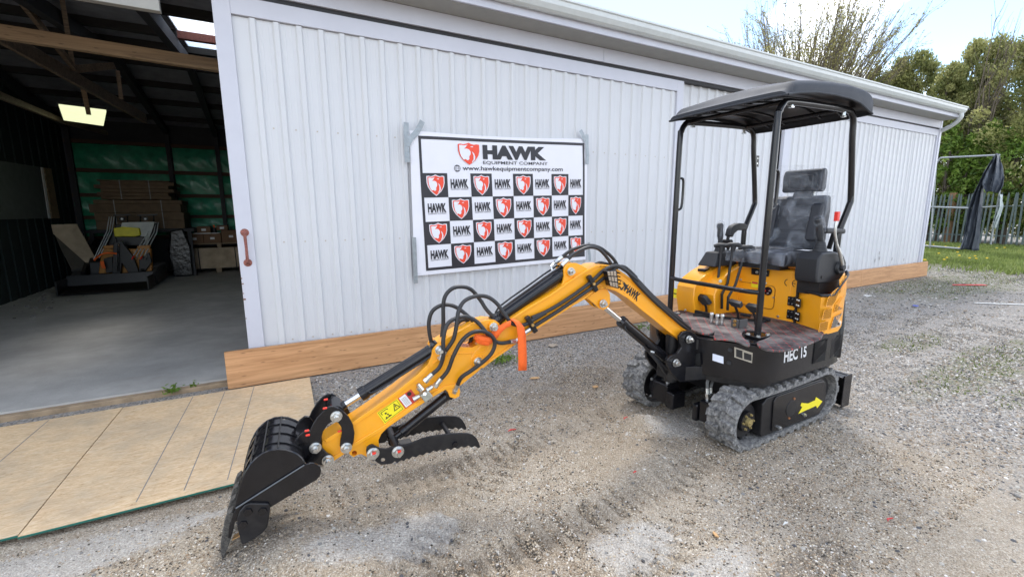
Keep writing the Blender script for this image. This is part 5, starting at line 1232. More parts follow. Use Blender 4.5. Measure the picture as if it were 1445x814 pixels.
arm = PB('arm', YEL, pl(arm_out, -HA+.007, HA-.007, holes=[slot, hole]), bevel=.004)
arm_top = [(458,621),(481,606.5),(497,596),(523,578.5),(560,552),(590,528),(603,515)]
strip(arm_top, 5.2, HA, 0, 'top_flange', arm, inward=1)
arm_bot = [(648,545),(629,549.5),(616,557),(600,567),(580,580),(560,594),(546,604),(520,619),(500,631),(480,644.5),(466,652)]
strip([(660,536)]+arm_bot, 5.0, HA, 0, 'bottom_flange', arm, inward=1)
ridge = [r4(*p) for p in ((490,352),(478,400),(448,440),(435,478),(395,505),(330,512),(240,512),(160,527),(95,575))]
strip(ridge, 2.0, HA-.001, 0, 'side_rib', arm, inward=1)
ring_ = MB()
a = at(r3(545,672), -HA); ring_.cyl(a-NV*.004, a+NV*.012, .030, .030, 20, caps=False)
for p, r_ in ((r4(457,348), .034), (r4(363,558), .036), (r4(130,487), .034)):
    boss(p, HA, r_, parent=arm); bolthead(p, -HA-.013, .020, arm, both=2*HA+.026)
boss((526.4,639.8), HA, .026, parent=arm, h=.006)
boss(r3(465,620), HA, .026, parent=arm, h=.004)
# stickers on the arm
def dec(pxs, name, m_, off=.001, parent=arm, w=HA-.006): return MB().prism([at(p, -w-off) for p in pxs], -NV*.0006).build(name, m_, parent, smooth=False)
WA = HA-.006
dec([rt(*p) for p in ((198,265),(378,140),(442,226),(268,362))], 'warning_sticker', YST)
for a_, b_ in (((205,266),(378,146)), ): pass
qf = quad_fn(*[at(rt(*p), -WA-.0025) for p in ((198,265),(378,140),(442,226),(268,362))])
def qpoly(qf, pts, name, m_, parent=arm, th=.0006): return flat([qf(u, v) for u, v in pts]).build(name, m_, parent, smooth=False, solid=th)
def qframe(qf, b, name, m_, parent=arm):
    mb = MB()
    for (u0,u1,v0,v1) in ((b,1-b,b,b*1.5),(b,1-b,1-b*1.5,1-b),(b,b*1.3,b,1-b),(1-b*1.3,1-b,b,1-b)): mb.add([qf(u0,v0),qf(u1,v0),qf(u1,v1),qf(u0,v1)], [(0,1,2,3)])
    return mb.build(name, m_, parent, smooth=False)
qframe(qf, .05, 'sticker_outline', BPR)
mb = MB(); tri = [(.60,.30),(.93,.30),(.765,.86)]; tri2 = [(.655,.36),(.875,.36),(.765,.74)]
for i in range(3): mb.add([qf(*tri[i]), qf(*tri[(i+1) % 3]), qf(*tri2[(i+1) % 3]), qf(*tri2[i])], [(0,1,2,3)])
mb.add([qf(.752,.45), qf(.778,.45), qf(.785,.64), qf(.745,.64)], [(0,1,2,3)]); mb.build('warning_triangle', BPR, arm, smooth=False)
mb = MB()
for (u0,u1,v0,v1) in ((.12,.45,.80,.84),(.12,.15,.62,.84),(.42,.45,.74,.84),(.24,.32,.52,.64),(.30,.36,.36,.48),(.14,.45,.20,.26),(.18,.24,.26,.34),(.32,.40,.26,.32)): mb.add([qf(u0,v0),qf(u1,v0),qf(u1,v1),qf(u0,v1)], [(0,1,2,3)])
mb.build('sticker_pictogram', BPR, arm, smooth=False)
dec([rt(*p) for p in ((385,137),(500,55),(568,148),(453,227))], 'red_sticker', mat('sticker_red', (.55,.05,.04), .5))
dec([rt(*p) for p in ((394,136),(447,98),(510,178),(456,217))], 'red_sticker_text_field', WHITE, .0024)
qf3 = quad_fn(*[at(rt(*p), -WA-.004) for p in ((394,136),(447,98),(510,178),(456,217))])
mb = MB()
for k in range(7): mb.add([qf3(.12,.12+.11*k), qf3(.88,.12+.11*k), qf3(.88,.15+.11*k), qf3(.12,.15+.11*k)], [(0,1,2,3)])
mb.build('sticker_small_print', mat('grey_print', (.25,.22,.22), .6), arm, smooth=False)
c0 = at(rt(485,97), -WA-.003); mb = MB(); mb.cyl(c0, c0-NV*.0006, .012, .012, 16); mb.build('sticker_symbol', BPR, arm)
# boom print: bird and word
def bdec(fn_pts): return quad_fn(*[at(p, -HB+.008-.0015) for p in fn_pts])
qb = bdec([r5(690,343), r5(785,408), r5(758,458), r5(665,398)])
qb = quad_fn(*[at(r5(*p), -HB+.0065) for p in ((700,340),(788,405),(760,457),(672,385))])
mb = MB(); text_on(mb, 'HAWK', qb, .05); mb.build('brand_print', BPR, boom, smooth=False)
qb2 = quad_fn(*[at(r5(*p), -HB+.0065) for p in ((668,398),(757,462),(751,472),(663,406))]); mb = MB(); text_on(mb, 'EQUIPMENT COMPANY', qb2, 0); mb.build('brand_print', BPR, boom, smooth=False)
qe = quad_fn(*[at(r5(*p), -HB+.0065) for p in ((655,308),(700,345),(672,398),(628,362))])
for nm, pts, mt in (('brand_emblem', SH, BPR),):
    flat([qe(u, v) for u, v in pts]).build(nm, mt, boom, smooth=False)
qe2 = quad_fn(*[at(r5(*p), -HB+.0055) for p in ((655,308),(700,345),(672,398),(628,362))]); mb = MB(); flat([qe2(u, v) for u, v in WH], mb); flat([qe2(u, v) for u, v in WS], mb); mb.build('brand_emblem_bird', YEL, boom, smooth=False)

# cylinders
def lin(a, b, t): return a+(b-a)*t
def cylinder(pa, pb, t0, t1, rb_, rr_, name, parent=ex, ports=True):
    """barrel between t0 and t1 along the line pa->pb, rod filling the rest"""
    mb = MB(); A_, B_ = lin(pa, pb, t0), lin(pa, pb, t1); mb.cyl(A_, B_, rb_, rb_, 24); d = (B_-A_)/np.linalg.norm(B_-A_)
    mb.cyl(B_-d*.03, B_+d*.006, rb_*1.12, rb_*1.12, 24); mb.cyl(A_-d*.004, A_+d*.02, rb_*1.06, rb_*1.06, 24)
    c = mb.build(name, BLK, parent, bevel=.003)
    rd = MB(); rd.cyl(lin(pa, pb, t1), pb, rr_, rr_, 16); 
    if t0 > .001: rd.cyl(pa, A_, rr_*1.3, rr_*1.3, 16)
    rd.build('piston_rod', CHROME, c)
    ey = MB()
    for q, sgn in ((pa, 1), (pb, -1)): ey.cyl(q-NV*.032, q+NV*.032, rr_*1.9, rr_*1.9, 20); ey.cyl(q, q+d*sgn*.06, rr_*1.5, rr_*1.25, 14)
    ey.build('rod_eye', BLK, c, bevel=.002); return c, A_, B_
pA = at(r5(313,253), -.052)+NV*.052; pB = at(r4(457,348), -HA)+NV*HA
cA, a0, a1 = cylinder(pA, pB, .075, .955, .037, .018, 'arm_cylinder')
up = np.array([0,0,1.0])
for k, w in ((.058,-.022),(.062,.02)):
    MB().tube([a0+up*.02+NV*w, lin(a0, a1, .03)+up*k+NV*w, lin(a0, a1, .5)+up*k+NV*w, lin(a0, a1, .9)+up*(k-.005)+NV*w, lin(a0, a1, .95)+up*.02+NV*w], .0062, 8, sub=2).build('feed_pipe', BLK, cA)
pC = at(r4(130,487), -HA)+NV*HA; pD = at(r3(370,320), -.075)+NV*.075
cB, b0, b1 = cylinder(pC, pD, .06, .76, .034, .0175, 'bucket_cylinder')
MB().tube([lin(b0,b1,.02)-NV*.04+up*.0, lin(b0,b1,.06)-NV*.05-up*.01, lin(b0,b1,.5)-NV*.05-up*.012, lin(b0,b1,.84)-NV*.05-up*.01, lin(b0,b1,.9)-NV*.03], .0065, 8, sub=3).build('feed_pipe', BLK, cB)
pE = at((638,560.5), -.06)+NV*.06; pF = at(rt(335,500), -.0)
cT, c0_, c1_ = cylinder(pE, pF, .06, .83, .027, .014, 'thumb_cylinder')
pG = at(r5(530,470), -.045)+NV*.045; pH = at(zq(272,383), -.09)+NV*.09
cM, m0, m1 = cylinder(pH, pG, .04, .69, .036, .018, 'boom_cylinder')
MB().tube([lin(m0,m1,.98)-NV*.03-up*.02, lin(m0,m1,.95)-NV*.04-up*.05, lin(m0,m1,.6)-NV*.045-up*.055, lin(m0,m1,.45)-NV*.045-up*.06], .007, 8, sub=3).build('feed_pipe', BLK, cM)
mb = MB(); q = lin(m0,m1,.45); mb.tube([q-NV*.045-up*.06, lin(m0,m1,.40)-NV*.05-up*.075, lin(m0,m1,.2)-NV*.05-up*.10, pH-NV*.03-up*.10+DV*.02, pH-NV*.0-up*.12-DV*.1], .010, 8, sub=4); mb.build('boom_hose', HOSE, cM)
mb = MB(); mb.tube([lin(m0,m1,.5)-NV*.02-up*.05, lin(m0,m1,.3)-NV*.03-up*.07, pH-up*.08-NV*.06, pH-up*.10-DV*.12], .010, 8, sub=4); mb.build('boom_hose', HOSE, cM)
q = lin(m0,m1,.45)-NV*.045-up*.06; MB().tube([q, q-DV*.035-up*.012], .011, 8).build('hose_fitting', STEEL, cM)

# swing bracket casting: two cheeks carrying both pins
ck = [zq(*p) for p in ((300,258),(330,252),(352,262),(372,300),(414,318),(416,345),(400,372),(402,420),(385,455),(330,462),(290,462),(258,430),(240,398),(236,372),(252,355),(280,345),(296,320),(288,300),(286,275))]
mbk = bothsides(ck, .118, .022); sb = PB('swing_bracket', BLK, mbk, bevel=.006)
mb = MB(); a_ = at(zq(400,300), -.10); mb.prism([at(zq(*p), -.10) for p in ((352,300),(414,330),(402,400),(385,452),(335,455),(340,400))], NV*.20); mb.build('bracket_web', BLS, sb, bevel=.004)
bolthead(zq(272,383), -.122, .022, sb, both=.244)

# links, ears
cresR = [r3(*p) for p in ((340,232),(390,236),(440,275),(490,325),(530,400),(546,480),(538,560),(520,615),(500,645),(462,662),(428,650),(404,605),(410,545),(425,480),(418,425),(392,388),(350,360),(325,330),(318,270))]
plates(cresR, .080, .014, 'link_plate', BLK, ex)
cresL = [r3(*p) for p in ((345,225),(300,232),(245,270),(190,330),(140,410),(108,480),(104,560),(118,630),(160,660),(205,640),(218,590),(226,530),(245,465),(290,400),(330,370),(375,345),(405,300),(390,245))]
plates(cresL, .096, .014, 'link_plate', BLK, ex)
a = at(r3(370,320), -.096); mb = MB(); mb.cyl(a, a+NV*.192, .030, .030, 24); mb.cyl(a+NV*.03, a+NV*.16, .042, .042, 24); lp = PB('link_pin', BLK, mb)
for p, w in ((r3(370,320), -.098), (r3(465,620), -.082), (r3(170,620), -.098), (r3(290,740), -.098)): bolthead(p, w, .022, lp, both=-2*w)
for p, w in ((r3(465,620), .08), (r3(170,620), .096), (r3(290,740), .09)):
    a = at(p, -w); MB().cyl(a, a+NV*2*w, .022, .022, 20).build('link_pin', BLK, lp)

# bucket
HBK = .19
arcp = [rb(*p) for p in ((478,312),(462,285),(440,266),(415,254),(380,243),(340,240),(300,246),(262,262),(228,288),(200,318),(180,350),(163,388),(150,425),(140,462),(130,500),(120,545))]
seam = [rb(*p) for p in ((120,545),(480,318))]
bucket = PB('bucket', BLK, MB().prism([at(p, -HBK) for p in arcp], NV*.010), bevel=.002); MB().prism([at(p, -HBK)+NV*(2*HBK-.010) for p in arcp], NV*.010).build('bucket_side', BLK, bucket, bevel=.002)
low = [rb(*p) for p in ((118,540),(480,316),(508,309),(540,312),(562,328),(567,350),(560,378),(540,398),(420,468),(298,542),(240,575),(150,600),(108,620))]
plates(low, HBK+.006, .014, 'side_reinforcement', BLK, bucket)
# shell following the arc, with weld rows
shellp = arcp+[rb(112,580), rb(104,620), rb(95,665), rb(88,695)]
P = [at(p, -HBK+.001) for p in shellp]; cen = at(rb(330,420), -HBK)
mb = MB(); n = len(P)
inn_ = [p+(cen-p)/np.linalg.norm(cen-p)*.010 for p in P]; wd = NV*(2*HBK-.002)
vs = P+[p+wd for p in P]+inn_+[p+wd for p in inn_]; fs = []
for i in range(n-1): fs += [(i, i+1, n+i+1, n+i), (2*n+i+1, 2*n+i, 3*n+i, 3*n+i+1), (i+1, i, 2*n+i, 2*n+i+1), (n+i, n+i+1, 3*n+i+1, 3*n+i)]
fs += [(0, n, 3*n, 2*n), (n-1, 3*n-1, 4*n-1, 2*n-1)]
mb.add(vs, fs); mb.build('bucket_shell', BLK, bucket, fix=True, ang=40)
for w in (-.105, .0, .105):
    mb = MB(); Q = [at(p, -HBK)+NV*(HBK+w-.013) for p in shellp[1:-2]]; Qo = [q+(q-cen-NV*(HBK+w))/np.linalg.norm(q-cen-NV*(HBK+w))*.006 for q in Q]
    n = len(Q); ww = NV*.026; vs = Q+[q+ww for q in Q]+Qo+[q+ww for q in Qo]; fs = []
    for i in range(n-1): fs += [(2*n+i, 2*n+i+1, 3*n+i+1, 3*n+i), (i, i+1, 2*n+i+1, 2*n+i), (n+i+1, n+i, 3*n+i, 3*n+i+1)]
    fs += [(0, 2*n, 3*n, n), (n-1, 2*n-1, 4*n-1, 3*n-1)]; mb.add(vs, fs); mb.build('wear_strip', BLK, bucket, fix=True, ang=50)
for w in (-HBK, HBK-.012):
    MB().tube([at(p, -HBK)+NV*(HBK+w+.006) for p in arcp], .007, 6).build('rim_bead', BLK, bucket)
for i in (5, 7, 9, 11): 
    a = at(arcp[i], -HBK); o_ = (a-cen)/np.linalg.norm(a-cen)*.004; MB().tube([a+o_+NV*.01, a+o_+NV*(2*HBK-.01)], .004, 6).build('weld_bead', BLS, bucket)
MB().tube([at(rb(122,543), -HBK-.008), at(rb(300,430), -HBK-.008), at(rb(478,318), -HBK-.008)], .0035, 6).build('weld_bead', mat('weld_grey', (.12,.13,.14), .4, metal=.4), bucket)
# lip and teeth
lip = [rb(*p) for p in ((112,560),(126,560),(108,660),(96,700),(80,700),(86,640))]
q = [at(p, -HBK-.004) for p in lip]; MB().prism(q, NV*(2*HBK+.008)).build('cutting_lip', BLK, bucket, bevel=.003)
tooth = [rb(*p) for p in ((104,540),(118,560),(112,620),(98,690),(82,735),(60,795),(52,790),(44,745),(46,700),(64,600),(80,560))]
TIPM = mat('worn_black_tip', (.03,.03,.03), .55, var=.4, scale=40, dust=.5)
tb_ = [at(p, -.16)+NV*.16 for p in tooth]; 
for w in (-.16, -.055, .055, .16):
    MB().prism([q+NV*(w-.022) for q in tb_], NV*.044).build('bucket_tooth', TIPM, bucket, bevel=.004)
    b_ = MB(); c = tb_[1]+NV*w; 
sc_ = [rb(*p) for p in ((128,600),(140,560),(165,530),(200,517),(292,520),(301,540),(296,590),(285,645),(262,672),(215,705),(155,738),(148,725),(140,690),(128,650))]
plates(sc_, HBK+.020, .014, 'side_cutter', BLS, bucket, bevel=.006)
mb = MB()
for p in ((185,560),(262,556),(160,625)): a = at(rb(*p), -HBK-.020); mb.cyl(a, a-NV*.009, .020, .018, 6)
mb.build('cutter_bolt', BLK, bucket)
ear = [rb(*p) for p in ((425,215),(448,165),(482,138),(512,140),(545,180),(570,225),(598,255),(628,272),(634,298),(618,318),(590,322),(540,315),(500,318),(470,300),(440,262))]
plates(ear, .094, .016, 'bucket_ear', BLK, bucket, bevel=.004)
mb = MB(); mb.prism([at(rb(*p), -.094) for p in ((425,215),(490,195),(505,205),(440,230))], NV*.188); mb.build('ear_gusset', BLK, bucket, bevel=.003)
mb = MB(); mb.prism([at(rb(*p), -.094) for p in ((470,290),(520,240),(530,250),(490,310))], NV*.188); mb.build('ear_gusset', BLK, bucket, bevel=.003)
# safety clips and tags
CL = mat('red_tag', (.8,.05,.03), .5)
for p, w in ((r3(262,243), -.10),(r3(88,458), -.10),(r3(270,160), .02),(r3(402,462), -.07),(r3(97,500), -.1)):
    a = at(p, w); MB().box(a[0]-.010, a[0]+.010, a[1]-.004, a[1]+.004, a[2]-.005, a[2]+.005).build('pin_clip', CL, lp, bevel=.003)

# thumb
HT = .128
up_e = [(105,600),(112,570),(135,552),(168,548),(205,570),(235,582),(280,585),(330,570),(372,556),(410,556),(440,556),(500,535),(600,494),(680,474),(760,462),(850,452),(940,446),(1010,448),(1045,458),(1075,482),(1100,522),(1114,567)]
dn = [(1108,568),(1060,570),(240,722)]
se = []
x0_, y0_ = 1095, 568; pts_d = [(1095,568),(1000,560),(900,578),(800,590),(700,605),(600,635),(500,662),(420,690),(330,705)]
def interp_poly(ps, t):
    k = min(int(t*(len(ps)-1)), len(ps)-2); f = t*(len(ps)-1)-k; return (ps[k][0]+(ps[k+1][0]-ps[k][0])*f, ps[k][1]+(ps[k+1][1]-ps[k][1])*f)
nt_ = 26
for k in range(nt_+1): a, b = interp_poly(pts_d, k/nt_); se.append((a, b+(-7 if k % 2 else 9)))
th_out = up_e+se+[(262,722),(235,724),(205,705),(175,680),(130,650),(108,628)]
TH_ = [rt(*p) for p in th_out]
hl = [tuple(np.array(rt(255,683))+3.2*np.array([math.cos(a), math.sin(a)])) for a in np.linspace(0, 2*math.pi, 13)[:-1]]
thumb = PB('thumb', BLS, MB().prism([at(p, -HT) for p in TH_], NV*.014, holes=[[at(p, -HT) for p in hl]]), bevel=.003); _s = NV*(2*HT-.014); MB().prism([at(p, -HT)+_s for p in TH_], NV*.014, holes=[[at(p, -HT)+_s for p in hl]]).build('thumb_plate', BLS, thumb, bevel=.003)
for p in (rt(165,622), rt(385,607)): bolthead(p, -HT-.001, .025, thumb, both=2*HT+.002)
mb = MB()
for p in (rt(175,622), rt(398,605)): a = at(p, -HT-.034); mb.box(a[0]-.009,a[0]+.009,a[1]-.004,a[1]+.004,a[2]-.004,a[2]+.004)
mb.build('pin_clip', CL, thumb)
for p, r_ in ((rt(165,622),.020),(rt(372,580),.020),(rt(880,520),.014)):
    a = at(p, -HT+.004); MB().cyl(a, a+NV*(2*HT-.008), r_, r_, 18).build('cross_tube', BLS, thumb)
a = at(rt(888,538), -HT-.001); MB().cyl(a, a-NV*.014, .017, .015, 6).build('cross_bolt', BLK, thumb)
mb = MB(); P = [at(rt(*p), -.0) for p in ((395,540),(505,520),(530,560),(420,600))]; mb.prism([q-NV*.05 for q in P], NV*.10); mb.build('centre_block', mat('grey_satin', (.05,.05,.052), .5), thumb, bevel=.005)

# hydraulic hoses on the boom and arm
def hose(pts, ws, r=.0115, parent=ex, fit=(1, 1), name='hydraulic_hose', sub=5):
    ws = ws if hasattr(ws, '__len__') else [ws]*len(pts)
    if len(ws) == 2 and len(pts) > 2: ws = list(np.linspace(ws[0], ws[1], len(pts)))
    P = [Vector(map(float, at(p, w))) for p, w in zip(pts, ws)]; h = MB().tube(P, r, 10, sub=sub).build(name, HOSE, parent)
    for k, e in ((0, fit[0]), (1, fit[1])):
        if not e: continue
        a, b = (P[0], P[1]) if k == 0 else (P[-1], P[-2]); d = (a-b).normalized()
        m_ = MB(); m_.cyl(a-d*.005, a+d*.032, r*1.25, r*1.2, 12); m_.cyl(a+d*.032, a+d*.052, r*1.5, r*1.5, 6); m_.build('hose_fitting', STEEL, h)
    return h
r3b = lambda a, b: (560+a/3.256, 330+b/3.256)
hose([r4(*p) for p in ((80,440),(68,380),(66,310),(90,248),(150,215),(215,222),(275,260),(335,315))], [.05,.05,.05,.05,.05,.04,.02,-.01], fit=(0,0))
hose([r4(*p) for p in ((140,430),(152,330),(152,220),(165,160),(205,117),(262,105),(320,122),(372,180),(415,245),(470,300))], [.02]*8+[.0,-.02], fit=(1,0))
hose([r4(*p) for p in ((162,498),(212,425),(232,340),(245,250),(280,192),(345,163),(415,165),(475,205),(525,275),(575,330),(640,335),(690,308),(771,262))], [-.08,-.09,-.09,-.08,-.06,-.05,-.05,-.06,-.08,-.09,-.085,-.085,-.085], fit=(1,0))
hose([r4(*p) for p in ((82,636),(130,590),(152,520),(152,430),(170,345),(212,303),(285,286),(350,312),(400,366),(445,418),(495,445),(560,437))], [-.085,-.09,-.10,-.10,-.09,-.08,-.07,-.07,-.09,-.10,-.10,-.09], fit=(1,1))
hose([r4(*p) for p in ((136,664),(180,610),(215,520),(262,435),(320,385),(385,374),(438,396),(464,440),(448,500),(400,552),(320,612),(262,652),(238,700))], [-.09,-.10,-.11,-.11,-.11,-.115,-.12,-.12,-.12,-.115,-.10,-.09,-.07], fit=(1,1))
hose([r4(*p) for p in ((225,345),(255,312),(290,305),(315,320),(325,360),(318,430),(300,460))], [.03]*7, fit=(0,0))
hose([r3b(*p) for p in ((620,385),(700,350),(800,288),(890,222),(950,168),(1000,148),(1040,160),(1107,215))], [-.083]*8, fit=(0,0))
hose([r3b(*p) for p in ((608,440),(660,405),(740,355),(820,300),(900,244),(960,195),(1000,160),(1045,152),(1100,200))], [-.083]*6+[-.075,-.06,-.05], fit=(1,0))
hose([r5(*p) for p in ((640,222),(700,262),(760,335),(860,438),(960,528),(1053,608),(1120,660))], [-.078]*6+[-.05], fit=(0,0))
hose([r5(*p) for p in ((610,212),(690,248),(760,320),(860,424),(960,512),(1060,590),(1120,640))], [-.04]*7, fit=(0,0))
hose([r5(*p) for p in ((600,205),(690,240),(765,312),(862,414),(962,502),(1060,580))], [.0]*6, fit=(0,0))
hose([r5(*p) for p in ((250,160),(290,128),(340,100),(430,78),(505,92),(562,130),(600,168),(625,205))], [.01]*8, fit=(1,0), r=.011)
hose([r5(*p) for p in ((290,178),(320,148),(370,115),(440,90),(500,102),(550,150),(588,205))], [-.03]*7, fit=(1,0), r=.011)
hose([r5(*p) for p in ((480,205),(510,195),(560,205),(600,215))], [-.0]*4, fit=(0,0), r=.011)
MB().tube([at(r5(248,162), .01), at(r5(200,200), .01), at(r5(180,225), -.01), at(r5(188,245), -.02)], .007, 8, sub=4).build('feed_pipe', STEEL, cA)
# hose clamps on the boom
for p in (r4(683,332), r5(458,335)):
    a = at(p, -.085); d_ = DV*.5-np.array([0,0,1])*.85; d_ /= np.linalg.norm(d_); cmb = MB(); e1 = DV*.85+np.array([0,0,-.5]); e1 /= np.linalg.norm(e1)
    cmb.bar(a-d_*.0-np.array([0,0,1])*.05-DV*.03, a+np.array([0,0,1])*.05+DV*.03, .03, .03, up=tuple(NV)); cl = cmb.build('hose_clamp', BLK, boom, bevel=.005)
    cb = MB(); a2 = a-NV*.014; cb.cyl(a2, a2-NV*.010, .010, .010, 6); cb.build('clamp_bolt', mat('brass', (.55,.36,.14), .3, metal=.8), cl)
# valve block on the arm
vb = MB(); P = [at(rt(*p), -WA) for p in ((565,90),(640,50),(680,95),(610,150))]; vb.prism([q-NV*.045 for q in P], NV*.045); vbo = vb.build('valve_block', mat('cast_zinc', (.42,.43,.38), .45, metal=.6, var=.25, scale=40), arm, bevel=.005)
vf = MB()
for (pa_, pb_) in (((520,145),(575,115)),((560,40),(590,70)),((640,65),(690,30)),((600,60),(560,10))): vf.cyl(at(rt(*pa_), -WA-.022), at(rt(*pb_), -WA-.022), .014, .011, 8)
vf.cyl(at(rt(622,98), -WA-.045), at(rt(622,98), -WA-.058), .012, .010, 6); vf.build('valve_fitting', STEEL, vbo)
# work light
wl = [r5(*p) for p in ((556,252),(626,246),(640,372),(578,352))]
MB().prism([at(p, -.145) for p in wl], NV*.045).build('work_light', BLK, boom, bevel=.004)
wl_lens = mat('light_lens', (.34,.27,.20), .18, var=.2, scale=60, coat=.5)
q_ = quad_fn(*[at(r5(*p), -.147) for p in ((556,252),(618,248),(632,368),(578,352))])
for i in range(3):
    for j in range(3):
        MB().prism([q_(i/3+.03, j/3+.03), q_((i+1)/3-.03, j/3+.03), q_((i+1)/3-.03, (j+1)/3-.03), q_(i/3+.03, (j+1)/3-.03)], -NV*.004).build('light_lens', wl_lens, bpy.data.objects['work_light'], bevel=.003)
mb = MB(); 
for k in range(5): a = at(r5(628+k*1.5, 262+k*24), -.11); mb.bar(a, a-DV*.008+np.array([0,0,-.002]), .04, .008)
mb.build('heat_sink', BLK, bpy.data.objects['work_light'], bevel=.001)
MB().bar(at(r5(590,300), -.07), at(r5(590,300), -.10), .03, .03).build('light_bracket', BLS, bpy.data.objects['work_light'])

# orange webbing tied through the arm
wb = thing('webbing_strap', 'orange webbing strap tied through the arm joint with its tail hanging down', 'strap', tuple(at(r4(450,400), -.1)))
def ribbon(pts, w, mb=None, width_px=None):
    pass
tail = MB(); L_ = [(556,300),(580,318),(596,345),(603,400),(604,480),(606,560),(606,612)]; R_ = [(575,296),(615,318),(641,350),(651,400),(655,480),(657,560),(656,610)]
ws_ = [-.10,-.115,-.125,-.13,-.13,-.128,-.13]; vs = []
for i in range(7): vs += [at(r4(*L_[i]), ws_[i]), at(r4(*R_[i]), ws_[i]+.012)]
tail.add(vs, [(2*i, 2*i+1, 2*i+3, 2*i+2) for i in range(6)]); tail.build('hanging_tail', ORG, wb, solid=.003)
dr = MB(); La = [(562,308),(530,318),(490,340),(455,368),(430,395),(405,410)]; Ra = [(560,345),(535,352),(505,378),(482,412),(462,432),(440,440)]; vs = []
for i in range(6): vs += [at(r4(*La[i]), -.105+.005*i), at(r4(*Ra[i]), -.112+.004*i)]
dr.add(vs, [(2*i, 2*i+1, 2*i+3, 2*i+2) for i in range(5)]); dr.build('upper_wrap', ORG, wb, solid=.004)
kn = MB(); 
for (pp_, r_) in ((((345,405),(380,420),(420,425),(455,420)), [.016,.024,.026,.014]), (((352,425),(385,435),(420,440),(445,432)), [.014,.020,.022,.014]), (((400,400),(415,425),(410,445)), [.012,.02,.012])):
    kn.tube([Vector(map(float, at(r4(*p), -.085-.004*i))) for i, p in enumerate(pp_)], r_, 8)
kn.build('knot', ORG, wb)

# ------------------------------------------------------------------ inside the shed
CARD = mat('dark_cardboard', (.17,.115,.07), .85, var=.2, scale=7); CARD2 = mat('brown_box_card', (.20,.115,.065), .85, var=.15)
PALW = wood('pallet_wood', (.19,.13,.08), (.36,.27,.17), 0)
PLYC = mat('crate_ply', (.42,.33,.23), .8, var=.25, scale=4)
LPIPE = mat('pale_steel_pipe', (.62,.64,.66), .35, metal=.2); LBK = mat('loader_black', (.006,.006,.007), .4); LOADY = mat('loader_orange', (.42,.17,.02), .45, var=.2)
# compact loader facing the doorway
ld = thing('compact_loader', 'small orange and black tracked loader with a wide black bucket parked inside the shed', 'loader', (-2.9, 12.8, .03))
P = lambda y0, y1, x0, x1, z0, z1: MB().box(x0, x1, y0, y1, z0, z1)
mb = MB(); mb.prism([(-3.66,11.75,.05),(-3.66,12.1,.03),(-3.66,12.35,.12),(-3.66,12.40,.36),(-3.66,12.35,.37),(-3.66,12.30,.16),(-3.66,12.08,.07),(-3.66,11.75,.065)], (1.42,0,0)); mb.box(-3.67,-3.64,11.76,12.40,.05,.32); mb.box(-2.26,-2.23,11.76,12.40,.05,.32)
mb.build('loader_bucket', LBK, ld, bevel=.01)
def lpx(pts, y, d, name, m_, bev=.006): q = [ony(p, y) for p in pts]; return MB().prism(q, (0,d,0)).build(name, m_, ld, bevel=bev)
mb = MB(); mb.prism([(-3.40,12.75,.20),(-3.40,12.78,.60),(-3.40,13.0,.75),(-3.40,13.9,1.0),(-3.40,13.9,.25)], (.85,0,0)); mb.build('body', LBK, ld, bevel=.03)
lpx([(143,351),(213,351),(215,386),(139,386)], 12.72, .12, 'lower_panel', LOADY, .015)
lpx([(146,347),(163,346),(163,350),(145,351)], 12.71, .1, 'yellow_trim', LOADY); lpx([(194,347),(212,346),(211,351),(193,351)], 12.71, .1, 'yellow_trim', LOADY)
lpx([(163,317),(219,315),(208,347),(150,349)], 13.05, .5, 'engine_cover', LBK, .02)
lpx([(197,318),(218,315),(207,346),(199,346)], 13.02, .03, 'control_panel', mat('loader_grey', (.50,.52,.50), .5)); lpx([(172,314),(218,313),(216,322),(170,322)], 13.01, .04, 'control_panel', mat('loader_grey', (.50,.52,.50), .5))
lpx([(160,322),(172,320),(196,322),(198,332),(190,334),(161,334)], 12.9, .12, 'yellow_guard', mat('loader_yellow', (.75,.66,.04), .5), .02)
lpx([(162,334),(203,334),(205,346),(166,347)], 12.95, .1, 'engine_block', LBK, .02)
lpx([(160,342),(171,340),(188,362),(196,384),(182,386),(172,372),(170,388),(158,388)], 12.55, .10, 'mast', LBK, .012)
lpx([(146,365),(158,362),(160,384),(150,386)], 12.60, .08, 'black_bracket', LBK, .01); lpx([(196,366),(210,356),(214,370),(203,385),(196,384)], 12.60, .08, 'black_bracket', LBK, .01)
for p in ((172,309),(205,309)):
    c = ony(p, 13.3); MB().cyl(c, c+np.array([0,.07,0]), .05, .045, 14).build('work_lamp', LBK, ld, bevel=.004); MB().cyl(c-np.array([0,.004,0]), c, .022, .022, 12).build('lamp_lens', WHITE, ld)
MB().bar(ony((160,304),13.4), ony((184,303),13.4), .03, .03).build('handle_bar', LBK, ld); MB().bar(ony((194,304),13.4), ony((222,303),13.4), .03, .03).build('handle_bar', LBK, ld)
for p in (163,180,198,217): MB().tube([ony((p,304),13.4), ony((p,318),13.35)], .014, 6).build('handle_post', LBK, ld)
for k in range(3): MB().tube([ony((132+4*k,366-k),12.6), ony((151+3.5*k,326),13.0), ony((154+3.5*k,306),13.2)], .010, 6).build('steel_line', LPIPE, ld)
for k in range(4): MB().tube([ony((187+5.5*k,362),12.6), ony((209+4*k,328),13.0), ony((213+3.5*k,314),13.2)], .010, 6).build('steel_line', LPIPE, ld)
MB().tube([ony((167,344),12.5), ony((166,384),12.45)], .014, 8).build('cylinder_rod', CHROME, ld)
MB().tube([ony((133,367),12.5), ony((141,360),12.45), ony((152,357),12.45), ony((165,358),12.5)], .018, 8, sub=4).build('orange_hose', ORG, ld)
lpx([(141,369),(146,368),(149,379),(144,379)], 12.45, .01, 'orange_tie', ORG, 0)
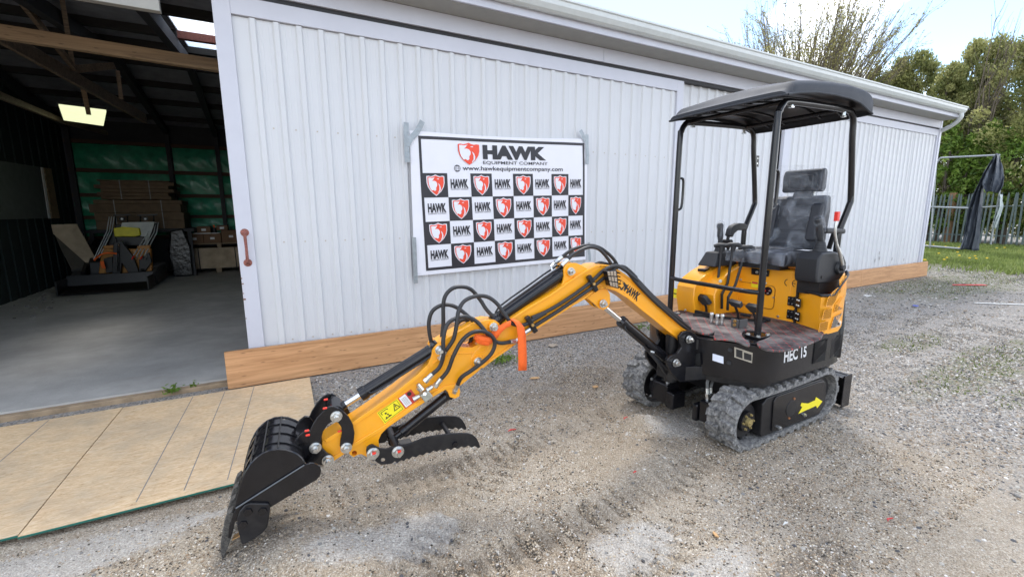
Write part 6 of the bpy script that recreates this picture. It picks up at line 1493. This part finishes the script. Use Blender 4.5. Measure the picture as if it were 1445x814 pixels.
for k in range(4): MB().tube([ony((186+6*k,366),12.5), ony((189+6*k,361),12.52)], .013, 6).build('quick_coupler', STEEL if k % 2 else RED, ld)
for sx in (-1, 1):
    x = -2.96+sx*.50
    MB().bar((x,12.6,.35),(x,13.8,1.0),.07,.12).build('lift_arm', LBK, ld, bevel=.01)
    mb = MB()
    tp = [(12.75,.05),(13.75,.05),(13.95,.22),(13.85,.42),(12.85,.42),(12.55,.25)]
    mb.prism([(x+sx*.13-.10, y, z) for y, z in tp], (.20,0,0)); tk = mb.build('track', RUBD, ld, bevel=.02)
    lb = MB()
    for k in range(12): lb.box(x+sx*.13-.10, x+sx*.13+.10, 12.8+k*.09, 12.84+k*.09, .42, .445); lb.box(x+sx*.13-.10, x+sx*.13+.10, 12.56+.0, 12.60, .12+.02*k, .13+.02*k)
    o = lb.build('tread_lugs', RUBD, tk); o['kind'] = 'stuff'
# wrapped cardboard stack behind the loader
for (nm, lab, x0, x1, y0, y1, z0, z1) in (('cardboard_stack','big strapped cardboard bundle, lower one of the pile behind the loader',-3.55,-1.75,14.1,15.2,1.25,1.95),
                                          ('cardboard_stack','flatter grey-brown cardboard bundle lying on top of the pile behind the loader',-3.40,-1.95,14.15,15.15,1.962,2.42)):
    t = thing(nm, lab, 'cardboard', ((x0+x1)/2, (y0+y1)/2, z0)); k = z0; rr = random.Random(int(z0*100)); h = .20 if z0 < 1.5 else .085
    while k < z1-.02:
        d = rr.uniform(-.06, .06); MB().box(x0+d+rr.uniform(0,.05), x1+d-rr.uniform(0,.1), y0+rr.uniform(-.05,.05), y1, k+.001, min(k+h, z1)-.004).build('carton', CARD, t, bevel=.006); k += h
    for x in (x0+.45, x1-.45): MB().box(x-.008, x+.008, y0-.065, y0-.060, z0, z1).build('strap_band', mat('strap_grey', (.35,.35,.35), .5), t)
t = thing('steel_rack', 'dark steel racking carrying the cardboard pile behind the loader', 'rack', (-2.65, 14.6, .03))
for x in (-3.6,-1.7):
    for y in (14.1,15.2): MB().box(x-.04, x+.04, y-.04, y+.04, .03, 1.24).build('rack_post', DRK, t)
MB().box(-3.7,-1.6,14.05,15.25,1.17,1.245).build('rack_shelf', DRK, t)
t = thing('wrapped_bundle', 'dark plastic wrapped bundle leaning beside the loader', 'bundle', (-1.95, 13.9, .03))
mb = MB(); mb.prism([(-2.15,14.0,.03),(-1.72,14.0,.03),(-1.70,14.0,.8),(-1.82,14.0,1.25),(-2.1,14.0,1.2),(-2.2,14.0,.6)], (0,.5,0)); mb.build('bundle_body', mat('black_wrap', (.02,.02,.022), .25, bump=1, bscale=14), t, bevel=.05)
# pallet crate with boxes
t = thing('wooden_crate', 'large strapped plywood crate on a pallet by the back wall', 'crate', (-1.2, 15.0, .03))
MB().box(-1.98,-.35,14.55,15.35,.15,.70).build('crate_panel', PLYC, t, bevel=.004)
for x in (-1.95,-1.2,-.45): MB().box(x-.06,x+.06,14.55,15.35,.035,.148).build('pallet_block', PALW, t)
for x in (-1.62,-.78): MB().box(x-.012,x+.012,14.545,14.5495,.15,.70).build('strap_band', BPR, t)
t = thing('pallet', 'pale wooden pallet standing on the plywood crate', 'pallet', (-1.2, 15.0, .70))
MB().box(-1.92,-.35,14.55,15.35,.80,.825).build('deck_board', PALW, t)
for x in (-1.88,-1.13,-.4): MB().box(x-.05,x+.05,14.55,15.35,.703,.799).build('pallet_block', PALW, t)
for i, (x0, x1, z0, z1, lab) in enumerate(((-1.88,-1.48,.827,1.08,'brown carton at the left end of the lower row on the pallet'),(-1.47,-1.08,.827,1.08,'brown carton with white label second from the left in the lower row'),(-1.06,-.62,.827,1.16,'larger brown carton right of the lower row on the pallet'),(-1.60,-1.30,1.101,1.27,'small brown carton left of the black bottle on the white board'),(-1.16,-.90,1.165,1.29,'topmost small carton above the larger brown one'))):
    t = thing('cardboard_box', lab, 'box', ((x0+x1)/2, 14.85, z0), 'cartons on the pallet'); MB().box(x0,x1,14.62,15.1,z0,z1).build('carton_body', CARD2, t, bevel=.004); MB().box((x0+x1)/2-.05,(x0+x1)/2+.05,14.616,14.6195,(z0+z1)/2-.03,(z0+z1)/2+.03).build('label_patch', WHITE, t)
tag(MB().box(-1.9,-1.10,14.6,15.0,1.082,1.099).build('white_board', WHITE), 'thin white board lying across the two left cartons', 'board')
t = thing('black_bottle', 'small black bottle with an orange cap on the white board', 'bottle', (-1.22,14.75,1.1)); MB().cyl((-1.22,14.75,1.10),(-1.22,14.75,1.24),.06,.06,12).build('bottle_body', BLS, t, bevel=.01); MB().cyl((-1.22,14.75,1.241),(-1.22,14.75,1.31),.025,.02,10).build('cap', ORG, t)
tag(MB().tube([(-.50,14.0,.03),(-.50,14.0,.25),(-.50,14.0,.5),(-.50,14.0,.62)], [.20,.20,.14,.05], 14).build('red_drum_cover', mat('dark_red_cloth', (.25,.02,.03), .8, bump=.6, bscale=20)), 'dark red covered object just behind the open door edge', 'cover')
# leaning sheets left of the loader
for i, (dx, lab, m_) in enumerate(((0,'front pale chipboard sheet leaning crookedly beside the loader',PLYC),(.08,'darker sheet leaning behind the front chipboard one',mat('dark_board', (.10,.085,.065), .85, var=.2)))):
    q = [ony(p, 12.9+dx*3) for p in (((72,317),(108,316),(143,380),(137,385),(75,330)) if i == 0 else ((73,322),(100,318),(130,382),(104,386),(86,352)))]
    mb = MB(); mb.prism(q, (0,.04,0)); tag(mb.build('leaning_sheet', m_, None, bevel=.004), lab, 'wood sheet', 'sheets leaning by the loader')
# board hung on the left wall
LX = -4.2
q = [onx(p, LX) for p in ((-10,226),(70,238),(82,308),(-10,310))]
t = thing('wall_board', 'grey board with a pale wooden frame hung on the dark left wall', 'board', tuple(q[0]))
MB().prism(q, (.03,0,0)).build('board_face', mat('board_grey', (.11,.13,.125), .7, var=.2, scale=8), t)
q = [onx(p, LX+.031) for p in ((60,236.5),(70,238),(82,308),(71,308.5))]; MB().prism(q, (.03,0,0)).build('frame_post', RAWW, t); 
q = [onx(p, LX+.062) for p in ((57,236),(60,236.5),(71,308.5),(68,308.5))]; MB().prism(q, (.01,0,0)).build('frame_strip', WHITE, t)
# rubbish along the left wall and near the loader
tag(MB().grid(lambda u, v: (-5+1.2*u+4.0*0, 0, 0), 1, 1).build('x', DRK), None) if False else None
mb = MB(); rr = random.Random(2)
for k in range(40):
    x = -4.0+rr.uniform(0, .8)**1.3; y = 9.5+rr.uniform(0, 3.2); s_ = rr.uniform(.01,.045); mb.sphere((x, y, .03+s_*.3), s_, 5, 4, (1, .7, .6))
o = mb.build('floor_rubble', mat('rubble_grey', (.16,.15,.14), .9), smooth=False); tag(o, 'loose rubble swept against the dark left wall', None, kind='stuff')

# ------------------------------------------------------------------ far right: grass, fence, frame with tarpaulin, trees
def leafmat(name, c0, c1, c2, trans=.25, rough=.6):
    M = bpy.data.materials.new(name); M.use_nodes = True; t = M.node_tree; n = t.nodes; p = n['Principled BSDF']; p.inputs['Roughness'].default_value = rough; l = t.links.new
    at_ = n.new('ShaderNodeAttribute'); at_.attribute_name = 'tint'; r = n.new('ShaderNodeValToRGB'); e = r.color_ramp.elements; e.new(.5)
    for i, (a, c) in enumerate(((0.1,c0),(0.5,c1),(0.9,c2))): e[i].position = a; e[i].color = (*c, 1)
    l(at_.outputs['Fac'], r.inputs[0]); l(r.outputs[0], p.inputs['Base Color'])
    tr = n.new('ShaderNodeBsdfTranslucent'); l(r.outputs[0], tr.inputs[0]); mx = n.new('ShaderNodeMixShader'); mx.inputs[0].default_value = trans
    l(p.outputs[0], mx.inputs[1]); l(tr.outputs[0], mx.inputs[2]); l(mx.outputs[0], n['Material Output'].inputs[0]); return M
EVG = leafmat('conifer_foliage', (.15,.18,.055), (.31,.32,.12), (.48,.47,.20), .55)
BRT = leafmat('fresh_leaf', (.07,.13,.018), (.16,.26,.035), (.28,.38,.08), .4)
BUD = leafmat('spring_bud', (.20,.18,.05), (.36,.33,.11), (.48,.46,.18), .4)
GRS = leafmat('grass_blade', (.10,.13,.03), (.19,.25,.055), (.33,.37,.12), .35)
BARK = mat('bark', (.11,.09,.07), .9, var=.3, scale=8, bump=.6); TWIG = mat('twig_bark', (.14,.115,.085), .9, var=.3)
def leaves(name, C_, size, material, parent, tint=None, aspect=.45, up=0.0, seed=1, dirs=None):
    rg = np.random.default_rng(seed); n = len(C_); d = rg.normal(size=(n, 3)); d[:,2] += up
    if dirs is not None: d = dirs+d*.35
    d /= np.linalg.norm(d, axis=1)[:,None]; e = np.cross(d, rg.normal(size=(n, 3))); e /= np.linalg.norm(e, axis=1)[:,None]
    s = size*rg.uniform(.6, 1.35, n); s = s[:,None]
    V = np.stack([C_-d*s*.5, C_+e*s*aspect*.5, C_+d*s*.5, C_-e*s*aspect*.5], 1).reshape(-1, 3)
    if parent is not None: V = V-np.array(ORG_W[parent.name])
    Fq = np.arange(4*n).reshape(-1, 4); o = np_mesh(name, V, Fq, material, None)
    if parent is not None: o.parent = parent; ORG_W[o.name] = ORG_W[parent.name]
    a = o.data.attributes.new('tint', 'FLOAT', 'POINT'); t = rg.uniform(0, 1, n) if tint is None else np.clip(tint+rg.uniform(-.25,.25,n), 0, 1); a.data.foreach_set('value', np.repeat(t, 4).astype(np.float32)); return o
def limb_paths(base, height, lean, nlimb, rg, spread):
    P = []; trunk = [np.array(base, float)]
    for k in range(6): trunk.append(trunk[-1]+np.array([lean[0]+rg.uniform(-.05,.05)*height/6, lean[1]+rg.uniform(-.05,.05)*height/6, height/6]))
    P.append((trunk, .16, .03))
    for i in range(nlimb):
        t = rg.uniform(.15, .9); k = min(int(t*6), 5); p = trunk[k]+(trunk[k+1]-trunk[k])*(t*6-k); a = rg.uniform(0, 6.28); L_ = spread*(1-t*.6)*rg.uniform(.6, 1)
        d = np.array([math.cos(a), math.sin(a), rg.uniform(.2,.7)]); P.append(([p, p+d*L_*.5, p+d*L_+np.array([0,0,.2*L_])], .05, .012))
    return P
def conifer(x, y, h, rad, label, seed, n=9000, name='conifer_tree', m_=None, size=.17, low=.04, ctr=None, gap=.5, cat='tree', grp='trees behind the boundary fence', tip=.65, up=.8, tb=.5):
    rg = np.random.default_rng(seed); t = thing(name, label, cat, (x, y, 0), grp)
    mb = MB()
    for P_, r0, r1 in limb_paths((x, y, -.1), h*.93, (0, 0), 22, rg, rad*1.05): mb.tube(P_, list(np.linspace(r0*h/8, r1, len(P_))), 6)
    mb.build('trunk', BARK, t)
    # clumps
    nc = 150; cz = rg.uniform(low, 1, nc)**.9; ca = rg.uniform(0, 6.28, nc); prof_ = (1-cz**2.2)**.7*(.75+.25*np.minimum(1, cz/.15)); cr_ = rad*prof_*np.sqrt(rg.uniform(.25, 1, nc))*rg.uniform(.75, 1.15, nc)
    cc = np.stack([x+cr_*np.cos(ca), y+cr_*np.sin(ca), cz*h], 1); cs = rad*rg.uniform(.10, .30, nc); ct = rg.uniform(.1, .9, nc)
    idx = rg.integers(0, nc, n); off = rg.normal(size=(n, 3))*np.array([1, 1, 1.15]); off /= np.maximum(np.linalg.norm(off, axis=1)[:,None], .01); off *= (rg.uniform(0, 1, n)**.5)[:,None]
    P_ = cc[idx]+off*cs[idx][:,None]; P_[:,2] += .0
    out_ = P_-np.array([x, y, 0]); out_[:,2] = np.abs(out_[:,2])*0+rad*.6; out_ /= np.linalg.norm(out_, axis=1)[:,None]
    leaves('crown', P_, size, m_ or EVG, t, tint=ct[idx]*.8+.1, aspect=.4, seed=seed+5, dirs=out_*up); return t
def px_to(px, py_top, x):
    q = onx((px, py_top), x); return q[1], q[2]
labs = ['dark conifer just right of the shed roof corner', 'tall olive conifer behind the downpipe', 'feathery conifer above the tarpaulin frame', 'tall conifer left of the bare twigs at the right edge', 'dense green conifer at the right edge of the picture', 'lower conifer peeping over the shed gutter', 'low yellowish conifer over the middle of the gutter right of the bare tree', 'conifer beyond the right edge of the view', 'small conifer just left of the bare tree foot over the gutter', 'rounded conifer filling the gap right of the bare tree']
for i, (px, py, x, rad) in enumerate(((1345,92,31,1.7),(1300,75,34,2.2),(1378,62,32,1.7),(1412,58,33,1.7),(1462,52,31,2.3),(1240,98,33,2.0),(1190,108,34,1.9),(1520,60,31,2.4),(1140,92,35,2.2),(1272,88,34,2.3))):
    y, z = px_to(px, py, x); conifer(x, y, z, rad, labs[i], 50+i, n=24000 if px > 1250 else 14000, size=.17)
# young bright shrubs in front, behind the fence
for i, (px, py, x, rad, lab) in enumerate(((1345,178,29.6,1.0,'bright green young tree beside the shed corner'),(1375,190,29.8,1.0,'bright green bush behind the bent frame'),(1405,175,30.0,1.1,'bright green leafy tree right of the tarpaulin'),(1440,180,29.7,1.2,'light green leafy tree at the right edge above the fence'))):
    y, z = px_to(px, py, x); conifer(x, y, z, rad, lab, 90+i, n=3800, name='young_tree', m_=BRT, size=.19, low=.12, cat='tree', grp='young trees by the fence', up=.2)
# bare spring tree
def bare_tree(name, label, x, y, h, seed, nb, spread, leafn, lean=(0,0), budm=BUD):
    rg = np.random.default_rng(seed); t = thing(name, label, 'tree', (x, y, 0)); mb = MB(); tips = []; dirs = []
    base = np.array([x, y, -.1]); top = base+np.array([lean[0], lean[1], h*.22]); mb.tube([base, (base+top)/2+np.array([.05,.05,0]), top], [.26,.22,.18], 8); mb.build('trunk', BARK, t)
    br = MB(); tw = MB()
    for i in range(nb):
        a = rg.uniform(0, 6.28); s = spread*math.sqrt(rg.uniform(.02, 1)); L_ = h*.78*rg.uniform(.65, 1.0)*(1-.25*(s/spread)**2); P_ = [top.copy()]; n = 7
        for k in range(1, n+1):
            f = k/n; P_.append(top+np.array([math.cos(a)*s*f**1.15+lean[0]*f*2, math.sin(a)*s*f**1.15+lean[1]*f*2, L_*f])+rg.normal(size=3)*.10)
        br.tube(P_, list(np.linspace(.06, .010, n+1)), 4)
        for j in range(26):
            f = rg.uniform(.15, 1)*n; k = min(int(f), n-1); p = P_[k]+(P_[k+1]-P_[k])*(f-k); ax = P_[k+1]-P_[k]; ax /= np.linalg.norm(ax); d = ax*1.0+rg.normal(size=3)*.38; d /= np.linalg.norm(d); l_ = rg.uniform(.5, 1.6)
            q = p+d*l_*.5+rg.normal(size=3)*.03; e = p+d*l_+np.array([0,0,.1]); tw.tube([p, q, e], [.010,.007,.004], 3)
            for m_ in range(leafn):
                g = rg.uniform(.1, 1); tips.append(p+(e-p)*g+rg.normal(size=3)*.04); dirs.append(d)
    br.build('branches', TWIG, t)
    tw.build('twigs', TWIG, t); leaves('buds', np.array(tips), .11, budm, t, aspect=.45, seed=seed, dirs=np.array(dirs)); return t
q = onx((1150, 300), 30); bare_tree('bare_spring_tree', 'tall spreading spring tree with thin budding branches rising above the shed roof', 30.0, float(onx((1142,70),30)[1]), 15.0, 11, 230, 5.2, 9)
q = onx((1392,60), 30.5); bare_tree('bare_sapling', 'small leafless tree standing above the conifers at the right', 30.5, float(q[1]), float(q[2])+2.0, 5, 9, 1.2, 1)
# palisade fence
FG = mat('fence_grey_green', (.075,.10,.095), .6, var=.2)
fx_ = 28.6; fence = thing('palisade_fence', 'grey green steel palisade fence in front of the trees', 'fence', (fx_, 6, 0))
y = 1.0; rr = random.Random(8); zt = 2.3; i = 0; pm = None
while y < 15.5:
    if pm is None:
        mb = MB(); mb.prism([(0,-.032,.1),(0,.032,.1),(0,.032,zt-.10),(0,.018,zt),(0,0,zt+.04),(0,-.018,zt),(0,-.032,zt-.10)], (.02,0,0)); pm = mb.build('pale', FG, None, smooth=False); pm.data.name = 'pale'; o = pm
    else: o = pm.copy(); COL.objects.link(o)
    o.parent = fence; o.location = (0, y-6, 0); o.rotation_euler = (rr.uniform(-.03,.03), 0, 0); y += .165
for z in (.45, 1.75): MB().box(fx_+.022, fx_+.06, 1.0, 15.5, z-.025, z+.025).build('rail', FG, fence)
for y in (2.5, 5.2, 7.9, 10.6, 13.3): MB().box(fx_+.062, fx_+.14, y-.05, y+.05, -.1, 2.35).build('fence_post', FG, fence)
tag(MB().tube([(29.2, float(onx((1343,300),29.2)[1]), -.1), (29.2, float(onx((1345,280),29.2)[1]), 2.4)], [.17,.15], 10).build('wooden_pole', wood('pole_wood', (.16,.08,.035), (.30,.17,.08), 2)), 'brown wooden pole standing behind the palisade fence', 'pole')
# tarpaulin on a pipe frame
fr_x = 23.5; PIPE = mat('galvanised_pipe', (.28,.30,.31), .4, metal=.5)
gt = thing('pipe_frame', 'galvanised pipe frame with three horizontal bars standing on the grass', 'frame', (fr_x, 6.5, 0))
def pt(px, py, x=fr_x): return onx((px, py), x)
for a, b in (((1321,231),(1327,223)),((1327,223),(1411,219)),((1306,292),(1372,294)),((1296,346),(1356,351))): MB().tube([pt(*a), pt(*b)], .035, 8).build('frame_pipe', PIPE, gt)
MB().tube([pt(1321,231), pt(1312,350)], .03, 8).build('frame_pipe', PIPE, gt); MB().tube([pt(1410,222), pt(1412,262), pt(1398,345)], .025, 8).build('frame_pipe', PIPE, gt); MB().tube([pt(1372,294), pt(1410,291)], .025, 8).build('frame_pipe', PIPE, gt)
tp = thing('tarpaulin', 'dark grey tarpaulin draped from the top corner of the pipe frame', 'tarpaulin', tuple(pt(1380,350)))
TAR = mat('grey_tarp', (.055,.065,.085), .45, var=.2, scale=3, bump=.8, bscale=4)
def drape(rows, name, seed, x=fr_x-.05, m_=TAR):
    rg = random.Random(seed); R_ = [[pt(*a, x), pt(*b, x)] for a, b in rows]
    def f(u, v):
        k = min(int(v*(len(R_)-1)), len(R_)-2); t = v*(len(R_)-1)-k; a = R_[k][0]*(1-t)+R_[k+1][0]*t; b = R_[k][1]*(1-t)+R_[k+1][1]*t
        p = a*(1-u)+b*u; return (p[0]+.10*math.sin(u*13+v*3+seed)+.05*math.sin(u*29+v*9), p[1], p[2]+.02*math.sin(u*9+v*17))
    MB().grid(f, 20, 30).build(name, m_, tp, solid=.01, ang=60)
drape([((1406,217),(1409,219)),((1395,236),(1413,232)),((1387,255),(1416,250)),((1386,262),(1416,264)),((1392,270),(1411,272))], 'tarp_bulge', 1, fr_x-.25)
drape([((1405,219),(1409,221)),((1389,243),(1398,246)),((1374,276),(1388,268)),((1366,300),(1385,300)),((1360,330),(1383,330)),((1353,352),(1380,354))], 'tarp_fall', 4, fr_x-.1)
drape([((1411,275),(1414,276)),((1410,290),(1414,292)),((1404,305),(1410,306)),((1402,322),(1404,322))], 'tarp_scrap', 7, fr_x-.05, mat('pale_tarp', (.40,.45,.45), .5))
# grass, dandelions
rg = np.random.default_rng(31); n = 60000
gx_ = 15.2+rg.uniform(0, 1, n)**1.0*13.5; gy_ = rg.uniform(-2, 14, n)
den = 1/(1+np.exp(-((gx_-17.2)+1.2*wob(gx_, gy_, 1.5, off=4))*2.0)); keep = (rg.uniform(0, 1, n) < den) & ((gx_ > 16.2) | (gy_ > 4.9)); gx_, gy_ = gx_[keep], gy_[keep]
C_ = np.stack([gx_, gy_, .04+0*gx_], 1); o = leaves('grass', C_, .15, GRS, None, tint=.5+.3*wob(gx_, gy_, 2.0, off=7), aspect=.22, seed=3, dirs=np.tile([0,0,1.3], (len(C_), 1))); tag(o, None, None, kind='stuff')
n = 16000; gx_ = rg.uniform(4.5, 17, n); gy_ = rg.uniform(.5, 4.6, n); m_ = np.zeros(n, bool)
for a in MOSS[:-1]:
    m_ |= (((gx_-a[0])/a[2])**2+((gy_-a[1])/a[3])**2+.6*wob(gx_, gy_, 4, off=2) < 1)
m_ &= rg.uniform(0, 1, n) < .95
C_ = np.stack([gx_[m_], gy_[m_], ground_h(gx_[m_], gy_[m_])+.008], 1); tag(leaves('thin_turf', C_, .035, GRS, None, tint=.2+0*C_[:,0], aspect=.3, seed=9, dirs=np.tile([0,0,.7], (len(C_), 1))), None, None, kind='stuff')
def weed(px, py, n, rad, label, hgt=.05):
    c = onz((px, py), 0); rg = np.random.default_rng(int(px)); C_ = np.stack([c[0]+rg.normal(size=n)*rad, c[1]+rg.normal(size=n)*rad*.6, .012+np.abs(rg.normal(size=n))*hgt*.5], 1)
    tag(leaves('weed', C_, .045, BRT, None, tint=.4+0*C_[:,0], aspect=.4, seed=int(py)), label, 'weed')
weed(707, 510, 170, .09, 'green weed tuft between the timber board and the arm'); weed(243, 554, 60, .035, 'small green weed in the crack at the doorway edge'); weed(273,547,14,.02,'tiny weed sprig right of the other one at the doorway edge'); weed(905,463,60,.10,'green sprouts by the timber under the boom elbow')
t_ = MB(); rg = np.random.default_rng(77)
for k in range(60):
    x = rg.uniform(16.5, 27); y = rg.uniform(2.5, 11); t_.sphere((x, y, .13), .035, 6, 4, (1,1,.5))
tag(t_.build('dandelions', mat('dandelion_yellow', (.75,.5,.02), .7)), 'scattered yellow dandelion heads in the grass', None, kind='stuff')

# ------------------------------------------------------------------ small litter
def litter(px, py, shape, s, m_, name, label, cat='litter', rot=0.0, z=.012):
    c = onz((px, py), 0); ca, sa = math.cos(rot), math.sin(rot); P_ = [(c[0]+(a*ca-b*sa)*s, c[1]+(a*sa+b*ca)*s, z+float(ground_h(c[0], c[1]))) for a, b in shape]
    return tag(MB().prism(P_, (0,0,.006)).build(name, m_, None, smooth=False), label, cat)
chip = [(-1,-.3),(.2,-.45),(1.1,-.1),(.8,.35),(-.4,.4)]
WCH = mat('fresh_wood_chip', (.55,.33,.15), .8, var=.2); RDP = mat('red_plastic_scrap', (.55,.04,.04), .5); PAPER = mat('white_paper', (.7,.7,.68), .8)
litter(780,486,[(-1,-.6),(.6,-.7),(1,0),(.3,.8),(-.8,.5)],.07,mat('pale_stone',(.42,.35,.27),.9),'flat_stone','pale flat stone near the timber above the webbing tail',rot=.4,z=.02)
litter(754,531,chip,.05,WCH,'wood_chip','wood chip right of the hanging webbing tail',rot=-.4); litter(340,783,chip,.035,WCH,'wood_chip','curled wood chip under the bucket teeth',rot=.5,z=.045); litter(1010,752,chip,.02,WCH,'wood_chip','orange wood chip in the pale grit near the bottom',rot=1.2)
litter(1255,731,[(-1,-.2),(0,0),(1,-.25),(.2,.15),(-.3,.3)],.028,RDP,'plastic_scrap','small red plastic scrap in the gravel at lower right')
litter(1366,402,[(-1,-.1),(1,-.2),(1,.1),(-.8,.2)],.35,RDP,'plastic_scrap','long red plastic strip on the gravel near the grass',rot=-.5); litter(1420,428,[(-1,-.05),(1,-.05),(1,.05),(-1,.05)],.45,PAPER,'white_strip','thin white strip lying on the far right gravel',rot=-.75)
litter(1292,431,[(-1,-.6),(1,-.4),(.6,.7),(-.7,.5)],.06,mat('blue_scrap',(.03,.08,.5),.5),'blue_scrap','small blue plastic scrap on the gravel right of the excavator'); litter(1224,417,[(-1,-.6),(1,-.4),(.6,.7),(-.7,.5)],.09,PAPER,'paper_scrap','white paper scrap by the rightmost timber board')
litter(1107,736,[(-1,-.2),(1,-.3),(.6,.2)],.02,PAPER,'paper_scrap','white paper scrap in the gravel below the track'); litter(722,606,[(-1,-.2),(0,0),(1,-.25),(.2,.15),(-.3,.3)],.035,RDP,'plastic_scrap','orange red scrap on the sand right of the thumb'); litter(882,594,[(-1,-.2),(0,0),(1,-.25),(.2,.15),(-.3,.3)],.03,RDP,'plastic_scrap','orange red scrap in front of the far track',rot=.4); litter(895,668,[(-1,-.3),(1,-.2),(.4,.3)],.015,RDP,'plastic_scrap','tiny orange scrap on the track marks')
litter(840,545,[(-1,-.6),(.6,-.7),(1,0),(.3,.8),(-.8,.5)],.03,WCH,'wood_chip','small tan chip beside the dug hollow')
